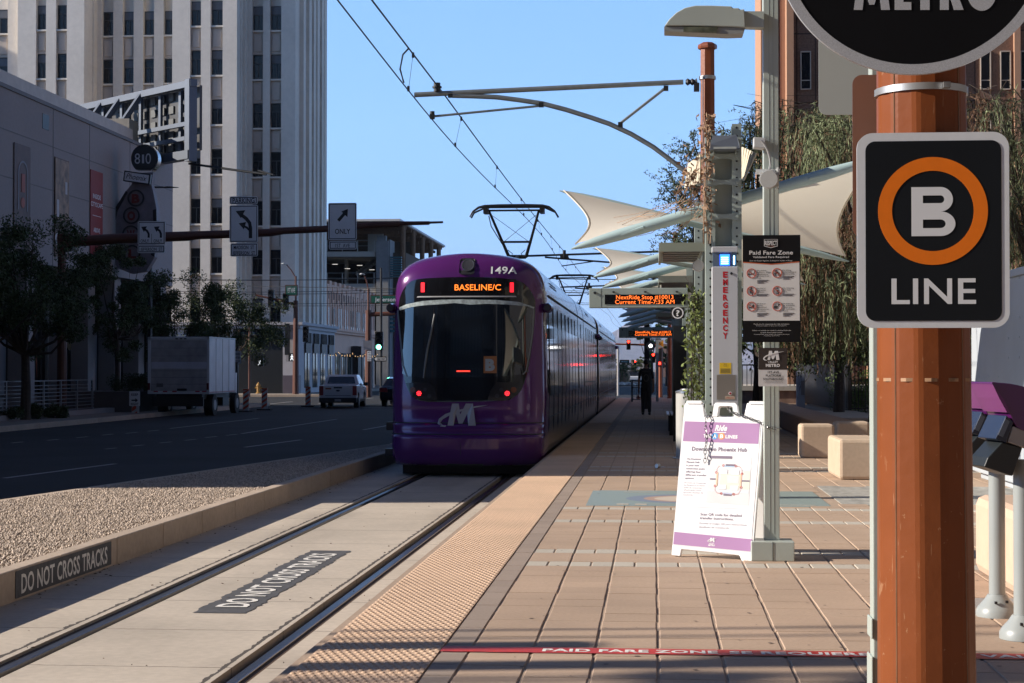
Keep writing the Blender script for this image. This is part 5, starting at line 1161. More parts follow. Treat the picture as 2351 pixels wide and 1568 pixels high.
TA(b, 'Scan QR code for detailed', 470, 1192, 15, 254, 'l', bold=.015); TA(b, 'transfer instructions.', 466, 1215, 15, 208, 'l', bold=.015)
b.build('poster_text', m_pt, af)
b = AB(.003)
for j, l_ in enumerate(('El Centro de Conexiones', 'de Phoenix es su nuevo', 'punto de conexiones', 'ofreciendole cuatro', 'opciones distintas de', 'transbordo.')): TA(b, l_, 370 - j * 2, 998 + j * 15, 9, len(l_) * 5.9, 'l', slant=.2)
TA(b, 'Escanee el codigo QR para instrucciones', 463, 1245, 11, 292, 'l', slant=.2); TA(b, 'detalladas de transbordo.', 460, 1268, 11, 188, 'l', slant=.2)
a, c = aq(355, 1136); a2, c2 = aq(768, 1152); b.box(a, (c + c2) / 2, 0, a2, (c + c2) / 2 + .0015, .0005)
b.build('poster_fine_text', mat('poster_text_pale', (.42, .40, .45), .5), af)
def mp_(pts, m, nm, w=None, cc=.003, par=None):
    b = AB(cc)
    if w: 
        for p, q in zip(pts, pts[1:]):
            P0, Q0 = Vector(aq(*p)), Vector(aq(*q)); n = (Q0 - P0).normalized(); n = Vector((-n.y, n.x)) * w * kA / 2
            b.poly([tuple(P0 - n), tuple(Q0 - n), tuple(Q0 + n), tuple(P0 + n)], 0, .0006)
    else: b.poly([aq(*q) for q in pts], 0, .0006)
    return b.build(nm, m, par or af)
mp0 = mp_([(530, 820), (790, 826), (768, 1122), (506, 1112)], mat('map_grey', (.70, .70, .71), .5), 'street_map')
mp_([(525, 888), (785, 892), (783, 908), (524, 904)], mat('map_blue', (.68, .73, .76), .5), 'avenue', cc=.004, par=mp0); mp_([(512, 1028), (770, 1034), (769, 1050), (511, 1044)], mat('map_blue', (.68, .73, .76), .5), 'avenue', cc=.004, par=mp0)
mp_([(600, 930), (720, 934), (712, 1026), (590, 1022)], mat('map_green', (.70, .72, .62), .5), 'map_block', cc=.004, par=mp0); mp_([(740, 912), (780, 913), (774, 1024), (732, 1022)], mat('map_green', (.70, .72, .62), .5), 'map_block', cc=.004, par=mp0)
mp_([(640, 940), (712, 944), (708, 990), (640, 988)], mat('map_grey', (.70, .70, .71), .5), 'map_block', cc=.005, par=mp0)
m_mo = mat('map_orange', (.85, .55, .38), .5); mp_([(578, 925), (572, 1008)], m_mo, 'route', 9, .0055, mp0); mp_([(724, 930), (720, 1012)], m_mo, 'route', 9, .0055, mp0)
m_mb = mat('map_route_blue', (.45, .62, .80), .5); mp_([(622, 884), (690, 885)], m_mb, 'route', 8, .0055, mp0); mp_([(608, 1052), (668, 1054)], m_mb, 'route', 8, .0055, mp0)
b = AB(.006)
for x, y in ((616, 881), (692, 883), (571, 925), (730, 929), (563, 1008), (723, 1013), (600, 1054), (677, 1056)): a, c = aq(x, y); b.ring(a, c, 4.5 * kA, 7 * kA, 0, .0005, 12)
loop = [(590, 884), (578, 900), (571, 925), (563, 1008), (562, 1036), (575, 1052), (600, 1054), (677, 1056), (702, 1056), (715, 1040), (723, 1013), (730, 929), (730, 902), (716, 886), (692, 883)]
for p, q in zip(loop, loop[1:]):
    P0, Q0 = Vector(aq(*p)), Vector(aq(*q)); L0_ = (Q0 - P0).length; nd = max(1, int(L0_ / (8 * kA)))
    if nd > 5 and abs(p[0] - q[0]) < 20: continue
    for j in range(nd):
        A_, B_ = P0.lerp(Q0, j / nd), P0.lerp(Q0, (j + .55) / nd); n = (Q0 - P0).normalized(); n = Vector((-n.y, n.x)) * 1.3 * kA; b.poly([tuple(A_ - n), tuple(B_ - n), tuple(B_ + n), tuple(A_ + n)], 0, .0005)
b.build('route_dots', mat('map_red', (.62, .12, .10), .5), mp0)
b = AB(.0055)
for x0, y0, x1, y1 in ((532, 838, 670, 822), (630, 884, 690, 872), (531, 970, 566, 962), (728, 977, 775, 968), (614, 1066, 664, 1058)): p, q = aq(x0, y0), aq(x1, y1); b.box(p[0], p[1], 0, q[0], q[1], .0006)
b.build('map_labels', m_pt, mp0)
b = AB(.0055)
for x0, y0 in ((592, 907), (664, 909), (582, 1000), (655, 1004)): p, q = aq(x0, y0 + 28), aq(x0 + 50, y0); b.box(p[0], p[1], 0, q[0], q[1], .0006)
b.build('map_callouts', mat('poster_white', (.80, .80, .82)), mp0)
# ---- chain
def chain(pts, label):
    b = B(); L_ = 0; seg = .034; P3 = [Vector(p) for p in pts]; k = 0; path = []
    for p, q in zip(P3, P3[1:]):
        n = max(1, round((q - p).length / seg))
        for j in range(n): path.append((p.lerp(q, (j + .5) / n), (q - p).normalized()))
    for c, d in path:
        a = d.cross(Z); a = a if a.length > .05 else d.cross(X); a.normalize(); e = a.cross(d)
        if k % 2: a, e = e, a
        k += 1; ring = []
        for j in range(8):
            t_ = 2 * math.pi * j / 8; ring.append(c + d * .0225 * math.cos(t_) + a * .0105 * math.sin(t_))
        b.tube(ring + [ring[0]], .0030, 5, cap=False)
    tag(b.build('chain', mat('chain_steel', (.22, .22, .22), .35, metal=.8, var=.3, scale=60)), label, 'chain')
cl_ = lambda x, y, c=.02: tuple(AB(c).O + RA * aq(x, y)[0] + UA * aq(x, y)[1])
chain([cl_(545, 560, -.02), cl_(520, 585, .03), cl_(512, 640, .03), cl_(520, 720, .028), cl_(508, 790, .025), cl_(505, 868, .022)], 'short chain hanging loose down the front of the folding sign')
b_ = W(1795, 990, 13.2)
chain([cl_(648, 480, -.05), cl_(645, 520, -.01), cl_(665, 548, .02), cl_(760, 578, .01), cl_(850, 612, .02), tuple(W(1762, 982, 13.22)), tuple(W(1793, 984, 13.23))], 'steel chain tying the folding sign to the lamp post')
# ---- canopy columns, beams and sails
m_beam = mat('pale_blue_green_paint', (.38, .50, .50), .35, var=.05, scale=2)
def fabric():
    m = bpy.data.materials.new('sail_fabric'); m.use_nodes = True; t = m.node_tree; N = t.nodes; N.remove(N['Principled BSDF']); L = t.links
    d = N.new('ShaderNodeBsdfDiffuse'); tr = N.new('ShaderNodeBsdfTranslucent'); mx = N.new('ShaderNodeMixShader'); mx.inputs[0].default_value = .38
    tc = N.new('ShaderNodeTexCoord'); n = N.new('ShaderNodeTexNoise'); n.inputs['Scale'].default_value = 1.5; n.inputs['Detail'].default_value = 6; L.new(tc.outputs['Object'], n.inputs['Vector'])
    cr = N.new('ShaderNodeValToRGB'); cr.color_ramp.elements[0].color = (.70, .66, .58, 1); cr.color_ramp.elements[1].color = (.82, .79, .72, 1); L.new(n.outputs[0], cr.inputs[0])
    L.new(cr.outputs[0], d.inputs[0]); tr.inputs[0].default_value = (.80, .75, .62, 1); L.new(d.outputs[0], mx.inputs[1]); L.new(tr.outputs[0], mx.inputs[2]); L.new(mx.outputs[0], N['Material Output'].inputs[0]); return m
m_fab = fabric()
CX = .80
def beam(b, tipL, tipR, Y, r=.06):
    a, c = Vector(tipL), Vector(tipR); P_ = [a.lerp(c, q) for q in (0, .03, .08, .16, .3, .5, .7, .84, .92, .97, 1)]
    b.tube(P_, [r * k for k in (.12, .45, .8, 1.0, 1, 1, 1, 1, .8, .45, .12)], 14); d = (c - a)
    for q in (.16, .84): p = a.lerp(c, q); e = d.normalized() * (.28 if q < .5 else -.28); b.tube([p + Vector((0, -.05, -.01)), p + e + Vector((0, -.068, .0))], .018, 6)
    return b
def sail(YL, YH, hL, hz, lL, lz, label, right=True, hR=2.62, hRz=3.9, col=True):
    t = thing('canopy_sail', label, 'canopy', (CX, (YL + YH) / 2, 2.8), 'tensioned fabric canopies over the platform')
    A0, A1 = Vector((lL, YL, lz)), Vector((hR, YL, hRz)); H0, H1 = Vector((hL, YH, hz)), Vector((2.55, YH, 2.88))
    beam(B(), A0, A1, YL, .068).build('beam', m_beam, t, smooth=True); beam(B(), H0, H1, YH, .05).build('beam', m_beam, t, smooth=True)
    def f(i, j):
        e = .015 + .26 * (j * (1 - j)) ; e2 = e
        s = e + (1 - e - e2) * i; p, q = A0.lerp(A1, s), H0.lerp(H1, s); r = p.lerp(q, .02 + .96 * j); r.z -= .10 * math.sin(math.pi * j) * .6 - .03; return tuple(r)
    b = B(); b.grid(28, 12, f); b.build('membrane', m_fab, t, smooth=True, sharp=180, recalc=False)
    b = B()
    for e in (0, 1): b.tube([f(e, j / 12) for j in range(13)], .012, 5)
    b.build('edge_cable', m_fab, t); return t
sail(19.66, 22.4, -1.24, 3.84, -.95, 2.87, 'white sail canopy nearest the camera, above the emergency column')
sail(25.8, 28.6, -1.02, 3.51, -.91, 2.87, 'second white sail canopy back from the camera')
sail(30.6, 33.0, -1.0, 3.45, -.92, 2.94, 'third white sail canopy back from the camera, mostly hidden'); sail(35, 37.4, -.98, 3.4, -.92, 3.0, 'fourth white sail canopy back from the camera, mostly hidden')
for k, Y in enumerate((46, 50.5, 55, 59.5)): sail(Y, Y + 2.6, -.98, 3.35, -.95, 2.87, ('shaded sail canopy just before the farther arrival board', 'shaded sail canopy second in the dark far cluster', 'shaded sail canopy third in the dark far cluster', 'farthest shaded sail canopy at the end of the platform')[k])
def column(Y, ztop, label, holes=True):
    t = thing('canopy_column', label, 'column', (CX, Y, 0), 'perforated steel canopy columns')
    w = .205; b = B()
    for sd in (-1, 1):
        x0, x1 = (CX - w, CX - w + .11) if sd < 0 else (CX + w - .11, CX + w); zt_ = ztop if sd > 0 else ztop - .07
        b.box(x0, Y - .10, 0, x1, Y - .09, zt_); b.box(CX + sd * w - (.01 if sd > 0 else 0), Y - .09, 0, CX + sd * w + (.01 if sd < 0 else 0), Y + .12, zt_); b.box(x0, Y + .11, 0, x1, Y + .12, zt_)
    b.build('channel', M_GREEND, t); B().box(CX - .095, Y - .02, 0, CX + .095, Y + .0, ztop - .25).build('web_plate', M_GREEND, t)
    B().box(CX - .28, Y - .2, 0, CX + .28, Y + .2, .03).build('base_plate', M_GREEND, t)
    if holes:
        b = B((0, Y - .1, 0))
        for k in range(int(ztop / .0955)):
            for sd in (-1, 1): b.disc(CX + sd * .15, .12 + k * .0955 * 1.0, .013, 0, .002, 8)
        o = b.build('bolt_holes', M_BLACK, t); o['kind'] = 'stuff'
        b = B((0, Y - .115, 0))
        for z in (sz(369, Y), sz(427, Y), sz(504, Y)):
            b.poly(smooth_poly([(CX - .19, z), (CX - .16, z + .045), (CX - .1, z + .035), (CX, z + .022), (CX + .1, z + .035), (CX + .16, z + .045), (CX + .19, z), (CX + .16, z - .045), (CX + .1, z - .035), (CX, z - .022), (CX - .1, z - .035), (CX - .16, z - .045)], 2), -.01, .012)
            for sd in (-1, 1): b.disc(CX + sd * .15, z, .02, .012, .026, 6)
        b.build('cross_strap', M_GREEND, t)
    return t
c1 = column(19.5, 4.27, 'pale green perforated column holding the emergency call box')
for Y, lb in ((24.6, 'perforated column wrapped in green vine behind the call box'), (30.6, 'perforated column beside the trash can'), (35, 'perforated column at the near end of the shelter wall'), (46, 'perforated column under the dark far canopies'), (55, 'perforated column farthest down the platform')): column(Y, 3.95 if Y < 25 else 3.5, lb, Y < 27)
E = 19.3; eq = lambda x, y: (W(1262.8 + .366 * x, 229.6 + .366 * y, E).x, W(1262.8 + .366 * x, 229.6 + .366 * y, E).z)
t = thing('flood_light', 'grey hooded flood light on top of the emergency column', 'light', (eq(1092, 320)[0], E, eq(1092, 320)[1]))
b = B(); x0, z0 = eq(1000, 322); x1, z1 = eq(1185, 228); zb_ = z0
b.O = None; F0 = [(x0, E - .16, z0), (x1, E - .16, z0), (x1 - .005, E - .16, eq(0, 300)[1]), (x1 - .03, E - .10, z1), (x0 + .035, E - .10, z1), (x0 + .005, E - .16, eq(0, 300)[1])]
F1 = [(x, y + .24, z) for x, y, z in F0]; i = [b.P(*q) for q in F0 + F1]; b.f.append(i[:6]); b.f.append(i[6:][::-1])
for k in range(6): b.f.append([i[k], i[(k + 1) % 6], i[6 + (k + 1) % 6], i[6 + k]])
b.build('hood', mat('blue_grey_paint', (.16, .18, .21), .3, metal=.3), t)
b = B((0, E - .161, 0)); a0, a1 = eq(1022, 318), eq(1165, 304); b.box(a0[0], a0[1], 0, a1[0], a1[1], .004); b.build('lens', mat('flood_lens', (.42, .45, .42), .2), t)
b = B(); b.box(eq(1020, 0)[0], E - .05, eq(0, 350)[1], eq(1028, 0)[0], E + .1, zb_); b.box(eq(1160, 0)[0], E - .05, eq(0, 350)[1], eq(1168, 0)[0], E + .1, zb_); b.build('bracket', M_GREEND, t)
m_rib = mat('beige_ribbed_panel', (.56, .50, .38), .6, var=.06)
for (pts, lb) in ((((868, 400), (942, 342), (944, 520), (845, 552)), 'beige ribbed reflector panel left of the emergency column top'), (((1200, 292), (1296, 335), (1218, 505), (1192, 500)), 'beige ribbed reflector panel right of the emergency column top')):
    q = [W(1262.8 + .366 * x, 229.6 + .366 * y, 19.9 if i in (0, 3) else 19.6) for i, (x, y) in enumerate(pts)]
    b = B(); n = 12
    for k in range(n):
        a0, a1 = q[0].lerp(q[1], k / n), q[0].lerp(q[1], (k + 1) / n); c0, c1_ = q[3].lerp(q[2], k / n), q[3].lerp(q[2], (k + 1) / n); off = Vector((0, -.015 if k % 2 else 0, 0))
        i = [b.P(*(p + off)) for p in (a0, a1, c1_, c0)]; b.f.append(i)
        if k: b.f.append([i[0], i[3], pr[2], pr[1]])
        pr = i
    tag(b.build('reflector_panel', m_rib, solid=.012), lb, 'panel', 'beige reflector panels')
# emergency call box
cbx = thing('emergency_call_box', 'tall grey emergency call box with blue beacon and red lettering', 'call box', (CX, E, W(0, 915, E).z))
b = B(); x0, z0 = eq(1015, 1920); x1, z1 = eq(1175, 1048); b.box(x0, E - .12, z0, x1, E + .06, z1); zz = eq(0, 930)[1]; b.box(x0, E - .12, eq(0, 965)[1], x1, E + .06, zz); b.build('housing', mat('callbox_grey', (.47, .48, .50), .4, var=.03), cbx, bevel=.008)
b = B(); b.box(x0 + .012, E - .10, z1, x1 - .012, E + .05, eq(0, 965)[1]); b.build('beacon_window', mat('beacon_glass', (.10, .14, .20), .1, var=.1), cbx)
b = B(); p, q = eq(1064, 1040), eq(1124, 972); b.box(p[0], E - .106, p[1], q[0], E - .1, q[1]); b.build('beacon', emat('beacon_blue', (.02, .12, 1), 3.2), cbx)
b = B(); p, q = eq(1072, 1032), eq(1115, 990); 
for k in range(4): b.box(p[0], E - .109, p[1] + k * .022, q[0], E - .106, p[1] + .011 + k * .022)
p, q = eq(1148, 1036), eq(1156, 980); b.box(p[0], E - .106, p[1], q[0], E - .1, q[1]); b.build('beacon_core', emat('beacon_core_blue', (.25, .65, 1), 6), cbx)
b = B((0, E - .1215, 0))
for k, ch in enumerate('EMERGENCY'): p = eq(1097, 1116 + k * 47.6); b.text(ch, p[0], p[1], 36 * .366 * E / 3885, 30 * .366 * E / 3885, bold=.05, c=0)
b.build('lettering', mat('emergency_red', (.46, .012, .02), .45), cbx)
b = B((0, E - .12, 0)); p = eq(1135, 1092); b.disc(p[0], p[1], .015, 0, .01, 12); b.build('lens', M_BLACK, cbx)
ev = lambda x, y: (W(1435 + .366 * x, 746.2 + .366 * y, E).x, W(1435 + .366 * x, 746.2 + .366 * y, E).z)
b = B((0, E - .12, 0)); p, q = ev(590, 307), ev(663, 237); b.box(p[0], p[1], 0, q[0], q[1], .002); st = b.build('yellow_sticker', mat('sticker_yellow', (.70, .47, .02), .5), cbx)
b = B((0, E - .1235, 0)); xm = (p[0] + q[0]) / 2; b.text('SAFE', xm, q[1] - .022, .014, .035); b.text('PLACE', xm, q[1] - .042, .014, .04)
for k in range(4): b.box(p[0] + .01, p[1] + .012 + k * .014, -.001, q[0] - .01, p[1] + .018 + k * .014, 0)
b.build('sticker_print', mat('notice_text_dark', (.05, .05, .055)), st)
b = B((0, E - .12, 0)); p, q = ev(573, 467), ev(690, 312); b.box(p[0], p[1], 0, q[0], q[1], .004); pn_ = b.build('call_panel', mat('brushed_panel', (.30, .28, .25), .35, metal=.6, var=.1), cbx)
b = B((0, E - .124, 0)); p = ev(657, 428); b.disc(p[0], p[1], .019, 0, .004, 20); b.build('button_ring', M_SIGNW, pn_); b = B((0, E - .128, 0)); b.disc(p[0], p[1], .013, 0, .004, 16); b.build('button', mat('button_red', (.30, .008, .01), .4), pn_)
b = B((0, E - .124, 0)); p, q = ev(625, 464), ev(686, 444); b.box(p[0], p[1], 0, q[0], q[1], .001); b.build('call_label', mat('label_cream', (.42, .33, .24), .5), pn_)
b = B((0, E - .1255, 0)); b.text('EMERGENCY', (p[0] + q[0]) / 2, p[1] + .008, .014, .09, c=0); b.build('lettering', mat('emergency_red', (.46, .012, .02)), pn_)
tag(B().box(W(1571, 0, 19.3).x, 19.25, sz(926, 19.3), CX - .2, 19.3, sz(918, 19.3)).build('handrail', M_GREEND), 'short green rail at the emergency column behind the folding sign', 'rail')
# arrival boards
def board(Y, u0, u1, v0, v1, label):
    s_ = Y / 3885; t = thing('arrival_board', label, 'display', (W(u0, v1, Y).x, Y, W(u0, v1, Y).z), 'electronic arrival boards')
    p, q = W(u0, v1, Y), W(u1, v0, Y); b = B((0, Y, 0)); b.box(p.x, p.z, -.22, q.x, q.z, 0); b.build('case', M_GREEND, t, bevel=.006)
    w, h = q.x - p.x, q.z - p.z; b = B((0, Y, 0)); b.box(p.x + w * .16, p.z + h * .17, 0, q.x - w * .024, p.z + h * .67, .006); sc_ = b.build('screen', M_BLACKG, t)
    b = B((0, Y - .007, 0)); xm = p.x + w * .565
    b.text('NextRide Stop #10013', xm, p.z + h * .43, h * .22, w * .58, bold=.0, c=0); b.text('Current Time-7:33 AM', xm, p.z + h * .19, h * .22, w * .60, c=0); b.build('lettering', emat('board_amber', (1, .16, .02), 1.5), sc_)
    b = B((0, Y, 0)); b.disc(p.x + w * .06, p.z + h * .76, .02, 0, .015, 12)
    for q_ in (.25, .57, .89): b.disc(p.x + w * q_, p.z + h * .80, .02, 0, .03, 10, ry=.012)
    b.box(p.x + w * .122, p.z, 0, p.x + w * .125, q.z, .002); b.build('fittings', M_DARKM, t); return t, p, q
board(24.4, 1352.5, 1579, 660.8, 706.5, 'nearer electronic arrival board reading Current Time 7:33 AM')
t, p, q = board(46.2, 1421, 1560, 751, 775.5, 'farther electronic arrival board in shade reading Current Time 7:33 AM')
b = B((0, 46.19, 0)); b.lathe([(.001, -.05), (.07, -.03), (.09, 0), (.07, .05), (.001, .08)], p.x + .13, 46.1, 14, cz=p.z + .14); b.O = None; b.build('dome_camera', M_BLACKG, t)
# heater boxes
for (Y0, Y1, u0, u1, v0, h, lb) in ((21, 23.7, 1513.5, 1620, 556.5, .11, 'pale green overhead heater box nearest the camera'), (28.6, 31.0, 1511.7, 1590, 633, .11, 'pale green overhead heater box above the arrival board'), (47.6, 50, 1506, 1565, 718, .11, 'overhead heater box in the shaded far part of the platform')):
    x0, x1, z1 = sx(u0, Y0), sx(u1, Y0), sz(v0, Y0); t = thing('overhead_heater', lb, 'heater', (x0, Y0, z1 - h), 'overhead heater boxes'); B().box(x0, Y0, z1 - h, x1, Y0 + .03, z1).box(x0, Y0 + .03, z1 - .03, x1, Y1, z1).box(x0, Y0 + .03, z1 - h, x0 + .03, Y1, z1 - .03).build('case', M_GREEND, t)
    b = B()
    for k in range(5): b.box(x0 + .06, Y0 + .25 + k * .42, z1 - h - .0, x1 - .06, Y0 + .45 + k * .42, z1 - .04)
    b.build('element', mat('heater_grey', (.20, .19, .18), .4, metal=.5), t)
for u, v, Y, r, lb in ((1603, 610, 21.5, .075, 'round white loudspeaker under the nearest heater box'), (1577, 676, 28, .085, 'round white loudspeaker beside the nearer arrival board')):
    p = W(u, v, Y); t = thing('loudspeaker', lb, 'loudspeaker', tuple(p), 'round white loudspeakers'); B().tube([(p.x, Y + .1, p.z), (p.x, Y, p.z), (p.x, Y - .03, p.z)], [r * .6, r, r * .9], 18).build('housing', mat('speaker_white', (.55, .56, .56), .4), t, smooth=True)
    B().tube([(p.x + .02, Y + .05, p.z + r), (p.x + .05, Y + .05, p.z + r * 2.2), (p.x - .02, Y + .05, p.z + r * 3.4)], .008, 5).build('cable', mat('cable_grey', (.3, .3, .3)), t)
t = thing('question_sign', 'round white question mark help sign on a black plate', 'sign', tuple(W(1556, 730, 24.2))); b = B((0, 24.2, 0)); p, q = W(1540, 731, 24.2), W(1572, 706, 24.2); b.rrect(p.x, p.z, q.x, q.z, .02, -.02, 0); b.build('plate', M_BLACK, t)
b = B((0, 24.2, 0)); xm, zm = (p.x + q.x) / 2, (p.z + q.z) / 2; b.ring(xm, zm, .066, .082, 0, .004, 28); b.text('?', xm, zm - .042, .085, .05, bold=.03, c=.003); b.build('lettering', M_SIGNW, t)
tag(B((0, 25.6, 0)).rrect(W(1590, 588, 25.6).x, W(0, 588, 25.6).z, W(1605, 502, 25.6).x, W(0, 502, 25.6).z, .02, -.01, 0).build('narrow_sign', M_BLACK), 'narrow black sign plate on the vine wrapped column', 'sign')
# trash can
t = thing('trash_can', 'tall round grey metal trash can beside the folding sign', 'trash can', ((.585), 28.1, 0)); b = B(); b.cyl(((.585), 28.1, .0), ((.585), 28.1, 1.08), .216, .216, 36); b.build('body', mat('can_grey', (.42, .42, .405), .45, metal=.0, var=.08, scale=5), t, smooth=True, sharp=50)
b = B(); b.lathe([(.224, 0), (.224, .03), (.15, .05), (.14, .07), (.02, .075)], (.585), 28.1, 36, cz=1.075); b.build('lid', M_STEEL, t); b = B(); b.lathe([(.27, 0), (.27, .012), (.2, .014)], (.585), 28.1, 36); b.build('foot', M_STEEL, t)
# shelter wall, bench, posts
t = thing('shelter_wall', 'dark glass and steel shelter wall along the far platform', 'shelter', (.8, 40, 0))
b = B(); 
for k in range(8): b.box(.78, 33 + k * 2.3, .1, .84, 33.1 + k * 2.3, 2.5)
b.box(.76, 33, 2.45, .86, 49.3, 2.55); b.box(.76, 33, .1, .86, 49.3, .2); b.build('frame', M_GREEND, t)
for k in range(7): B().box(.80, 33.1 + k * 2.3, .2, .82, 35.3 + k * 2.3, 2.45).build('glass_panel', mat('shelter_glass', (.015, .03, .035), .12, var=.2), t)
b = B(); b.box(.4, 34.5, .0, 1.2, 34.9, 2.35); tag(b.build('information_kiosk', mat('kiosk_black', (.018, .022, .03), .35)), 'dark information kiosk standing against the shelter wall', 'kiosk')
t = thing('steel_bench', 'perforated steel bench against the shelter wall', 'bench', (.55, 39, 0)); b = B()
for k in range(5): b.box(.30 + k * .09, 37.4, .44, .36 + k * .09, 40.4, .47)
for k in range(4): b.box(.70 + k * .02, 37.4, .55 + k * .09, .73 + k * .02, 40.4, .60 + k * .09)
b.build('slats', M_STEEL, t); b = B(); 
for y in (37.6, 40.2): b.box(.35, y, 0, .68, y + .05, .44)
b.build('leg', M_DARKM, t)
for x, y, r in ((.12, 23.6, .05), (.33, 23.4, .05)):
    pass
b = B(); b.tube([(sx(1507, 25.2), 25.2, .035), (sx(1513, 25.2), 25.25, .035)], .033, 10); tag(b.build('crumpled_can', M_STEEL), 'crumpled drink can lying on the shaded paving', 'litter')
b = B(); b.lathe([(.05, 0), (.03, .01), (.001, .012)], sx(1522, 25.5), 25.5, 9); tag(b.build('bottle_cap', mat('white_litter', (.5, .5, .5), .6)), 'flattened white litter disc on the shaded paving', 'litter')
# platform end: railing, signals
Y = 75.6; t = thing('end_railing', 'low grey railing at the far end of the platform', 'railing', (-.8, Y, 0)); b = B(); x0, x1 = sx(1449, Y), sx(1470, Y)
b.box(x0, Y, 0, x0 + .08, Y + .05, .97); b.box(x0, Y, .9, x1, Y + .05, .96); b.box(x0, Y, .62, x1, Y + .03, .65); b.box(x0, Y, .08, x1, Y + .03, .12)
for k in range(4): b.box(x0 + .12 + k * .1, Y, .1, x0 + .135 + k * .1, Y + .02, .62)
b.build('bars', mat('railing_grey', (.07, .075, .08), .5), t)
b = B(); b.box(sx(1479, 62), 62, 0, sx(1491, 62), 62.2, 4); tag(b.build('platform_post', M_BLACK), 'dark square post directly behind the walking person', 'post')
Y = 60; t = thing('round_platform_signal', 'round grey platform lamp with a bright white centre above the walking person', 'signal', tuple(W(1493.8, 794, Y))); p = W(1493.8, 794, Y); b = B((0, Y, 0)); b.disc(p.x, p.z, .165, -.05, 0, 24); b.build('disc', mat('signal_grey', (.10, .10, .105), .5), t)
b = B((0, Y - .002, 0)); b.disc(p.x, p.z, .06, 0, .01, 16); b.build('lamp', emat('signal_white', (1, 1, 1), 5), t); B().tube([(p.x, Y, p.z + .16), (p.x + .02, Y, p.z + .24), (p.x + .35, Y, p.z + .24)], .018, 6).build('bracket', mat('signal_grey', (.10, .10, .105)), t)
Y = 76; b = B(); b.box(sx(1506, Y), Y, 0, sx(1512, Y), Y + .1, sz(776, Y)); tag(b.build('white_post', mat('white_post_paint', (.30, .33, .33), .5)), 'slim whitish post at the far end of the platform', 'post')
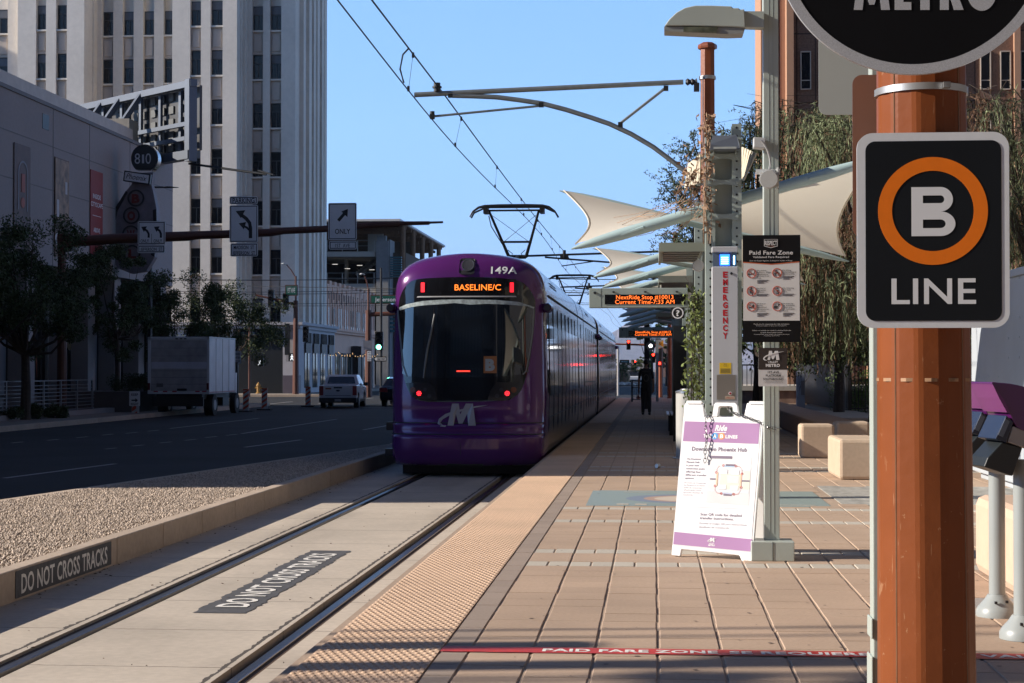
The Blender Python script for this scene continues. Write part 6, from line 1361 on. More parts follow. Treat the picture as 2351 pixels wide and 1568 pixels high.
# ---- person walking away
def person(px, Y):
    t = thing('person', 'person in black t shirt and black trousers walking away carrying a pinkish bag', 'person', (px, Y, 0))
    skin = mat('skin', (.30, .16, .10), .6, var=.05); cloth = mat('black_cloth', (.02, .02, .024), .9, var=.15); hair = mat('dark_hair', (.01, .008, .007), .7)
    V = [(0, 0, .93), (0, .0, 1.10), (0, -.01, 1.28), (0, -.01, 1.42), (0, .0, 1.50), (0, .01, 1.56),                       # 0..5 pelvis to neck
         (-.085, 0, .88), (-.10, .10, .50), (-.105, .10, .09), (-.105, .2, .035),                                            # 6..9 left leg
         (.085, 0, .88), (.10, .02, .50), (.105, -.2, .12), (.105, -.1, .04),                                               # 10..13 right leg
         (-.14, 0, 1.42), (-.19, 0, 1.38), (-.225, -.02, 1.12), (-.235, .03, .88), (-.235, .04, .82),                           # 14..18 left arm
         (.14, 0, 1.42), (.19, 0, 1.38), (.225, -.03, 1.12), (.23, .03, .88), (.23, .05, .82)]                               # 19..23 right arm
    E_ = [(0, 1), (1, 2), (2, 3), (3, 4), (4, 5), (0, 6), (6, 7), (7, 8), (8, 9), (0, 10), (10, 11), (11, 12), (12, 13), (3, 14), (14, 15), (15, 16), (16, 17), (17, 18), (3, 19), (19, 20), (20, 21), (21, 22), (22, 23)]
    Rr = [(.15, .11), (.155, .11), (.175, .115), (.155, .10), (.06, .06), (.055, .055), (.095, .10), (.072, .075), (.056, .056), (.045, .03), (.095, .10), (.072, .075), (.056, .056), (.045, .03), (.06, .06), (.055, .055), (.042, .042), (.03, .03), (.03, .02), (.06, .06), (.055, .055), (.042, .042), (.03, .03), (.03, .02)]
    me = bpy.data.meshes.new('body'); me.from_pydata(V, E_, []); o = bpy.data.objects.new('body', me); COL.objects.link(o)
    md = o.modifiers.new('skin', 'SKIN'); sv = me.skin_vertices[0].data
    for i, r in enumerate(Rr): sv[i].radius = r
    sv[0].use_root = True; o.modifiers.new('sub', 'SUBSURF').levels = 2; o.modifiers[-1].render_levels = 2
    dg = bpy.context.evaluated_depsgraph_get(); m2 = bpy.data.meshes.new_from_object(o.evaluated_get(dg)); bpy.data.objects.remove(o)
    m2.shade_smooth(); m2.materials.append(cloth); m2.materials.append(skin)
    for p in m2.polygons:
        c = p.center
        if (abs(c.x) > .185 and c.z < 1.16) or c.z > 1.49: p.material_index = 1
    o = bpy.data.objects.new('body', m2); COL.objects.link(o); o.parent = t
    def ell(b, c, r, n=14, m=10, sq=0):
        def f(i, j): a = 2 * math.pi * i; e = math.pi * (j - .5); return (c[0] + r[0] * math.cos(a) * math.cos(e), c[1] + r[1] * math.sin(a) * math.cos(e), c[2] + r[2] * math.sin(e))
        return b.grid(n, m, f, True)
    b = B(); ell(b, (0, .015, 1.665), (.076, .095, .112)); 
    for sd in (-1, 1): ell(b, (sd * .078, .02, 1.655), (.012, .022, .032), 8, 6)
    ell(b, (0, .115, 1.645), (.016, .02, .03), 8, 6); b.build('head', skin, t, smooth=True, world=False)
    b = B(); ell(b, (0, -.005, 1.69), (.086, .10, .105)); b.build('hair', hair, t, smooth=True, world=False)
    for sd in (-1, 1):
        b = B(); cx, cy, cz = sd * (.235 if sd < 0 else .23), .045, .80
        b.tube([(cx, cy, cz + .03), (cx, cy + .01, cz - .02), (cx, cy + .015, cz - .06)], [.022, .036, .034], 8, flat=.6)
        for k in range(4): b.tube([(cx, cy - .025 + k * .02, cz - .05), (cx - sd * .012, cy - .022 + k * .022, cz - .095 + .004 * k), (cx - sd * .03, cy - .02 + k * .021, cz - .125 + .006 * k)], [.0095, .009, .007], 6)
        b.tube([(cx - sd * .015, cy + .03, cz - .01), (cx - sd * .03, cy + .055, cz - .05), (cx - sd * .035, cy + .06, cz - .08)], [.011, .010, .008], 6)
        b.build('hand', skin, t, smooth=True, world=False)
    for x, y in ((-.105, .17), (.105, -.14)):
        b = B(); b.tube([(x, y - .14, .05), (x, y - .10, .055), (x, y, .05), (x, y + .12, .035), (x, y + .17, .025)], [.03, .048, .046, .044, .02], 10, flat=.85); b.build('shoe', mat('dark_shoe', (.03, .03, .03), .6), t, smooth=True, world=False)
    b = B((0, -.118, 0)); b.text('WIZARDS', 0, 1.36, .05, .26, bold=.02, c=.004); b.ring(0, 1.18, .06, .09, 0, .003, 16, ry=1.4); b.build('shirt_print', mat('faded_print', (.075, .07, .065), .8), t, world=False)
    t2 = thing('shopping_bag', 'small pinkish bag hanging from the walking person hand', 'bag', (px - .255, Y + .04, .52)); b = B(); b.tube([(-.0, 0, .17), (0, 0, .1), (.01, 0, .03), (0, 0, -.02)], [.01, .05, .075, .05], 10, flat=.5); b.build('pouch', mat('pink_bag', (.30, .11, .10), .6), t2, smooth=True, world=False)
    b = B(); b.tube([(0, 0, .16), (.01, 0, .24)], .008, 5); b.build('handle', mat('pink_bag', (.30, .11, .10), .6), t2, world=False)
person(sx(1483.5, 54), 54)
# ================================================================ STREET SIDE
# ---- mast arm with lane signs
Ym = 61.0; ss = 3885 / Ym
ma = thing('sign_mast', 'long dark brown mast arm over the road carrying three lane signs', 'sign gantry', (sx(142, Ym), Ym, RD))
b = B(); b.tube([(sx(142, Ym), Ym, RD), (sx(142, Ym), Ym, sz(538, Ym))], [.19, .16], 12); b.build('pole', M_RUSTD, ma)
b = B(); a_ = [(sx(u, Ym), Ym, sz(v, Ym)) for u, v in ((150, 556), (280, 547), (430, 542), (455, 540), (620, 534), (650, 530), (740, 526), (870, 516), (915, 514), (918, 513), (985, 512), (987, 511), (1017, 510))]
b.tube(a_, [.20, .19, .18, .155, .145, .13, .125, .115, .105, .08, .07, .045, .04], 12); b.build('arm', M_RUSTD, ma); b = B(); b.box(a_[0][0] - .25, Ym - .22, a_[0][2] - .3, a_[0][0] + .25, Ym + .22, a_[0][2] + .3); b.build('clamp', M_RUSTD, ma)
def msign(u0, u1, v0, v1, label, fn, nm='lane_sign'):
    t = thing(nm, label, 'traffic sign', (sx((u0 + u1) / 2, Ym), Ym - .25, sz(v1, Ym)), 'lane signs on the mast arm'); k = 1 / ss
    b = B((0, Ym - .25, 0)); x0, z0, x1, z1 = sx(u0, Ym), sz(v1, Ym), sx(u1, Ym), sz(v0, Ym); b.rrect(x0, z0, x1, z1, .06, -.01, 0); b.build('plate', M_SIGNW, t)
    b = B((0, Ym - .252, 0)); r = .045; 
    for q in ((x0 + .03, z0 + .03, x1 - .03, z0 + .03 + r * .6), (x0 + .03, z1 - .03 - r * .6, x1 - .03, z1 - .03), (x0 + .03, z0 + .03, x0 + .03 + r * .6, z1 - .03), (x1 - .03 - r * .6, z0 + .03, x1 - .03, z1 - .03)): b.box(q[0], q[1], 0, q[2], q[3], .001)
    fn(b, lambda u, v: (sx(u, Ym), sz(v, Ym)), k); b.build('lettering', M_SIGNK, t); return t
def curve_arrow(b, q, pts, w, head):
    P_ = [Vector(q(*p)) for p in pts]; L_, R_ = [], []
    for i, p in enumerate(P_):
        d = (P_[min(i + 1, len(P_) - 1)] - P_[max(0, i - 1)]).normalized(); n = Vector((-d.y, d.x)) * w / ss / 2; L_.append(p + n); R_.append(p - n)
    for i in range(len(P_) - 1): b.poly([tuple(R_[i]), tuple(R_[i + 1]), tuple(L_[i + 1]), tuple(L_[i])], 0, .003)
    b.poly([q(*p) for p in head], 0, .004)
msign(320, 383, 509, 563, 'white sign with two left ONLY arrows, leftmost on the mast arm', lambda b, q, k: (
    curve_arrow(b, q, [(345, 547), (345, 538), (341, 531), (336, 528)], 5, [(328, 522), (341, 521), (334, 534)]), curve_arrow(b, q, [(373, 547), (373, 538), (370, 531), (365, 528)], 5, [(357, 522), (370, 521), (363, 534)]),
    b.text('ONLY', *q(336, 558), 8 * k, 20 * k, c=.003, bold=.012), b.text('ONLY', *q(366, 558), 8 * k, 20 * k, c=.003, bold=.012), b.box(*q(351.2, 560), 0, *q(352, 538), .002)))
msign(320, 382, 563.5, 582, 'small white JEFFERSON ST plate under the two ONLY arrows', lambda b, q, k: b.text('JEFFERSON  ST', *q(351, 577), 8 * k, 52 * k, c=.003, bold=.012), 'street_plate')
msign(530, 594, 452, 471, 'small white PARKING plate at the top of the middle sign', lambda b, q, k: b.text('PARKING', *q(562, 467.5), 12 * k, 52 * k, c=.003, bold=.012), 'street_plate')
msign(530, 595, 472, 558, 'white sign with a branching left arrow, middle of the mast arm', lambda b, q, k: (
    curve_arrow(b, q, [(578, 548), (578, 525), (576, 513), (568, 503), (556, 494)], 8, [(544, 486), (566, 484), (556, 502)]), curve_arrow(b, q, [(577, 531), (570, 524), (562, 520)], 5, [(551, 514), (568, 511), (563, 528)])))
msign(532, 595, 559, 590, 'white plate reading MADISON ST JEFFERSON ST under the middle sign', lambda b, q, k: (b.text('MADISON  ST', *q(563, 573), 8.5 * k, 48 * k, c=.003, bold=.012), b.text('JEFFERSON  ST', *q(563, 586), 8.5 * k, 53 * k, c=.003, bold=.012)), 'street_plate')
msign(756, 821, 467, 552, 'white sign with a diagonal arrow over ONLY, rightmost on the mast arm', lambda b, q, k: (
    curve_arrow(b, q, [(779, 508), (793, 492)], 7, [(801, 481), (800, 500), (786, 487)]), b.text('ONLY', *q(789, 538), 12 * k, 36 * k, c=.003, bold=.012)))
msign(758, 821, 554, 574, 'small white 1ST AVE plate under the rightmost sign', lambda b, q, k: b.text('1ST  AVE', *q(789, 569), 9 * k, 34 * k, c=.003), 'street_plate')
t = thing('street_light', 'dark street light arm reaching over the road by the bowling sign', 'street light', (sx(344, 75), 75, RD)); b = B(); x = sx(344, 75); b.tube([(x, 75, RD), (x, 75, sz(428, 75))], [.11, .08], 8); b.tube([(x, 75, sz(430, 75)), (x + .6, 75, sz(430, 75))], .04, 6); b.build('pole', M_BLACK, t)
b = B(); b.tube([(x + .5, 75, sz(431, 75)), (x + .8, 75, sz(430, 75)), (x + 1.3, 75, sz(431, 75))], [.04, .10, .03], 8, flat=.5); b.build('lamp_head', M_BLACK, t)
t = thing('slim_pole', 'slim dark pole standing among the left hand trees', 'pole', (sx(103, 60), 60, RD)); b = B(); x = sx(103, 60); b.tube([(x, 60, RD), (x, 60, 4.8)], [.14, .12], 8); b.build('pole', M_BLACK, t)
# ---- railing and planter wall
t = thing('street_railing', 'grey horizontal bar railing on a low wall along the left pavement', 'railing', (-22, 50, RD)); zt_ = .95
b = B(); x = -21.6
for k in range(8): z = -.05 + k * .13; b.box(x - .015, 40, z, x + .015, 64, z + .03)
b.box(x - .03, 40, 1.02, x + .03, 64, 1.06)
for k in range(14): b.box(x - .03, 41 + k * 1.75, -.3, x + .03, 41.1 + k * 1.75, 1.02)
b.build('bars', mat('railing_steel', (.22, .23, .25), .4, metal=.5), t)
b = B(); b.box(x - .15, 40, RD, x + .15, 66, -.28); b.build('kerb_wall', mat('white_base_wall', (.30, .29, .29), .85, var=.25, scale=4, stretch=(1, 1, .2)), t); b = B(); b.box(x - .2, 40, -.28, x + .18, 66, -.08); b.build('coping', m_mall, t)
b = B(); b.box(-23.5, 66, RD, -20.6, 78, .55); tag(b.build('planter_wall', mat('dark_block', (.10, .085, .08), .9, var=.1)), 'dark planter wall behind the keep right sign', 'planter')
# ---- box truck
Yt = 66; tk = thing('box_truck', 'white box truck parked at the left kerb, rear roll door facing us', 'truck', (-18.5, Yt, RD)); k = Yt / 3885
m_tw = mat('truck_white', (.66, .67, .68), .45, var=.10, scale=2, var2=.06); m_td = mat('truck_grimy_door', (.38, .365, .365), .6, var=.25, scale=3, var2=.1)
tx0, tx1, tz0, tz1 = sx(341, Yt), sx(479.7, Yt), sz(904, Yt), sz(773, Yt)
b = B(); b.box(tx0, Yt, tz0, tx1, Yt + 4.2, tz1); b.build('cargo_box', m_tw, tk, bevel=.03)
b = B(); q = lambda cx, cy: (sx(.3906 * cx, Yt), sz(487.9 + .3906 * cy, Yt))
p0, p1 = q(888, 1048), q(1216, 752); b.box(p0[0], Yt - .012, p0[1], p1[0], Yt, p1[1]); d = b.build('roll_door', m_td, tk)
b = B(); p0, p1 = q(890, 918), q(1216, 878); b.box(p0[0], Yt - .02, p0[1], p1[0], Yt - .012, p1[1]); b.build('stripe', mat('stripe_pale', (.58, .58, .64), .5), d)
b = B()
for cy in (796, 842, 930, 968, 1008): p0, p1 = q(890, cy + 1.5), q(1216, cy); b.box(p0[0], Yt - .016, p0[1], p1[0], Yt - .011, p1[1])
b.build('door_joints', mat('joint_dark', (.08, .08, .085)), d)
b = B(); p0, p1 = q(870, 1066), q(1232, 1052); b.box(p0[0], Yt - .05, p0[1], p1[0], Yt, p1[1]); b.box(*[q(870, 760)[0], Yt - .03, tz0], q(886, 0)[0], Yt, tz1); b.box(q(1218, 0)[0], Yt - .03, tz0, q(1232, 0)[0], Yt, tz1); b.box(tx0, Yt - .03, q(0, 748)[1], tx1, Yt, tz1); b.build('door_frame', m_tw, tk)
b = B(); 
for cx in (905, 960, 1015, 1150, 1190): p0, p1 = q(cx, 1055), q(cx + 26, 1048); b.box(p0[0], Yt - .055, p0[1], p1[0], Yt - .05, p1[1])
for cy in range(0, 27): b.box(tx1, Yt + .1 + cy * .15, tz0 + .03, tx1 + .006, Yt + .18 + cy * .15, tz0 + .075)
b.build('reflectors', mat('reflector_red', (.40, .03, .03), .4), tk)
b = B()
for j in range(5): b.box(tx1, Yt + .02 + j * 1.04, tz0, tx1 + .012, Yt + .06 + j * 1.04, tz1)
b.box(tx1, Yt, tz1 - .05, tx1 + .02, Yt + 4.2, tz1 + .005); b.box(tx1, Yt, tz0, tx1 + .02, Yt + 4.2, tz0 + .02); b.build('side_trim', mat('truck_trim', (.34, .34, .35), .4, metal=.4), tk)
b = B()
for cx in (1040, 1065, 1090): p = q(cx, 742); b.box(p[0] - .05, Yt - .045, p[1] - .02, p[0] + .05, Yt - .03, p[1] + .02)
b.build('marker_lamps', M_BLACK, tk)
b = B(); p0, p1 = q(1044, 1048), q(1100, 1034); b.box(p0[0], Yt - .08, p0[1], p1[0], Yt - .012, p1[1]); b.build('latch', M_BLACK, tk)
b = B(); p0, p1 = q(920, 1026), q(960, 1004); b.box(p0[0], Yt - .02, p0[1], p1[0], Yt - .012, p1[1]); b.build('number_plate', mat('plate_dull', (.14, .13, .13)), tk)
b = B()
for cx in (878, 1224): p = q(cx, 1020); b.tube([(p[0], Yt - .06, p[1] - .15), (p[0], Yt - .06, p[1] + .12)], .05, 8)
b.build('tail_light', mat('lamp_red_off', (.10, .01, .012), .3), tk)
b = B(); b.box(tx0 + .3, Yt + .1, .25, tx1 - .3, Yt + 5.6, tz0); b.box(tx0 + .2, Yt - .1, -.02, tx1 - .2, Yt, .35); b.box(tx1 - .5, Yt + 2.4, -.05, tx1 - .05, Yt + 3.4, .30); b.build('chassis', M_BLACK, tk)
b = B(); b.box(tx0 + .1, Yt + 4.25, .2, tx1 - .3, Yt + 5.9, 1.7); b.build('cab', m_tw, tk, bevel=.15); b = B(); b.box(tx1 - .35, Yt + 5.0, 1.3, tx1 - .08, Yt + 5.05, 1.75); b.build('mirror', M_BLACK, tk)
for x in (tx0 + .35, tx1 - .22):
    for y, w_ in ((Yt + 1.1, .36), (Yt + 5.0, .24)):
        b = B(); b.tube([(x - w_ / 2, y, RD + .43), (x + w_ / 2, y, RD + .43)], .43, 20); w2 = b.build('wheel', M_RUBBER, tk); b = B(); b.tube([(x + w_ / 2 - .02, y, RD + .43), (x + w_ / 2 + .012, y, RD + .43)], [.24, .20], 14); b.build('rim', mat('rim_grey', (.25, .25, .26), .4, metal=.6), w2)
# ---- pickup and dark car
def vehicle(t, prof, w, m_body, tail, gl, wheels, r=.36):
    """side outline (y,z) extruded to width w with a narrower cabin; local coords, rear at y=0, heading +y"""
    b = B((0, 0, 0), (0, 1, 0), (0, 0, 1)); b.poly(prof, -w / 2, w / 2); bo = b.build('body', m_body, t, world=False, bevel=.05); return bo
pt = thing('pickup_truck', 'white crew cab pickup truck waiting at the junction', 'pickup truck', (sx(776, 80), 80, RD), rotz=rad(4))
m_pw = mat('pickup_white', (.55, .56, .58), .22, var=.03, coat=.6)
b = B((-.90, 0, 0), (0, 1, 0), (0, 0, 1)); b.poly([(0, .48), (0, 1.10), (1.5, 1.12), (1.5, 1.05), (3.6, 1.06), (4.6, .98), (4.75, .75), (4.75, .42), (4.3, .42), (4.15, .72), (3.75, .80), (3.35, .70), (3.2, .42), (1.5, .42), (1.35, .70), (.95, .80), (.55, .70), (.42, .46)], 0, 1.8); b.build('body', m_pw, pt, world=False, bevel=.05)
b = B(); b.tube([(0, 1.45, 1.1), (0, 1.50, 1.1)], .1, 4); b.v = []; b.f = []
cabp = [(1.42, 1.08), (1.60, 1.50), (1.85, 1.60), (3.0, 1.60), (3.5, 1.35), (3.85, 1.06)]
def taper(b, pr, w0, w1, z0, z1):
    A = [b.P(-(w0 + (w1 - w0) * (z - z0) / (z1 - z0)) / 2, y, z) for y, z in pr]; C = [b.P((w0 + (w1 - w0) * (z - z0) / (z1 - z0)) / 2, y, z) for y, z in pr]; n = len(pr)
    for k in range(n): b.f.append([A[k], A[(k + 1) % n], C[(k + 1) % n], C[k]])
    b.f.append(A[::-1]); b.f.append(C); return b
taper(b, cabp, 1.76, 1.42, 1.06, 1.60).build('cabin', m_pw, pt, world=False, bevel=.05)
b = B(); b.f.append([b.P(x, y, z) for x, y, z in ((-.70, 1.44, 1.12), (.70, 1.44, 1.12), (.60, 1.575, 1.50), (-.60, 1.575, 1.50))]); b.build('rear_window', m_glassd, pt, world=False)
for sd in (-1, 1): b = B(); b.f.append([b.P(sd * (.885 - .315 * (z - 1.06)), y, z) for y, z in ((1.75, 1.13), (3.55, 1.13), (3.1, 1.50), (1.9, 1.52))]); b.build('side_window', m_glassd, pt, world=False)
b = B(); b.box(-.9, -.06, .28, .9, .25, .50); b.box(-.95, .6, .3, -.85, 4.5, .45); b.box(.85, 1.4, .3, .93, 3.3, .45); b.box(-.8, .2, .25, .8, 4.4, .5); b.build('bumper', M_BLACK, pt, world=False, bevel=.02)
b = B(); b.box(-.62, -.012, .60, .62, .0, .62); b.box(-.2, -.02, .95, .2, 0, 1.02); b.disc; b.build('tailgate_handle', M_BLACK, pt, world=False)
b = B((0, -.015, 0)); b.disc(0, .84, .10, 0, .01, 16, ry=.045); b.build('badge', M_DARKM, pt, world=False)
b = B(); b.box(-.15, -.075, .33, .15, -.06, .44); b.build('number_plate', mat('plate_pale', (.3, .3, .3)), pt, world=False)
b = B((0, -.074, 0)); b.box(-.60, .90, -.06, -.32, .98, -.058); b.build('sticker', mat('sticker_orange', (.22, .08, .03)), pt, world=False)
for sd in (-1, 1): B().box(sd * .80 - .10, -.02, .62, sd * .80 + .10, .15, 1.06).build('tail_light', mat('tail_lamp_red', (.22, .012, .015), .3), pt, world=False)
B().box(.90, 3.1, 1.05, 1.12, 3.2, 1.22).build('mirror', M_BLACK, pt, world=False)
for x in (-.80, .80):
    for y in (.95, 3.75): b = B(); b.tube([(x - .12, y, .37), (x + .12, y, .37)], .37, 20); w2 = b.build('wheel', M_RUBBER, pt, world=False); b = B(); b.tube([(x + .1, y, .37), (x + .13, y, .37)], [.24, .22], 14); b.build('rim', mat('rim_grey', (.25, .25, .26), .4, metal=.6), w2, world=False)
dk = thing('dark_car', 'dark blue black car partly hidden behind the purple tram', 'car', (sx(913, 84), 84, RD)); m_dc = mat('dark_car_paint', (.012, .014, .022), .15, coat=.8)
b = B((-.92, 0, 0), (0, 1, 0), (0, 0, 1)); b.poly([(0, .45), (-.02, .95), (.15, 1.02), (1.2, 1.05), (3.4, 1.0), (4.3, .85), (4.5, .5), (4.4, .3), (.1, .3)], 0, 1.84); b.build('body', m_dc, dk, world=False, bevel=.08)
b = B(); taper(b, [(.15, 1.0), (.7, 1.40), (1.2, 1.47), (2.4, 1.45), (3.3, 1.0)], 1.7, 1.3, 1.0, 1.47).build('cabin', m_dc, dk, world=False, bevel=.06)
b = B(); b.f.append([b.P(x, y, z) for x, y, z in ((-.7, .25, 1.06), (.7, .25, 1.06), (.58, .68, 1.38), (-.58, .68, 1.38))]); b.build('rear_window', mat('sky_glass', (.05, .07, .10), .05, var=0, metal=.4), dk, world=False)
for sd in (-1, 1): B().box(sd * .72 - .2, -.05, .72, sd * .72 + .2, .05, .92).build('tail_light', mat('tail_lamp_red', (.22, .012, .015), .3), dk, world=False)
for x in (-.8, .8):
    for y in (.85, 3.6): B().tube([(x - .11, y, .34), (x + .11, y, .34)], .34, 18).build('wheel', M_RUBBER, dk, world=False)
# ---- barricades, keep right, hydrant
m_bo = mat('barricade_orange', (.50, .07, .02), .5); m_bw = mat('barricade_white', (.50, .50, .50), .5)
def barricade(u, vb, label, w=.26, h=.98):
    Y = 3885 * 1.9 / (vb - 846); x = sx(u, Y); t = thing('barricade', label, 'barricade', (x, Y, RD), 'striped vertical barricades')
    b = B((x, Y, RD)); b.box(-w / 2, .06, -.02, w / 2, h, .02); b.build('panel', m_bw, t)
    b = B((x, Y, RD + 0.)); n = 4; st = (h - .06) / n
    for k in range(n): z = .06 + k * st; b.poly([(-w / 2, z), (w / 2, z + w * .7), (w / 2, min(h, z + w * .7 + st * .5)), (-w / 2, min(h, z + st * .5))], .02, .024)
    b.box(-w / 2, h - .04, .0, w / 2, h + .02, .03); b.build('stripes', m_bo, t)
    B().box(x - .32, Y - .2, RD, x + .32, Y + .2, RD + .06).build('base', M_RUBBER, t)
barricade(565, 947, 'orange and white barricade beside the box truck, nearest of three'); barricade(607.5, 943, 'orange and white barricade in front of the yellow hydrant'); barricade(707.5, 935, 'orange and white barricade left of the white pickup')
Y = 64.7; t = thing('keep_right_sign', 'white KEEP RIGHT arrow sign on a striped stub by the kerb', 'traffic sign', (sx(309, Y), Y, RD)); q = lambda u, v: (sx(u, Y), sz(v, Y))
b = B((0, Y, 0)); p0, p1 = q(297, 932), q(321.5, 898); b.rrect(p0[0], p0[1], p1[0], p1[1], .03, -.01, 0); b.build('plate', M_SIGNW, t)
b = B((0, Y - .002, 0)); kk = Y / 3885; b.text('KEEP', *q(309.5, 908.5), 5.5 * kk, 16 * kk, bold=.02); b.text('RIGHT', *q(309.5, 930), 5.5 * kk, 18.5 * kk, bold=.02); b.poly([q(302, 920.5), q(311, 920.5), q(311, 924), q(317, 919), q(311, 914), q(311, 917.5), q(302, 917.5)], 0, .003); b.build('lettering', M_SIGNK, t)
b = B((0, Y + .01, 0)); p0, p1 = q(302.5, 960), q(319, 932); b.box(p0[0], p0[1], -.05, p1[0], p1[1], 0); b.build('stub', m_bw, t)
b = B((0, Y + .008, 0)); b.poly([q(303, 959), q(303, 952), q(315, 944), q(315, 952)], 0, .003); b.poly([q(303, 945), q(303, 936), q(308, 932), q(313, 932), q(313, 938)], 0, .003); b.build('stripes', m_bo, t)
t = thing('fire_hydrant', 'yellow fire hydrant on the far corner', 'fire hydrant', (sx(599, 117), 116.3, RD + .15)); b = B(); b.lathe([(.2, 0), (.2, .06), (.13, .08), (.13, .5), (.17, .52), (.17, .58), (.12, .66), (.05, .74), (.04, .8)], sx(599, 117), 116.3, 14, cz=RD + .15); b.tube([(sx(599, 117) - .25, 116.3, RD + .55), (sx(599, 117) + .25, 116.3, RD + .55)], .07, 8); b.build('body', mat('hydrant_yellow', (.30, .16, .03), .5), t)
# ---- traffic signals on the far corners
def sighead(Y, u, v0, v1, label, lit=None, parent_group='traffic signal heads', w=None):
    t = thing('traffic_signal', label, 'traffic light', (sx(u, Y), Y - .3, sz(v1, Y)), parent_group); k = Y / 3885; h = (v1 - v0) * k; w = w or h * .42; x, z0 = sx(u, Y), sz(v1, Y)
    b = B(); b.box(x - w / 2, Y - .35, z0, x + w / 2, Y - .1, z0 + h); b.build('housing', M_BLACK, t)
    for j in range(3):
        zc = z0 + h * (j + .5) / 3; b = B(); r = w * .36
        n = 12; A = [b.P(x + r * math.cos(2 * math.pi * i / n), Y - .55, zc + r * math.sin(2 * math.pi * i / n)) for i in range(n)]; C = [b.P(x + r * math.cos(2 * math.pi * i / n), Y - .35, zc + r * math.sin(2 * math.pi * i / n)) for i in range(n)]
        for i in range(n):
            if i in (8, 9): continue
            b.f.append([A[i], A[(i + 1) % n], C[(i + 1) % n], C[i]])
        b.build('visor', M_BLACK, t)
        if lit and lit[0] == j: b = B((0, Y - .36, 0)); b.disc(x, zc, r * .85, 0, .01, 16); b.build('lamp', emat('signal_' + lit[1], {'green': (.15, 1, .55), 'red': (1, .02, .01)}[lit[1]], 8), t)
    return t
def wsig(Y, u, v, label):
    p = W(u, v, Y); t = thing('pedestrian_signal', label, 'pedestrian signal', tuple(p)); b = B(); b.box(p.x - .24, Y - .1, p.z - .26, p.x + .24, Y + .1, p.z + .30); b.build('housing', M_BLACK, t)
    b = B((p.x, Y - .11, p.z)); b.disc(0, .19, .038, 0, .01, 10); b.poly([(-.035, .14), (.045, .14), (.035, -.02), (.12, -.19), (.08, -.2), (0, -.07), (-.08, -.2), (-.12, -.17), (-.035, 0)], 0, .01); b.poly([(-.035, .13), (-.12, .04), (-.09, .02), (-.02, .09)], 0, .01); b.poly([(.04, .13), (.11, .03), (.08, .02), (.02, .08)], 0, .01); b.build('walking_figure', emat('walk_white', (.9, .95, 1), .8), t)
def gsign(Y, u0, u1, v0, v1, s, label, tw=.7):
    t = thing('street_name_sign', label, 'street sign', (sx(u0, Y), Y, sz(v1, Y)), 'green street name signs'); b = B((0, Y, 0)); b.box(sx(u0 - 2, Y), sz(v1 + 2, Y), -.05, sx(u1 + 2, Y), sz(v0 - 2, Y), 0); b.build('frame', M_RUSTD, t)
    b = B((0, Y - .005, 0)); b.box(sx(u0, Y), sz(v1, Y), 0, sx(u1, Y), sz(v0, Y), .004); b.build('panel', mat('street_sign_green', (.015, .11, .075), .4), t); k = Y / 3885
    b = B((0, Y - .012, 0)); b.text(s, sx((u0 + u1) / 2, Y), sz(v1 - (v1 - v0) * .25, Y), (v1 - v0) * .55 * k, (u1 - u0) * tw * k, bold=.01, c=0); b.build('lettering', M_SIGNW, t); return t
Yc = 113.6
t = thing('signal_pole', 'rust brown signal pole with street light at the cream tower corner', 'signal pole', (sx(679, Yc), Yc, RD)); b = B(); x = sx(679, Yc); b.tube([(x, Yc, RD), (x, Yc, sz(690, Yc))], [.22, .16], 10); b.tube([(x, Yc, sz(690, Yc)), (x, Yc, sz(634, Yc))], .07, 8); b.tube([(x, Yc, sz(700, Yc)), (sx(652, Yc), Yc - .3, sz(692, Yc)), (sx(590, Yc), Yc - .3, sz(678, Yc))], [.11, .09, .06], 8)
b.tube([(x, Yc, sz(638, Yc)), (sx(668, Yc), Yc, sz(620, Yc)), (sx(657, Yc), Yc, sz(607, Yc))], .04, 6); b.build('pole', M_RUSTD, t); b = B(); b.tube([(sx(658, Yc), Yc, sz(607, Yc)), (sx(651, Yc), Yc, sz(605, Yc)), (sx(645, Yc), Yc, sz(605.5, Yc))], [.05, .12, .05], 8, flat=.5); b.build('lamp_head', mat('light_grey_paint', (.52, .53, .52)), t)
sighead(Yc, 658, 673, 712, 'black traffic light nearer the pole on the cream tower corner', w=.4); sighead(Yc, 624, 665, 706, 'black traffic light farther out on the cream tower corner arm', w=.4); sighead(Yc, 704, 749, 785, 'black traffic light low on the right of the cream tower pole', w=.4)
wsig(Yc, 671, 821, 'lit white walking figure signal on the cream tower corner pole'); wsig(Yc - 2, 597, 832, 'lit white walking figure signal by the yellow hydrant')
t = thing('signal_post', 'thin brown signal post left of the hydrant', 'signal pole', (sx(587, Yc), Yc, RD)); B().tube([(sx(587, Yc), Yc - 1.8, RD), (sx(587, Yc), Yc - 1.8, sz(752, Yc))], .07, 8).build('pole', M_RUSTD, t)
gsign(Yc - .4, 656, 681, 656, 677, '1ST AVE', 'green 1ST AVE street name sign on the cream tower corner'); gsign(100, 478, 500, 755, 771, '1 ST', 'dim green street name sign among the left hand tree crowns')
t = thing('white_sign', 'white sign lettered RED AFTER STOP behind the box truck', 'sign', (sx(545, 72), 72, RD)); b = B((0, 72, 0)); b.box(sx(538, 72), sz(835, 72), 0, sx(553, 72), sz(806, 72), .02); b.build('plate', mat('dim_sign_white', (.35, .35, .36)), t); b = B((0, 71.97, 0)); kk = 72 / 3885
for j, s_ in enumerate(('RED', 'AFTER', 'STOP')): b.text(s_, sx(545.5, 72), sz(815 + j * 8.5, 72), 5 * kk, 12 * kk, bold=.02)
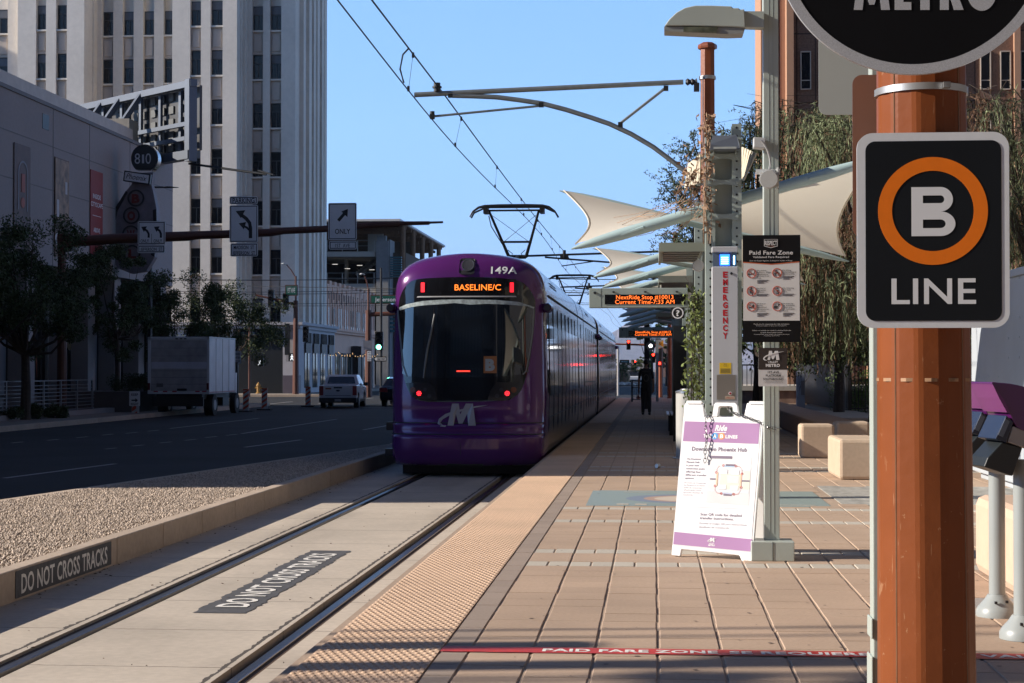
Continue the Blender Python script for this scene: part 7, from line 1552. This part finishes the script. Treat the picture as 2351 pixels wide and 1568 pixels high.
b.build('lettering', M_SIGNK, t); B().box(sx(545, 72) - .03, 72.02, RD, sx(545, 72) + .03, 72.08, sz(835, 72)).build('post', M_DARKM, t)
Yq = 110.5; x = sx(846, Yq)
t = thing('signal_pole', 'rust brown signal pole with long arm in front of the parking garage', 'signal pole', (x, Yq, RD)); b = B(); b.tube([(x, Yq, RD), (x, Yq, sz(712, Yq))], [.24, .2], 10); b.tube([(x, Yq, sz(714, Yq)), (x, Yq, sz(662, Yq))], .08, 8); b.tube([(x, Yq, sz(722, Yq)), (sx(1000, Yq), Yq, sz(716, Yq)), (sx(1100, Yq), Yq, sz(712, Yq))], [.16, .11, .06], 8)
b.tube([(x, Yq, sz(664, Yq)), (sx(840, Yq), Yq, sz(640, Yq)), (sx(835, Yq), Yq, sz(631, Yq))], .045, 6); b.build('pole', M_RUSTD, t); b = B(); b.tube([(sx(837, Yq), Yq, sz(630, Yq)), (sx(830, Yq), Yq, sz(629, Yq)), (sx(825, Yq), Yq, sz(629.5, Yq))], [.06, .13, .05], 8, flat=.5); b.build('lamp_head', mat('light_grey_paint', (.52, .53, .52)), t)
gsign(Yq - .4, 852, 916, 679, 696, 'Jefferson', 'green Jefferson street name sign beside the purple tram', .75)
Yk = 98; x = sx(875, Yk); t = thing('signal_post', 'straight black signal post beside the purple tram', 'signal pole', (x, Yk, RD)); B().tube([(x, Yk, RD), (x, Yk, sz(615, Yk))], .075, 8).build('pole', M_BLACK, t)
sighead(Yk, 872, 761, 804, 'traffic light showing green beside the purple tram', (0, 'green'), w=.46)
t = thing('one_way_sign', 'black and white ONE WAY arrow sign under the green light', 'traffic sign', (sx(874, Yk), Yk, sz(830, Yk))); b = B((0, Yk - .3, 0)); b.box(sx(860, Yk), sz(830, Yk), 0, sx(889, Yk), sz(818.5, Yk), .01); b.build('plate', M_SIGNK, t); b = B((0, Yk - .312, 0)); b.poly([(sx(861.5, Yk), sz(824, Yk)), (sx(866, Yk), sz(828.5, Yk)), (sx(866, Yk), sz(819.5, Yk))], 0, .004); b.box(sx(866, Yk), sz(827.5, Yk), 0, sx(887.5, Yk), sz(821, Yk), .004); b.build('arrow', M_SIGNW, t)
b = B((0, Yk - .318, 0)); b.text('ONE WAY', sx(877, Yk), sz(826.5, Yk), 4.6 * Yk / 3885, 19 * Yk / 3885, bold=.03, c=0); b.build('lettering', M_SIGNK, t)
t = thing('turn_sign', 'narrow white NO TURN ON RED sign on the brown pole', 'traffic sign', (sx(849, Yq), Yq, sz(828, Yq))); b = B((0, Yq - .3, 0)); b.box(sx(845, Yq), sz(829, Yq), 0, sx(854, Yq), sz(806, Yq), .01); b.build('plate', M_SIGNW, t); b = B((0, Yq - .312, 0))
for j, s_ in enumerate(('NO', 'TURN', 'ON', 'RED')): b.text(s_, sx(849.5, Yq), sz(811 + j * 5.5, Yq), 4 * Yq / 3885, 7 * Yq / 3885)
b.build('lettering', M_SIGNK, t)
tag(B((0, Yq - .3, 0)).rrect(sx(836, Yq), sz(804, Yq), sx(856, Yq), sz(782, Yq), .05, 0, .02).build('rear_sign_plate', mat('sign_back_blue', (.17, .18, .22))), 'blue grey back of a sign on the brown pole by the garage', 'sign')
# ---- far end of the street seen past the platform
Yf = 112; t = thing('signal_gantry', 'rust brown signal arm crossing in front of the far mountains', 'signal pole', (sx(1480, Yf), Yf, RD)); b = B(); b.tube([(sx(1475, Yf) + 1.2, Yf, RD), (sx(1475, Yf) + 1.2, Yf, sz(786, Yf))], .16, 8); b.tube([(sx(1475, Yf) + 1.2, Yf, sz(793, Yf)), (sx(1405, Yf), Yf, sz(789.5, Yf))], [.09, .05], 8); b.build('pole', M_RUST, t)
sighead(Yf, 1443.3, 781, 803, 'red traffic light on the arm in front of the mountains', (2, 'red'), w=.27); sighead(Yf, 1500, 811, 833, 'red traffic light behind the round platform signal', (2, 'red'), w=.27)
tag(B().box(sx(1511, 90), 90, sz(842, 90), sz(0, 90) * 0 + sx(1519, 90), 90.2, sz(800, 90)).build('signal_plate', M_BLACK), 'tall black signal back beside the whitish post', 'signal')
b = B((0, 89.9, 0)); b.box(sx(1512, 90), sz(837, 90), 0, sx(1517, 90), sz(831.5, 90), .02); tag(b.build('stop_hand_signal', emat('signal_red', (1, .02, .01), 8)), 'red lit hand signal low on the tall black back', 'pedestrian signal')
t = thing('orange_sign', 'orange triangular sign with a 5 beyond the platform end', 'sign', tuple(W(1517, 797, 88))); b = B((0, 88, 0)); p0, p1 = W(1511, 798, 88), W(1523, 780, 88); b.box(p0.x, p0.z, 0, p1.x, p1.z, .02); b.build('plate', mat('dim_sign_white', (.35, .35, .36)), t)
b = B((0, 87.97, 0)); b.poly([(p0.x, (p0.z + p1.z) / 2 - .02), (p1.x, p0.z + .03), (p1.x, p1.z - .03)], 0, .01); b.build('triangle', mat('sign_amber', (.75, .33, .02)), t); b = B((0, 87.95, 0)); b.text('5', p0.x + .09, p0.z + .13, .16, .1, bold=.03); b.build('lettering', M_SIGNK, t)
Yw = 118; t = thing('white_pole', 'pale concrete pole beyond the junction next to the palm', 'pole', (sx(1419, Yw), Yw, RD)); B().tube([(sx(1419, Yw), Yw, RD), (sx(1419, Yw), Yw, sz(794, Yw))], .085, 8).build('shaft', mat('pale_pole', (.45, .42, .40)), t)
gsign(150, 1424.5, 1443, 828, 832.5, 'Madison', 'tiny green street name sign above the palm')
sighead(190, 1458.3, 828.5, 838, 'tiny red traffic light far down the street', (2, 'red'), w=.28)
for (u, Y, lb, m_) in ((1459, 235, 'small white car far down the street', 'pickup_white'), (1466, 300, 'tiny white car beyond the small white car', 'pickup_white'), (1451, 330, 'tiny dark car far down the street', 'dark_car_paint')):
    t = thing('far_car', lb, 'car', (sx(u, Y), Y, RD), 'cars far down the street'); b = B(); b.box(-.9, 0, .25, .9, 4.4, .85); b.build('body', MATS[m_], t, world=False, bevel=.15); b = B(); taper(b, [(.4, .85), (.9, 1.4), (2.8, 1.4), (3.6, .85)], 1.7, 1.35, .85, 1.4).build('cabin', m_glassd, t, world=False)
    for x in (-.75, .75): B().tube([(x - .1, .8, .32), (x + .1, .8, .32)], .32, 12).build('wheel', M_RUBBER, t, world=False)
# far low buildings and rough ground details
m_fb = (mat('far_wall_tan', (.40, .33, .26), .9), mat('far_wall_grey', (.28, .27, .26), .9), mat('far_wall_red', (.25, .14, .10), .9))
random.seed(11)
for k, (u0, u1, Y, h) in enumerate(((1380, 1410, 420, 4), (1425, 1440, 520, 3.2), (1448, 1456, 600, 4.5), (1468, 1480, 560, 4), (1482, 1500, 450, 6), (1505, 1540, 380, 7))):
    t = thing('far_building', ('tan', 'grey', 'reddish')[k % 3] + ' low building far down the street, number %d from the left' % (k + 1), 'building', (sx(u0, Y), Y, -.5), 'low buildings far down the street'); t['label'] = ('widest tan low building beside the far end of the tram', 'grey low building just left of the palm crown', 'tall reddish building between far signal and palm', 'tan building immediately right of the far street', 'grey low building behind the walking person', 'reddish low building behind the shelter')[k]
    B().box(sx(u0, Y), Y, -.5, sx(u1, Y), Y + 20, h).build('wall', m_fb[k % 3], t)
# mountains
def mountains():
    b = B(); n = 120; m = 14; x0, x1, Y0 = -2600, 1500, 7200
    hgt = []
    r = random.Random(5); ph = [r.uniform(0, 6.28) for _ in range(8)]
    def f(i, j):
        x = x0 + (x1 - x0) * i; y = Y0 + 2200 * j; u = 1500 + x / Y0 * 3885
        H = 2.6 * (845 - np.interp(u, [200, 1200, 1330, 1380, 1415, 1440, 1470, 1520, 1600, 1900, 2300], [845, 800, 770, 755, 742, 746, 752, 768, 780, 800, 835]))
        rg = sum(math.sin(x * .0045 * 1.9 ** k + ph[k] + j * 2 * (k + 1)) / 1.7 ** k for k in range(6)); e = math.sin(math.pi * min(1, j * 1.0) * .5 if j <= .5 else math.pi * .25 + math.pi * .5 * (1 - j) * .5)
        e = min(1, j / .55) ** .8 if j < .55 else max(0, 1 - (j - .55) / .45)
        return (x, y, max(-.4, -20 + H * e * (Y0 + 1200) / 7200 + rg * 42 * e))
    b.grid(n, m, f); return b
o = mountains().build('mountains', mat('desert_rock', (.15, .125, .14), .95, var=.35, scale=.012, var2=.3, scale2=.003, bump=0), smooth=False); tag(o, kind='structure')
# ================================================================ VEGETATION
def leafmat(nm, c, tr=.25):
    m = mat(nm, c, .65, var=.3, scale=4, rnd=.45, spec=.2); return m
m_leafd = leafmat('dark_leaf', (.05, .073, .028)); m_leafo = leafmat('olive_leaf', (.085, .105, .040)); m_leafg = leafmat('bright_leaf', (.12, .20, .04)); m_leafb = leafmat('brown_leaf', (.16, .085, .045))
m_bark = mat('bark', (.055, .040, .030), .95, var=.3, scale=12, bump=.6, bscale=30)
def quads(C, D, Wd, L, Wi, r=RNG):
    """thin leaf quads: centre C, direction D (unit), side Wd, length L, width Wi"""
    a = C - D * L[:, None] / 2; c = C + D * L[:, None] / 2; s = Wd * Wi[:, None] / 2
    V = np.stack([a - s * .3, a + (c - a) * .5 - s, c, a + (c - a) * .5 + s], 1).reshape(-1, 3)
    F_ = (np.arange(len(C))[:, None] * 4 + np.arange(4)[None]); return V, F_
def unit(v): return v / np.maximum(1e-6, np.linalg.norm(v, axis=-1, keepdims=True))
def crown(centres, radii, per, L, seed=0, drop=0., squash=.8):
    r = np.random.default_rng(seed); C = np.repeat(np.asarray(centres, float), per, 0); R_ = np.repeat(np.asarray(radii, float), per)
    P_ = unit(r.normal(size=C.shape)) * (r.random(len(C)) ** .45 * R_)[:, None]; P_[:, 2] *= squash; C = C + P_
    D = unit(r.normal(size=C.shape) + np.array([0, 0, -drop])); S_ = unit(np.cross(D, r.normal(size=C.shape)))
    return quads(C, D, S_, L * r.uniform(.6, 1.4, len(C)), L * .42 * r.uniform(.6, 1.3, len(C)))
def tree(x, Y, z0, h, rx, rz, label, group, nc=46, per=260, L=.13, seed=1, m=m_leafd, trunk_r=.12, fork=.35, cut=None, cat='tree', loose=1.):
    r = random.Random(seed); t = thing('tree', label, cat, (x, Y, z0), group); cz = z0 + h - rz; b = B(); top = Vector((x, Y, z0 + h * fork))
    b.tube([(x, Y, z0), (x + .03, Y, z0 + h * fork * .5), tuple(top)], [trunk_r * 1.15, trunk_r, trunk_r * .85], 10); cen, rad_ = [], []
    for k in range(nc):
        for _ in range(50):
            d = Vector((r.uniform(-1, 1), r.uniform(-1, 1), r.uniform(-1, 1)))
            if .25 < d.length < 1: break
        c = Vector((x + d.x * rx, Y + d.y * rx, cz + d.z * rz)); cen.append(tuple(c)); rad_.append(r.uniform(.28, .62) * loose * rx * .42)
        if k % 3 == 0:
            mid = top.lerp(c, .5) + Vector((r.uniform(-.2, .2), r.uniform(-.2, .2), -.15 * rz)); b.tube([tuple(top), tuple(mid), tuple(c)], [trunk_r * .5, trunk_r * .28, trunk_r * .07], 5)
    b.build('trunk', m_bark, t); B().arrays(*crown(cen, rad_, per, L, seed)).build('crown', m, t); return t
G = 'street trees along the left pavement'
tree(sx(58, 56), 56, RD + .15, 7.0, 3.0, 2.4, 'dark leafy street tree at the far left, nearest of the row', G, 70, 480, .115, 1, trunk_r=.16, fork=.32)
tree(sx(-60, 52), 52, RD + .15, 6.6, 2.6, 2.2, 'dark leafy street tree cut by the left edge of the frame', G, 40, 240, .14, 9, trunk_r=.14)
tree(sx(268, 72), 72, RD + .15, 7.2, 2.1, 2.5, 'slim dark street tree growing below the bowling sign', G, 54, 380, .12, 2, fork=.42)
tree(sx(398, 80), 80, RD + .15, 6.6, 2.7, 2.3, 'dark street tree behind the left part of the box truck', G, 60, 420, .13, 3)
tree(sx(535, 86), 86, RD + .15, 6.2, 2.9, 2.2, 'thin crowned dark tree behind the right part of the box truck', G, 50, 270, .13, 4, loose=1.1)
def shrub(x, Y, z0, r, label, group, m=m_leafd, n=2600, seed=0, L=.09, nm='shrub'):
    rr = random.Random(seed); cen = [(x + rr.uniform(-r, r), Y + rr.uniform(-r, r) * .7, z0 + r * rr.uniform(.2, .8)) for _ in range(12)]; t = thing(nm, label, 'shrub', (x, Y, z0), group)
    B().arrays(*crown(cen, [r * .5] * 12, n // 12, L, seed)).build('foliage', m, t); b = B()
    for c in cen[:5]: b.tube([(x, Y, z0), c], .015, 4)
    b.build('stem', m_bark, t)
for k, (u, Y, r, lb) in enumerate(((10, 55, .5, 'dark low shrub at the left frame edge under the trees'), (85, 57, .5, 'dark low shrub between the tree trunk and the light pole'), (122, 58, .4, 'dark low shrub at the foot of the mast pole'))): shrub(sx(u, Y), Y, RD + .15, r, lb, 'low shrubs along the left pavement', seed=k + 20)
for k, (Y, lb) in enumerate(((68, 'dark shrub on the planter wall left of the truck'), (71, 'dark shrub farther along the planter wall'), (75, 'dark shrub at the far end of the planter wall'))): shrub(-21.4, Y, .5, .7, lb, 'shrubs on the planter wall', seed=k + 30)
# ---- weeping trees on the right: thin strands hanging from clusters along bare limbs
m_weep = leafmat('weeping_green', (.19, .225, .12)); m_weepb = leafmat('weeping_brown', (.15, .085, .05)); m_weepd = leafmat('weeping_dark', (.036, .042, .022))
def weeping(trunk, z0, clusters, label, seed, darks=()):
    r = np.random.default_rng(seed); tx, ty = trunk; t = thing('weeping_tree', label, 'tree', (tx, ty, z0)); b = B(); hub = Vector((tx, ty, z0 + 2.7)); b.tube([(tx, ty, z0), (tx + .1, ty, z0 + 1.3), tuple(hub)], [.24, .20, .17], 10)
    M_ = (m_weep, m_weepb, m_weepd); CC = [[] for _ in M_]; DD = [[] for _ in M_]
    for (u, v, ln, mi, n) in clusters:
        c = W(u, v, ty + r.uniform(-1.5, 1.2)); top = c + Vector((r.uniform(-.3, .3), 0, .3)); mid = hub.lerp(top, .5) + Vector((0, 0, .5 + .2 * r.random())); b.tube([tuple(hub), tuple(mid), tuple(top)], [.09, .045, .012], 5)
        for j in range(3): q = mid.lerp(top, r.uniform(.3, 1)); b.tube([tuple(q), tuple(q + Vector((r.normal() * .4, r.normal() * .3, r.uniform(0, .5)))), tuple(q + Vector((r.normal() * .7, r.normal() * .5, r.uniform(-.3, .4))))], [.015, .008, .004], 4)
        for k in range(n):
            p = np.array(c) + r.normal(size=3) * np.array([.26, .35, .16]); L_ = ln * r.uniform(.35, 1.1); a = r.uniform(0, 6.28); m = max(6, int(L_ * 24)); s = np.linspace(0, 1, m); o = .10 + .22 * r.random()
            pts = np.stack([p[0] + math.cos(a) * o * np.sqrt(s) + .03 * np.sin(s * 7 + k), p[1] + math.sin(a) * o * np.sqrt(s), p[2] + .12 * np.sin(np.minimum(s * 4, 3.14)) - L_ * s ** 1.6], 1)
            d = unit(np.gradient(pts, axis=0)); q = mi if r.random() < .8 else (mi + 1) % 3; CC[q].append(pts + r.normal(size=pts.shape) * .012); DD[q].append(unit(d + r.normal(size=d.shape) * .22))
    b.build('trunk', m_bark, t)
    for mi, m in enumerate(M_):
        if not CC[mi]: continue
        C, D = np.concatenate(CC[mi]), np.concatenate(DD[mi]); S_ = unit(np.cross(D, r.normal(size=C.shape))); V, F_ = quads(C, D, S_, .15 * r.uniform(.7, 1.4, len(C)), .0125 * r.uniform(.6, 1.5, len(C)))
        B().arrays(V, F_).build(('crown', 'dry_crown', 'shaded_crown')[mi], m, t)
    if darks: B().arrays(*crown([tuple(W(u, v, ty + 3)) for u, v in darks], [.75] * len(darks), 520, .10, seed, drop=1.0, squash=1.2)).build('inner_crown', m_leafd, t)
    return t
g_ = [(1872, 300), (1890, 280), (1912, 268), (1935, 275), (1955, 290), (1900, 320), (1945, 330), (1925, 310), (1965, 350)]
lo_ = [(1795, 625), (1825, 600), (1850, 590), (1880, 600), (1905, 585), (1935, 570), (1955, 520), (1965, 430), (1850, 650), (1890, 660), (1925, 650), (1955, 620), (1815, 680), (1970, 560)]
dk_ = [(1748, 262), (1765, 300), (1785, 285), (1805, 255), (1815, 300), (1840, 345), (1760, 380), (1790, 400), (1830, 430), (1865, 420), (1770, 480), (1810, 500), (1735, 300), (1850, 500), (1880, 480), (1845, 300), (1770, 560), (1730, 450)]
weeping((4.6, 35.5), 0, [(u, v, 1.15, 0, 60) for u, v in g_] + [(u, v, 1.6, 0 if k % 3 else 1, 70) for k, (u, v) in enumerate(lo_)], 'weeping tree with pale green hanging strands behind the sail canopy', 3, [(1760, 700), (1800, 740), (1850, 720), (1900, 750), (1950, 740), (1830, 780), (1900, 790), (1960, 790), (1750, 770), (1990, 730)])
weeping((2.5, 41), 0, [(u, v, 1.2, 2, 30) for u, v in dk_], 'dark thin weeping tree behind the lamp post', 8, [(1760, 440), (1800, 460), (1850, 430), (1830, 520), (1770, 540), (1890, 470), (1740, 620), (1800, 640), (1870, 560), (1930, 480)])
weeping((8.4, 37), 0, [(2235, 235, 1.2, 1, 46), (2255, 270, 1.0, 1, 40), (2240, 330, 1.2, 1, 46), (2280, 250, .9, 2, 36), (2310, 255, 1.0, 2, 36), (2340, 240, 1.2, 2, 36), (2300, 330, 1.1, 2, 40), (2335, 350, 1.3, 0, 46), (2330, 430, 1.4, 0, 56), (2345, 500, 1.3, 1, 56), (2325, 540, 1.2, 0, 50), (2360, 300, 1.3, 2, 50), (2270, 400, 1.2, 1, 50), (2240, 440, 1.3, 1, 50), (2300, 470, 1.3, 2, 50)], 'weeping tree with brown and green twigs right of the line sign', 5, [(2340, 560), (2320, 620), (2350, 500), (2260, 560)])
tree(5.6, 52, 0, 5.0, 3.4, 1.5, 'low spreading dark green tree under the weeping strands', 'trees in front of the brown building', 60, 420, .13, 66, m_leafo, .16, loose=1.1)
# sparse feathery tree behind the canopy
def feathery(x, Y, z0, pts, label, seed, m=leafmat('feathery_leaf', (.075, .10, .065))):
    r = np.random.default_rng(seed); t = thing('tree', label, 'tree', (x, Y, z0)); b = B(); b.tube([(x, Y, z0), (x, Y, 3.4)], [.2, .14], 8); CC, DD = [], []
    for (u, v) in pts:
        c = W(u, v, Y + r.uniform(-1.2, 1.2)); hub = Vector((x, Y, 3.4)); mid = hub.lerp(c, .6) + Vector((0, 0, .2)); b.tube([tuple(hub), tuple(mid), tuple(c)], [.06, .03, .008], 5)
        for k in range(22):
            p = np.array(mid.lerp(c, r.uniform(.1, 1.0))); d = unit(np.array([r.normal(), r.normal(), r.normal() * .7 + .25])); ln = r.uniform(.3, .9); n = 26; s = np.linspace(0, 1, n)[:, None]
            q = p + d * ln * s + np.array([0, 0, -.25]) * s ** 2; CC.append(q + r.normal(size=q.shape) * .035); DD.append(unit(np.tile(d, (n, 1)) + r.normal(size=q.shape) * .9))
    b.build('trunk', m_bark, t); C, D = np.concatenate(CC), np.concatenate(DD); S_ = unit(np.cross(D, r.normal(size=C.shape))); B().arrays(*quads(C, D, S_, .085 * r.uniform(.6, 1.4, len(C)), .03 * r.uniform(.7, 1.3, len(C)))).build('crown', m, t)
feathery(1.9, 41, 0, [(1520, 420), (1535, 400), (1545, 450), (1560, 360), (1575, 330), (1585, 300), (1555, 500), (1530, 540), (1545, 570), (1590, 420), (1600, 480), (1600, 380), (1660, 290), (1680, 300), (1645, 300), (1700, 330), (1715, 280), (1730, 260), (1745, 290), (1720, 400), (1740, 450), (1720, 350), (1700, 440), (1570, 540), (1690, 380), (1735, 330)], 'sparse feathery tree rising behind the canopy and the rust pole', 12)
# vine on the second column and dry vine on the first
def vine(x, Y, z0, z1, label, n, seed, m, L, wx=.12, extra=None, stemm=m_bark):
    r = np.random.default_rng(seed); t = thing('vine', label, 'vine', (x, Y, z0)); b = B(); C = []
    for k in range(7):
        ph = r.uniform(0, 6); P_ = [(x + wx * .5 * math.sin(ph + z * 1.7) , Y + .06 * math.cos(ph * 2 + z * 2), z) for z in np.arange(z0, z1, .12)]; b.tube(P_, .006, 4); C += P_
    for e in (extra or []): b.tube(e, .004, 4); C += [tuple(Vector(e[i]).lerp(Vector(e[i + 1]), q)) for i in range(len(e) - 1) for q in (0, .3, .6)] if n > 0 and m is not None else []
    b.build('stem', stemm, t); C = np.array(C)[r.integers(len(C), size=n)] + r.normal(size=(n, 3)) * np.array([wx * .55, .07, .06]); D = unit(r.normal(size=C.shape) + np.array([0, -.3, -.8])); S_ = unit(np.cross(D, r.normal(size=C.shape) * .6 + np.array([0, 1, 0])))
    B().arrays(*quads(C, D, S_, L * r.uniform(.6, 1.4, n), L * .4 * r.uniform(.6, 1.3, n))).build('leaves', m, t)
vine(.60, 24.4, .5, 2.65, 'bright green leafy vine climbing the second column', 850, 1, leafmat('vine_green', (.16, .20, .065)), .085, .12)
ex = []; rr = random.Random(4)
for k in range(16):
    a0 = W(1612, rr.uniform(420, 500), 19.45); a1 = W(rr.uniform(1400, 1560), rr.uniform(490, 545), 20.3); mid = a0.lerp(a1, .5) + Vector((rr.uniform(-.05, .05), -.1, rr.uniform(-.12, .08))); ex.append([tuple(a0), tuple(a0.lerp(mid, .5) + Vector((0, 0, rr.uniform(-.06, .04)))), tuple(mid), tuple(mid.lerp(a1, .5) + Vector((0, 0, rr.uniform(-.06, .04)))), tuple(a1)])
for k in range(14): a0 = W(rr.uniform(1575, 1620), rr.uniform(330, 400), 19.4); a1 = W(rr.uniform(1550, 1600), rr.uniform(430, 500), 19.5); ex.append([tuple(a0), tuple(a0.lerp(a1, .5) + Vector((rr.uniform(-.06, .06), 0, 0))), tuple(a1)])
m_dry = mat('dry_vine', (.34, .22, .14), .85, var=.2, rnd=.3)
t = thing('dry_vine', 'tangled dry brown vine over the emergency column and first canopy', 'vine', (.62, 19.4, 3)); b = B()
for e in ex: b.tube(e, .0035, 4)
for k in range(6): ph = rr.uniform(0, 6); b.tube([(.615 + .045 * math.sin(ph + z * 2), 19.36 + .04 * math.cos(ph + z * 3), z) for z in np.arange(2.9, 4.35, .1)], .005, 4)
b.build('stem', m_dry, t); r = np.random.default_rng(2); C = []
for k in range(220): z = 3.0 + 1.4 * r.random() ** .8; C.append((.615 + r.normal() * .05, 19.36 + r.normal() * .05, z))
for k in range(90): e = ex[16 + int(r.integers(14))]; q = Vector(e[0]).lerp(Vector(e[2]), r.random()); C.append((q.x + r.normal() * .05, q.y, q.z + r.normal() * .05))
C = np.array(C); D = unit(r.normal(size=C.shape) + np.array([0, 0, -.6])); S_ = unit(np.cross(D, r.normal(size=C.shape))); B().arrays(*quads(C, D, S_, .075 * r.uniform(.5, 1.4, len(C)), .035 * r.uniform(.6, 1.3, len(C)))).build('leaves', m_dry, t)
# fence, kiosk, bush, terrace behind the lamp post
t = thing('black_fence', 'tall black picket fence behind the stone block seats', 'fence', (6.3, 60, 0)); b = B(); p0, p1 = Vector((6.15, 54, 0)), Vector((6.55, 75, 0))
for k in range(150): q = p0.lerp(p1, k / 150); b.box(q.x - .012, q.y - .012, .1, q.x + .012, q.y + .04, 1.72 + (.0 if k % 2 else .02))
for z in (.2, 1.6): b.beam(p0 + Z * z, p1 + Z * z, .04, .04)
b.box(6.16, 54.1, .1, 6.18, 74, 1.68)
b.build('solid_run', M_BLACK, t); b = B()
for k in range(22): b.box(6.2 + k * .11, 54, .1, 6.222 + k * .11, 54.02, 1.75)
for z in (.2, 1.6): b.box(6.15, 53.99, z, 8.7, 54.03, z + .04)
b.box(6.1, 53.95, 0, 6.2, 54.05, 1.85); b.build('pickets', M_BLACK, t)
shrub(7.6, 58, 0, 1.3, 'sunlit green bush seen through the black pickets', 'bushes behind the fence', m_leafg, 9000, 44, .07); 
shrub(9.8, 61, 0, 1.5, 'green bush behind the black pickets, hidden mostly by the rust pole', 'bushes behind the fence', m_leafo, 7000, 45, .08)
t = thing('utility_cabinet', 'small white utility cabinet by the black fence', 'cabinet', (5.15, 60, 0)); B().box(5.02, 60, 0, 5.30, 60.4, 1.40).build('body', mat('cabinet_white', (.42, .43, .46)), t, bevel=.02); B().box(5.16, 59.985, .55, 5.28, 60, 1.05).build('door', mat('cabinet_door', (.25, .22, .20)), t)
t = thing('terrace', 'concrete terrace with a railing in front of the brown building', 'terrace', (5, 70, 0)); B().box(2.2, 72, 0, 34, 79, .55).build('wall', mat('terrace_wall', (.22, .15, .12), .9, var=.4, scale=3), t); B().box(2.2, 71.9, .55, 34, 79, .75).build('slab', m_garw, t)
b = B()
for k in range(70): b.box(2.3 + k * .18, 72, .75, 2.33 + k * .18, 72.03, 1.6)
b.box(2.2, 71.98, 1.6, 15, 72.05, 1.66); b.build('railing', M_DARKM, t)
# palm and far trees
t = thing('palm_tree', 'short shaggy palm tree beyond the junction', 'palm tree', (sx(1433, 200), 200, RD)); px_ = sx(1433, 200); b = B(); b.tube([(px_, 200, RD), (px_, 200, .7), (px_, 200, 1.4)], [.62, .75, .4], 12); b.build('trunk', mat('palm_skirt', (.28, .17, .10), .95, var=.4, scale=8), t)
r = np.random.default_rng(8); C, D, S_, Ls, Ws = [], [], [], [], []
for k in range(46):
    a, e = r.uniform(0, 6.28), r.uniform(-.5, 1.3); d = np.array([math.cos(a) * math.cos(e), math.sin(a) * math.cos(e), math.sin(e)]); 
    for s in np.linspace(.2, 1.6, 16): C.append(np.array([px_, 200, 1.35]) + d * s + np.array([0, 0, -.28 * s * s])); D.append(unit(d + r.normal(size=3) * .5)); Ls.append(.5); Ws.append(.10)
C, D = np.array(C), np.array(D); B().arrays(*quads(C, D, unit(np.cross(D, r.normal(size=C.shape))), np.array(Ls), np.array(Ws))).build('crown', m_leafo, t)
G2 = 'trees far down the street'
for k, (u, Y, h, rx, m, lb) in enumerate(((1496, 130, 7.5, 1.0, m_leafg, 'fresh green tree right of the street beyond the walking person'), (1479, 260, 4.2, 1.1, m_leafo, 'dark green tree far behind the person'), (1462, 330, 4, 1.2, m_leafo, 'grey green tree far down the street by the palm'), (1530, 180, 8, 1.6, m_leafo, 'olive tree behind the orange triangular sign'), (1408, 300, 4.5, 1.2, m_leafo, 'dark tree far behind the tram end'))):
    tree(sx(u, Y), Y, RD, h, rx, h * .38, lb, G2, 26, 130, .22, 50 + k, m)
for k, (x, Y, h, lb) in enumerate(((13, 66, 9, 'broad dark tree behind the fence at the right edge'), (9, 67, 7.5, 'dark tree behind the black fence'), (4.3, 64, 7, 'dark tree in front of the terrace'))):
    tree(x, Y, 0, h, 3.0, h * .4, lb, 'trees in front of the brown building', 44, 420, .17, 70 + k, m_leafo, .16)
# rocks beyond the junction
b = B(); rr = random.Random(2)
for k in range(90):
    x, y = sx(rr.uniform(1395, 1480), 190), rr.uniform(186, 198); s = rr.uniform(.15, .5); b.lathe([(.01, 0), (s, .1), (s * .8, s * .6), (.01, s * .8)], x, y, 6, cz=RD - .02)
tag(b.build('rubble', mat('pale_rock', (.48, .42, .36), .9, rnd=.3)), 'pale rocks scattered round the foot of the palm', 'rocks', kind='stuff')
# ---- things standing left of the frame whose shadows cross the platform
def caster(x, Y, h, r, label): t = thing('street_light', label, 'street light', (x, Y, RD), 'street furniture left of the frame'); B().tube([(x, Y, RD), (x, Y, h)], [r, r * .75], 10).build('pole', M_RUSTD, t); return t
def shadow_y(Yp, x): return Yp + math.tan(AZ) * x        # where a caster at x must stand for its shadow to cross x=0 at Yp
for Yp, x, h, r in ((9.42, -12.5, 9, .05), (9.12, -9.2, 7, .12), (8.62, -11, 9.0, .10), (8.45, -11, 9.0, .06)): pass
caster(-13, shadow_y(9.68, -13), 9.5, .035, 'thin pole left of the frame casting the farthest shadow bar'); caster(-14.5, shadow_y(9.40, -14.5), 10, .030, 'thin pole left of the frame casting the second shadow bar'); caster(-10.5, shadow_y(9.15, -10.5), 4.9, .17, 'signal pole left of the frame casting the wide shadow bar'); caster(-12, shadow_y(8.53, -12), 9.5, .155, 'thick pole left of the frame casting the near shadow bar')
t = tree(-16, shadow_y(8.02, -16), RD, 10.5, 1.0, 1.2, 'street tree left of the frame throwing soft shade on the strip', 'street furniture left of the frame', 26, 150, .16, 90, m_leafd)
# ================================================================ AIR
hz = bpy.data.materials.new('haze_air'); hz.use_nodes = True; N = hz.node_tree.nodes; N.remove(N['Principled BSDF']); pv = N.new('ShaderNodeVolumePrincipled')
pv.inputs['Color'].default_value = (.66, .79, 1, 1); pv.inputs['Density'].default_value = 6.5e-5; pv.inputs['Anisotropy'].default_value = .1
hz.node_tree.links.new(pv.outputs[0], N['Material Output'].inputs['Volume'])
o = B().box(-7000, -500, -1.7, 7000, 12500, 520).build('haze', hz); tag(o, 'pale blue morning haze thickening towards the far mountains', 'haze', kind='stuff')
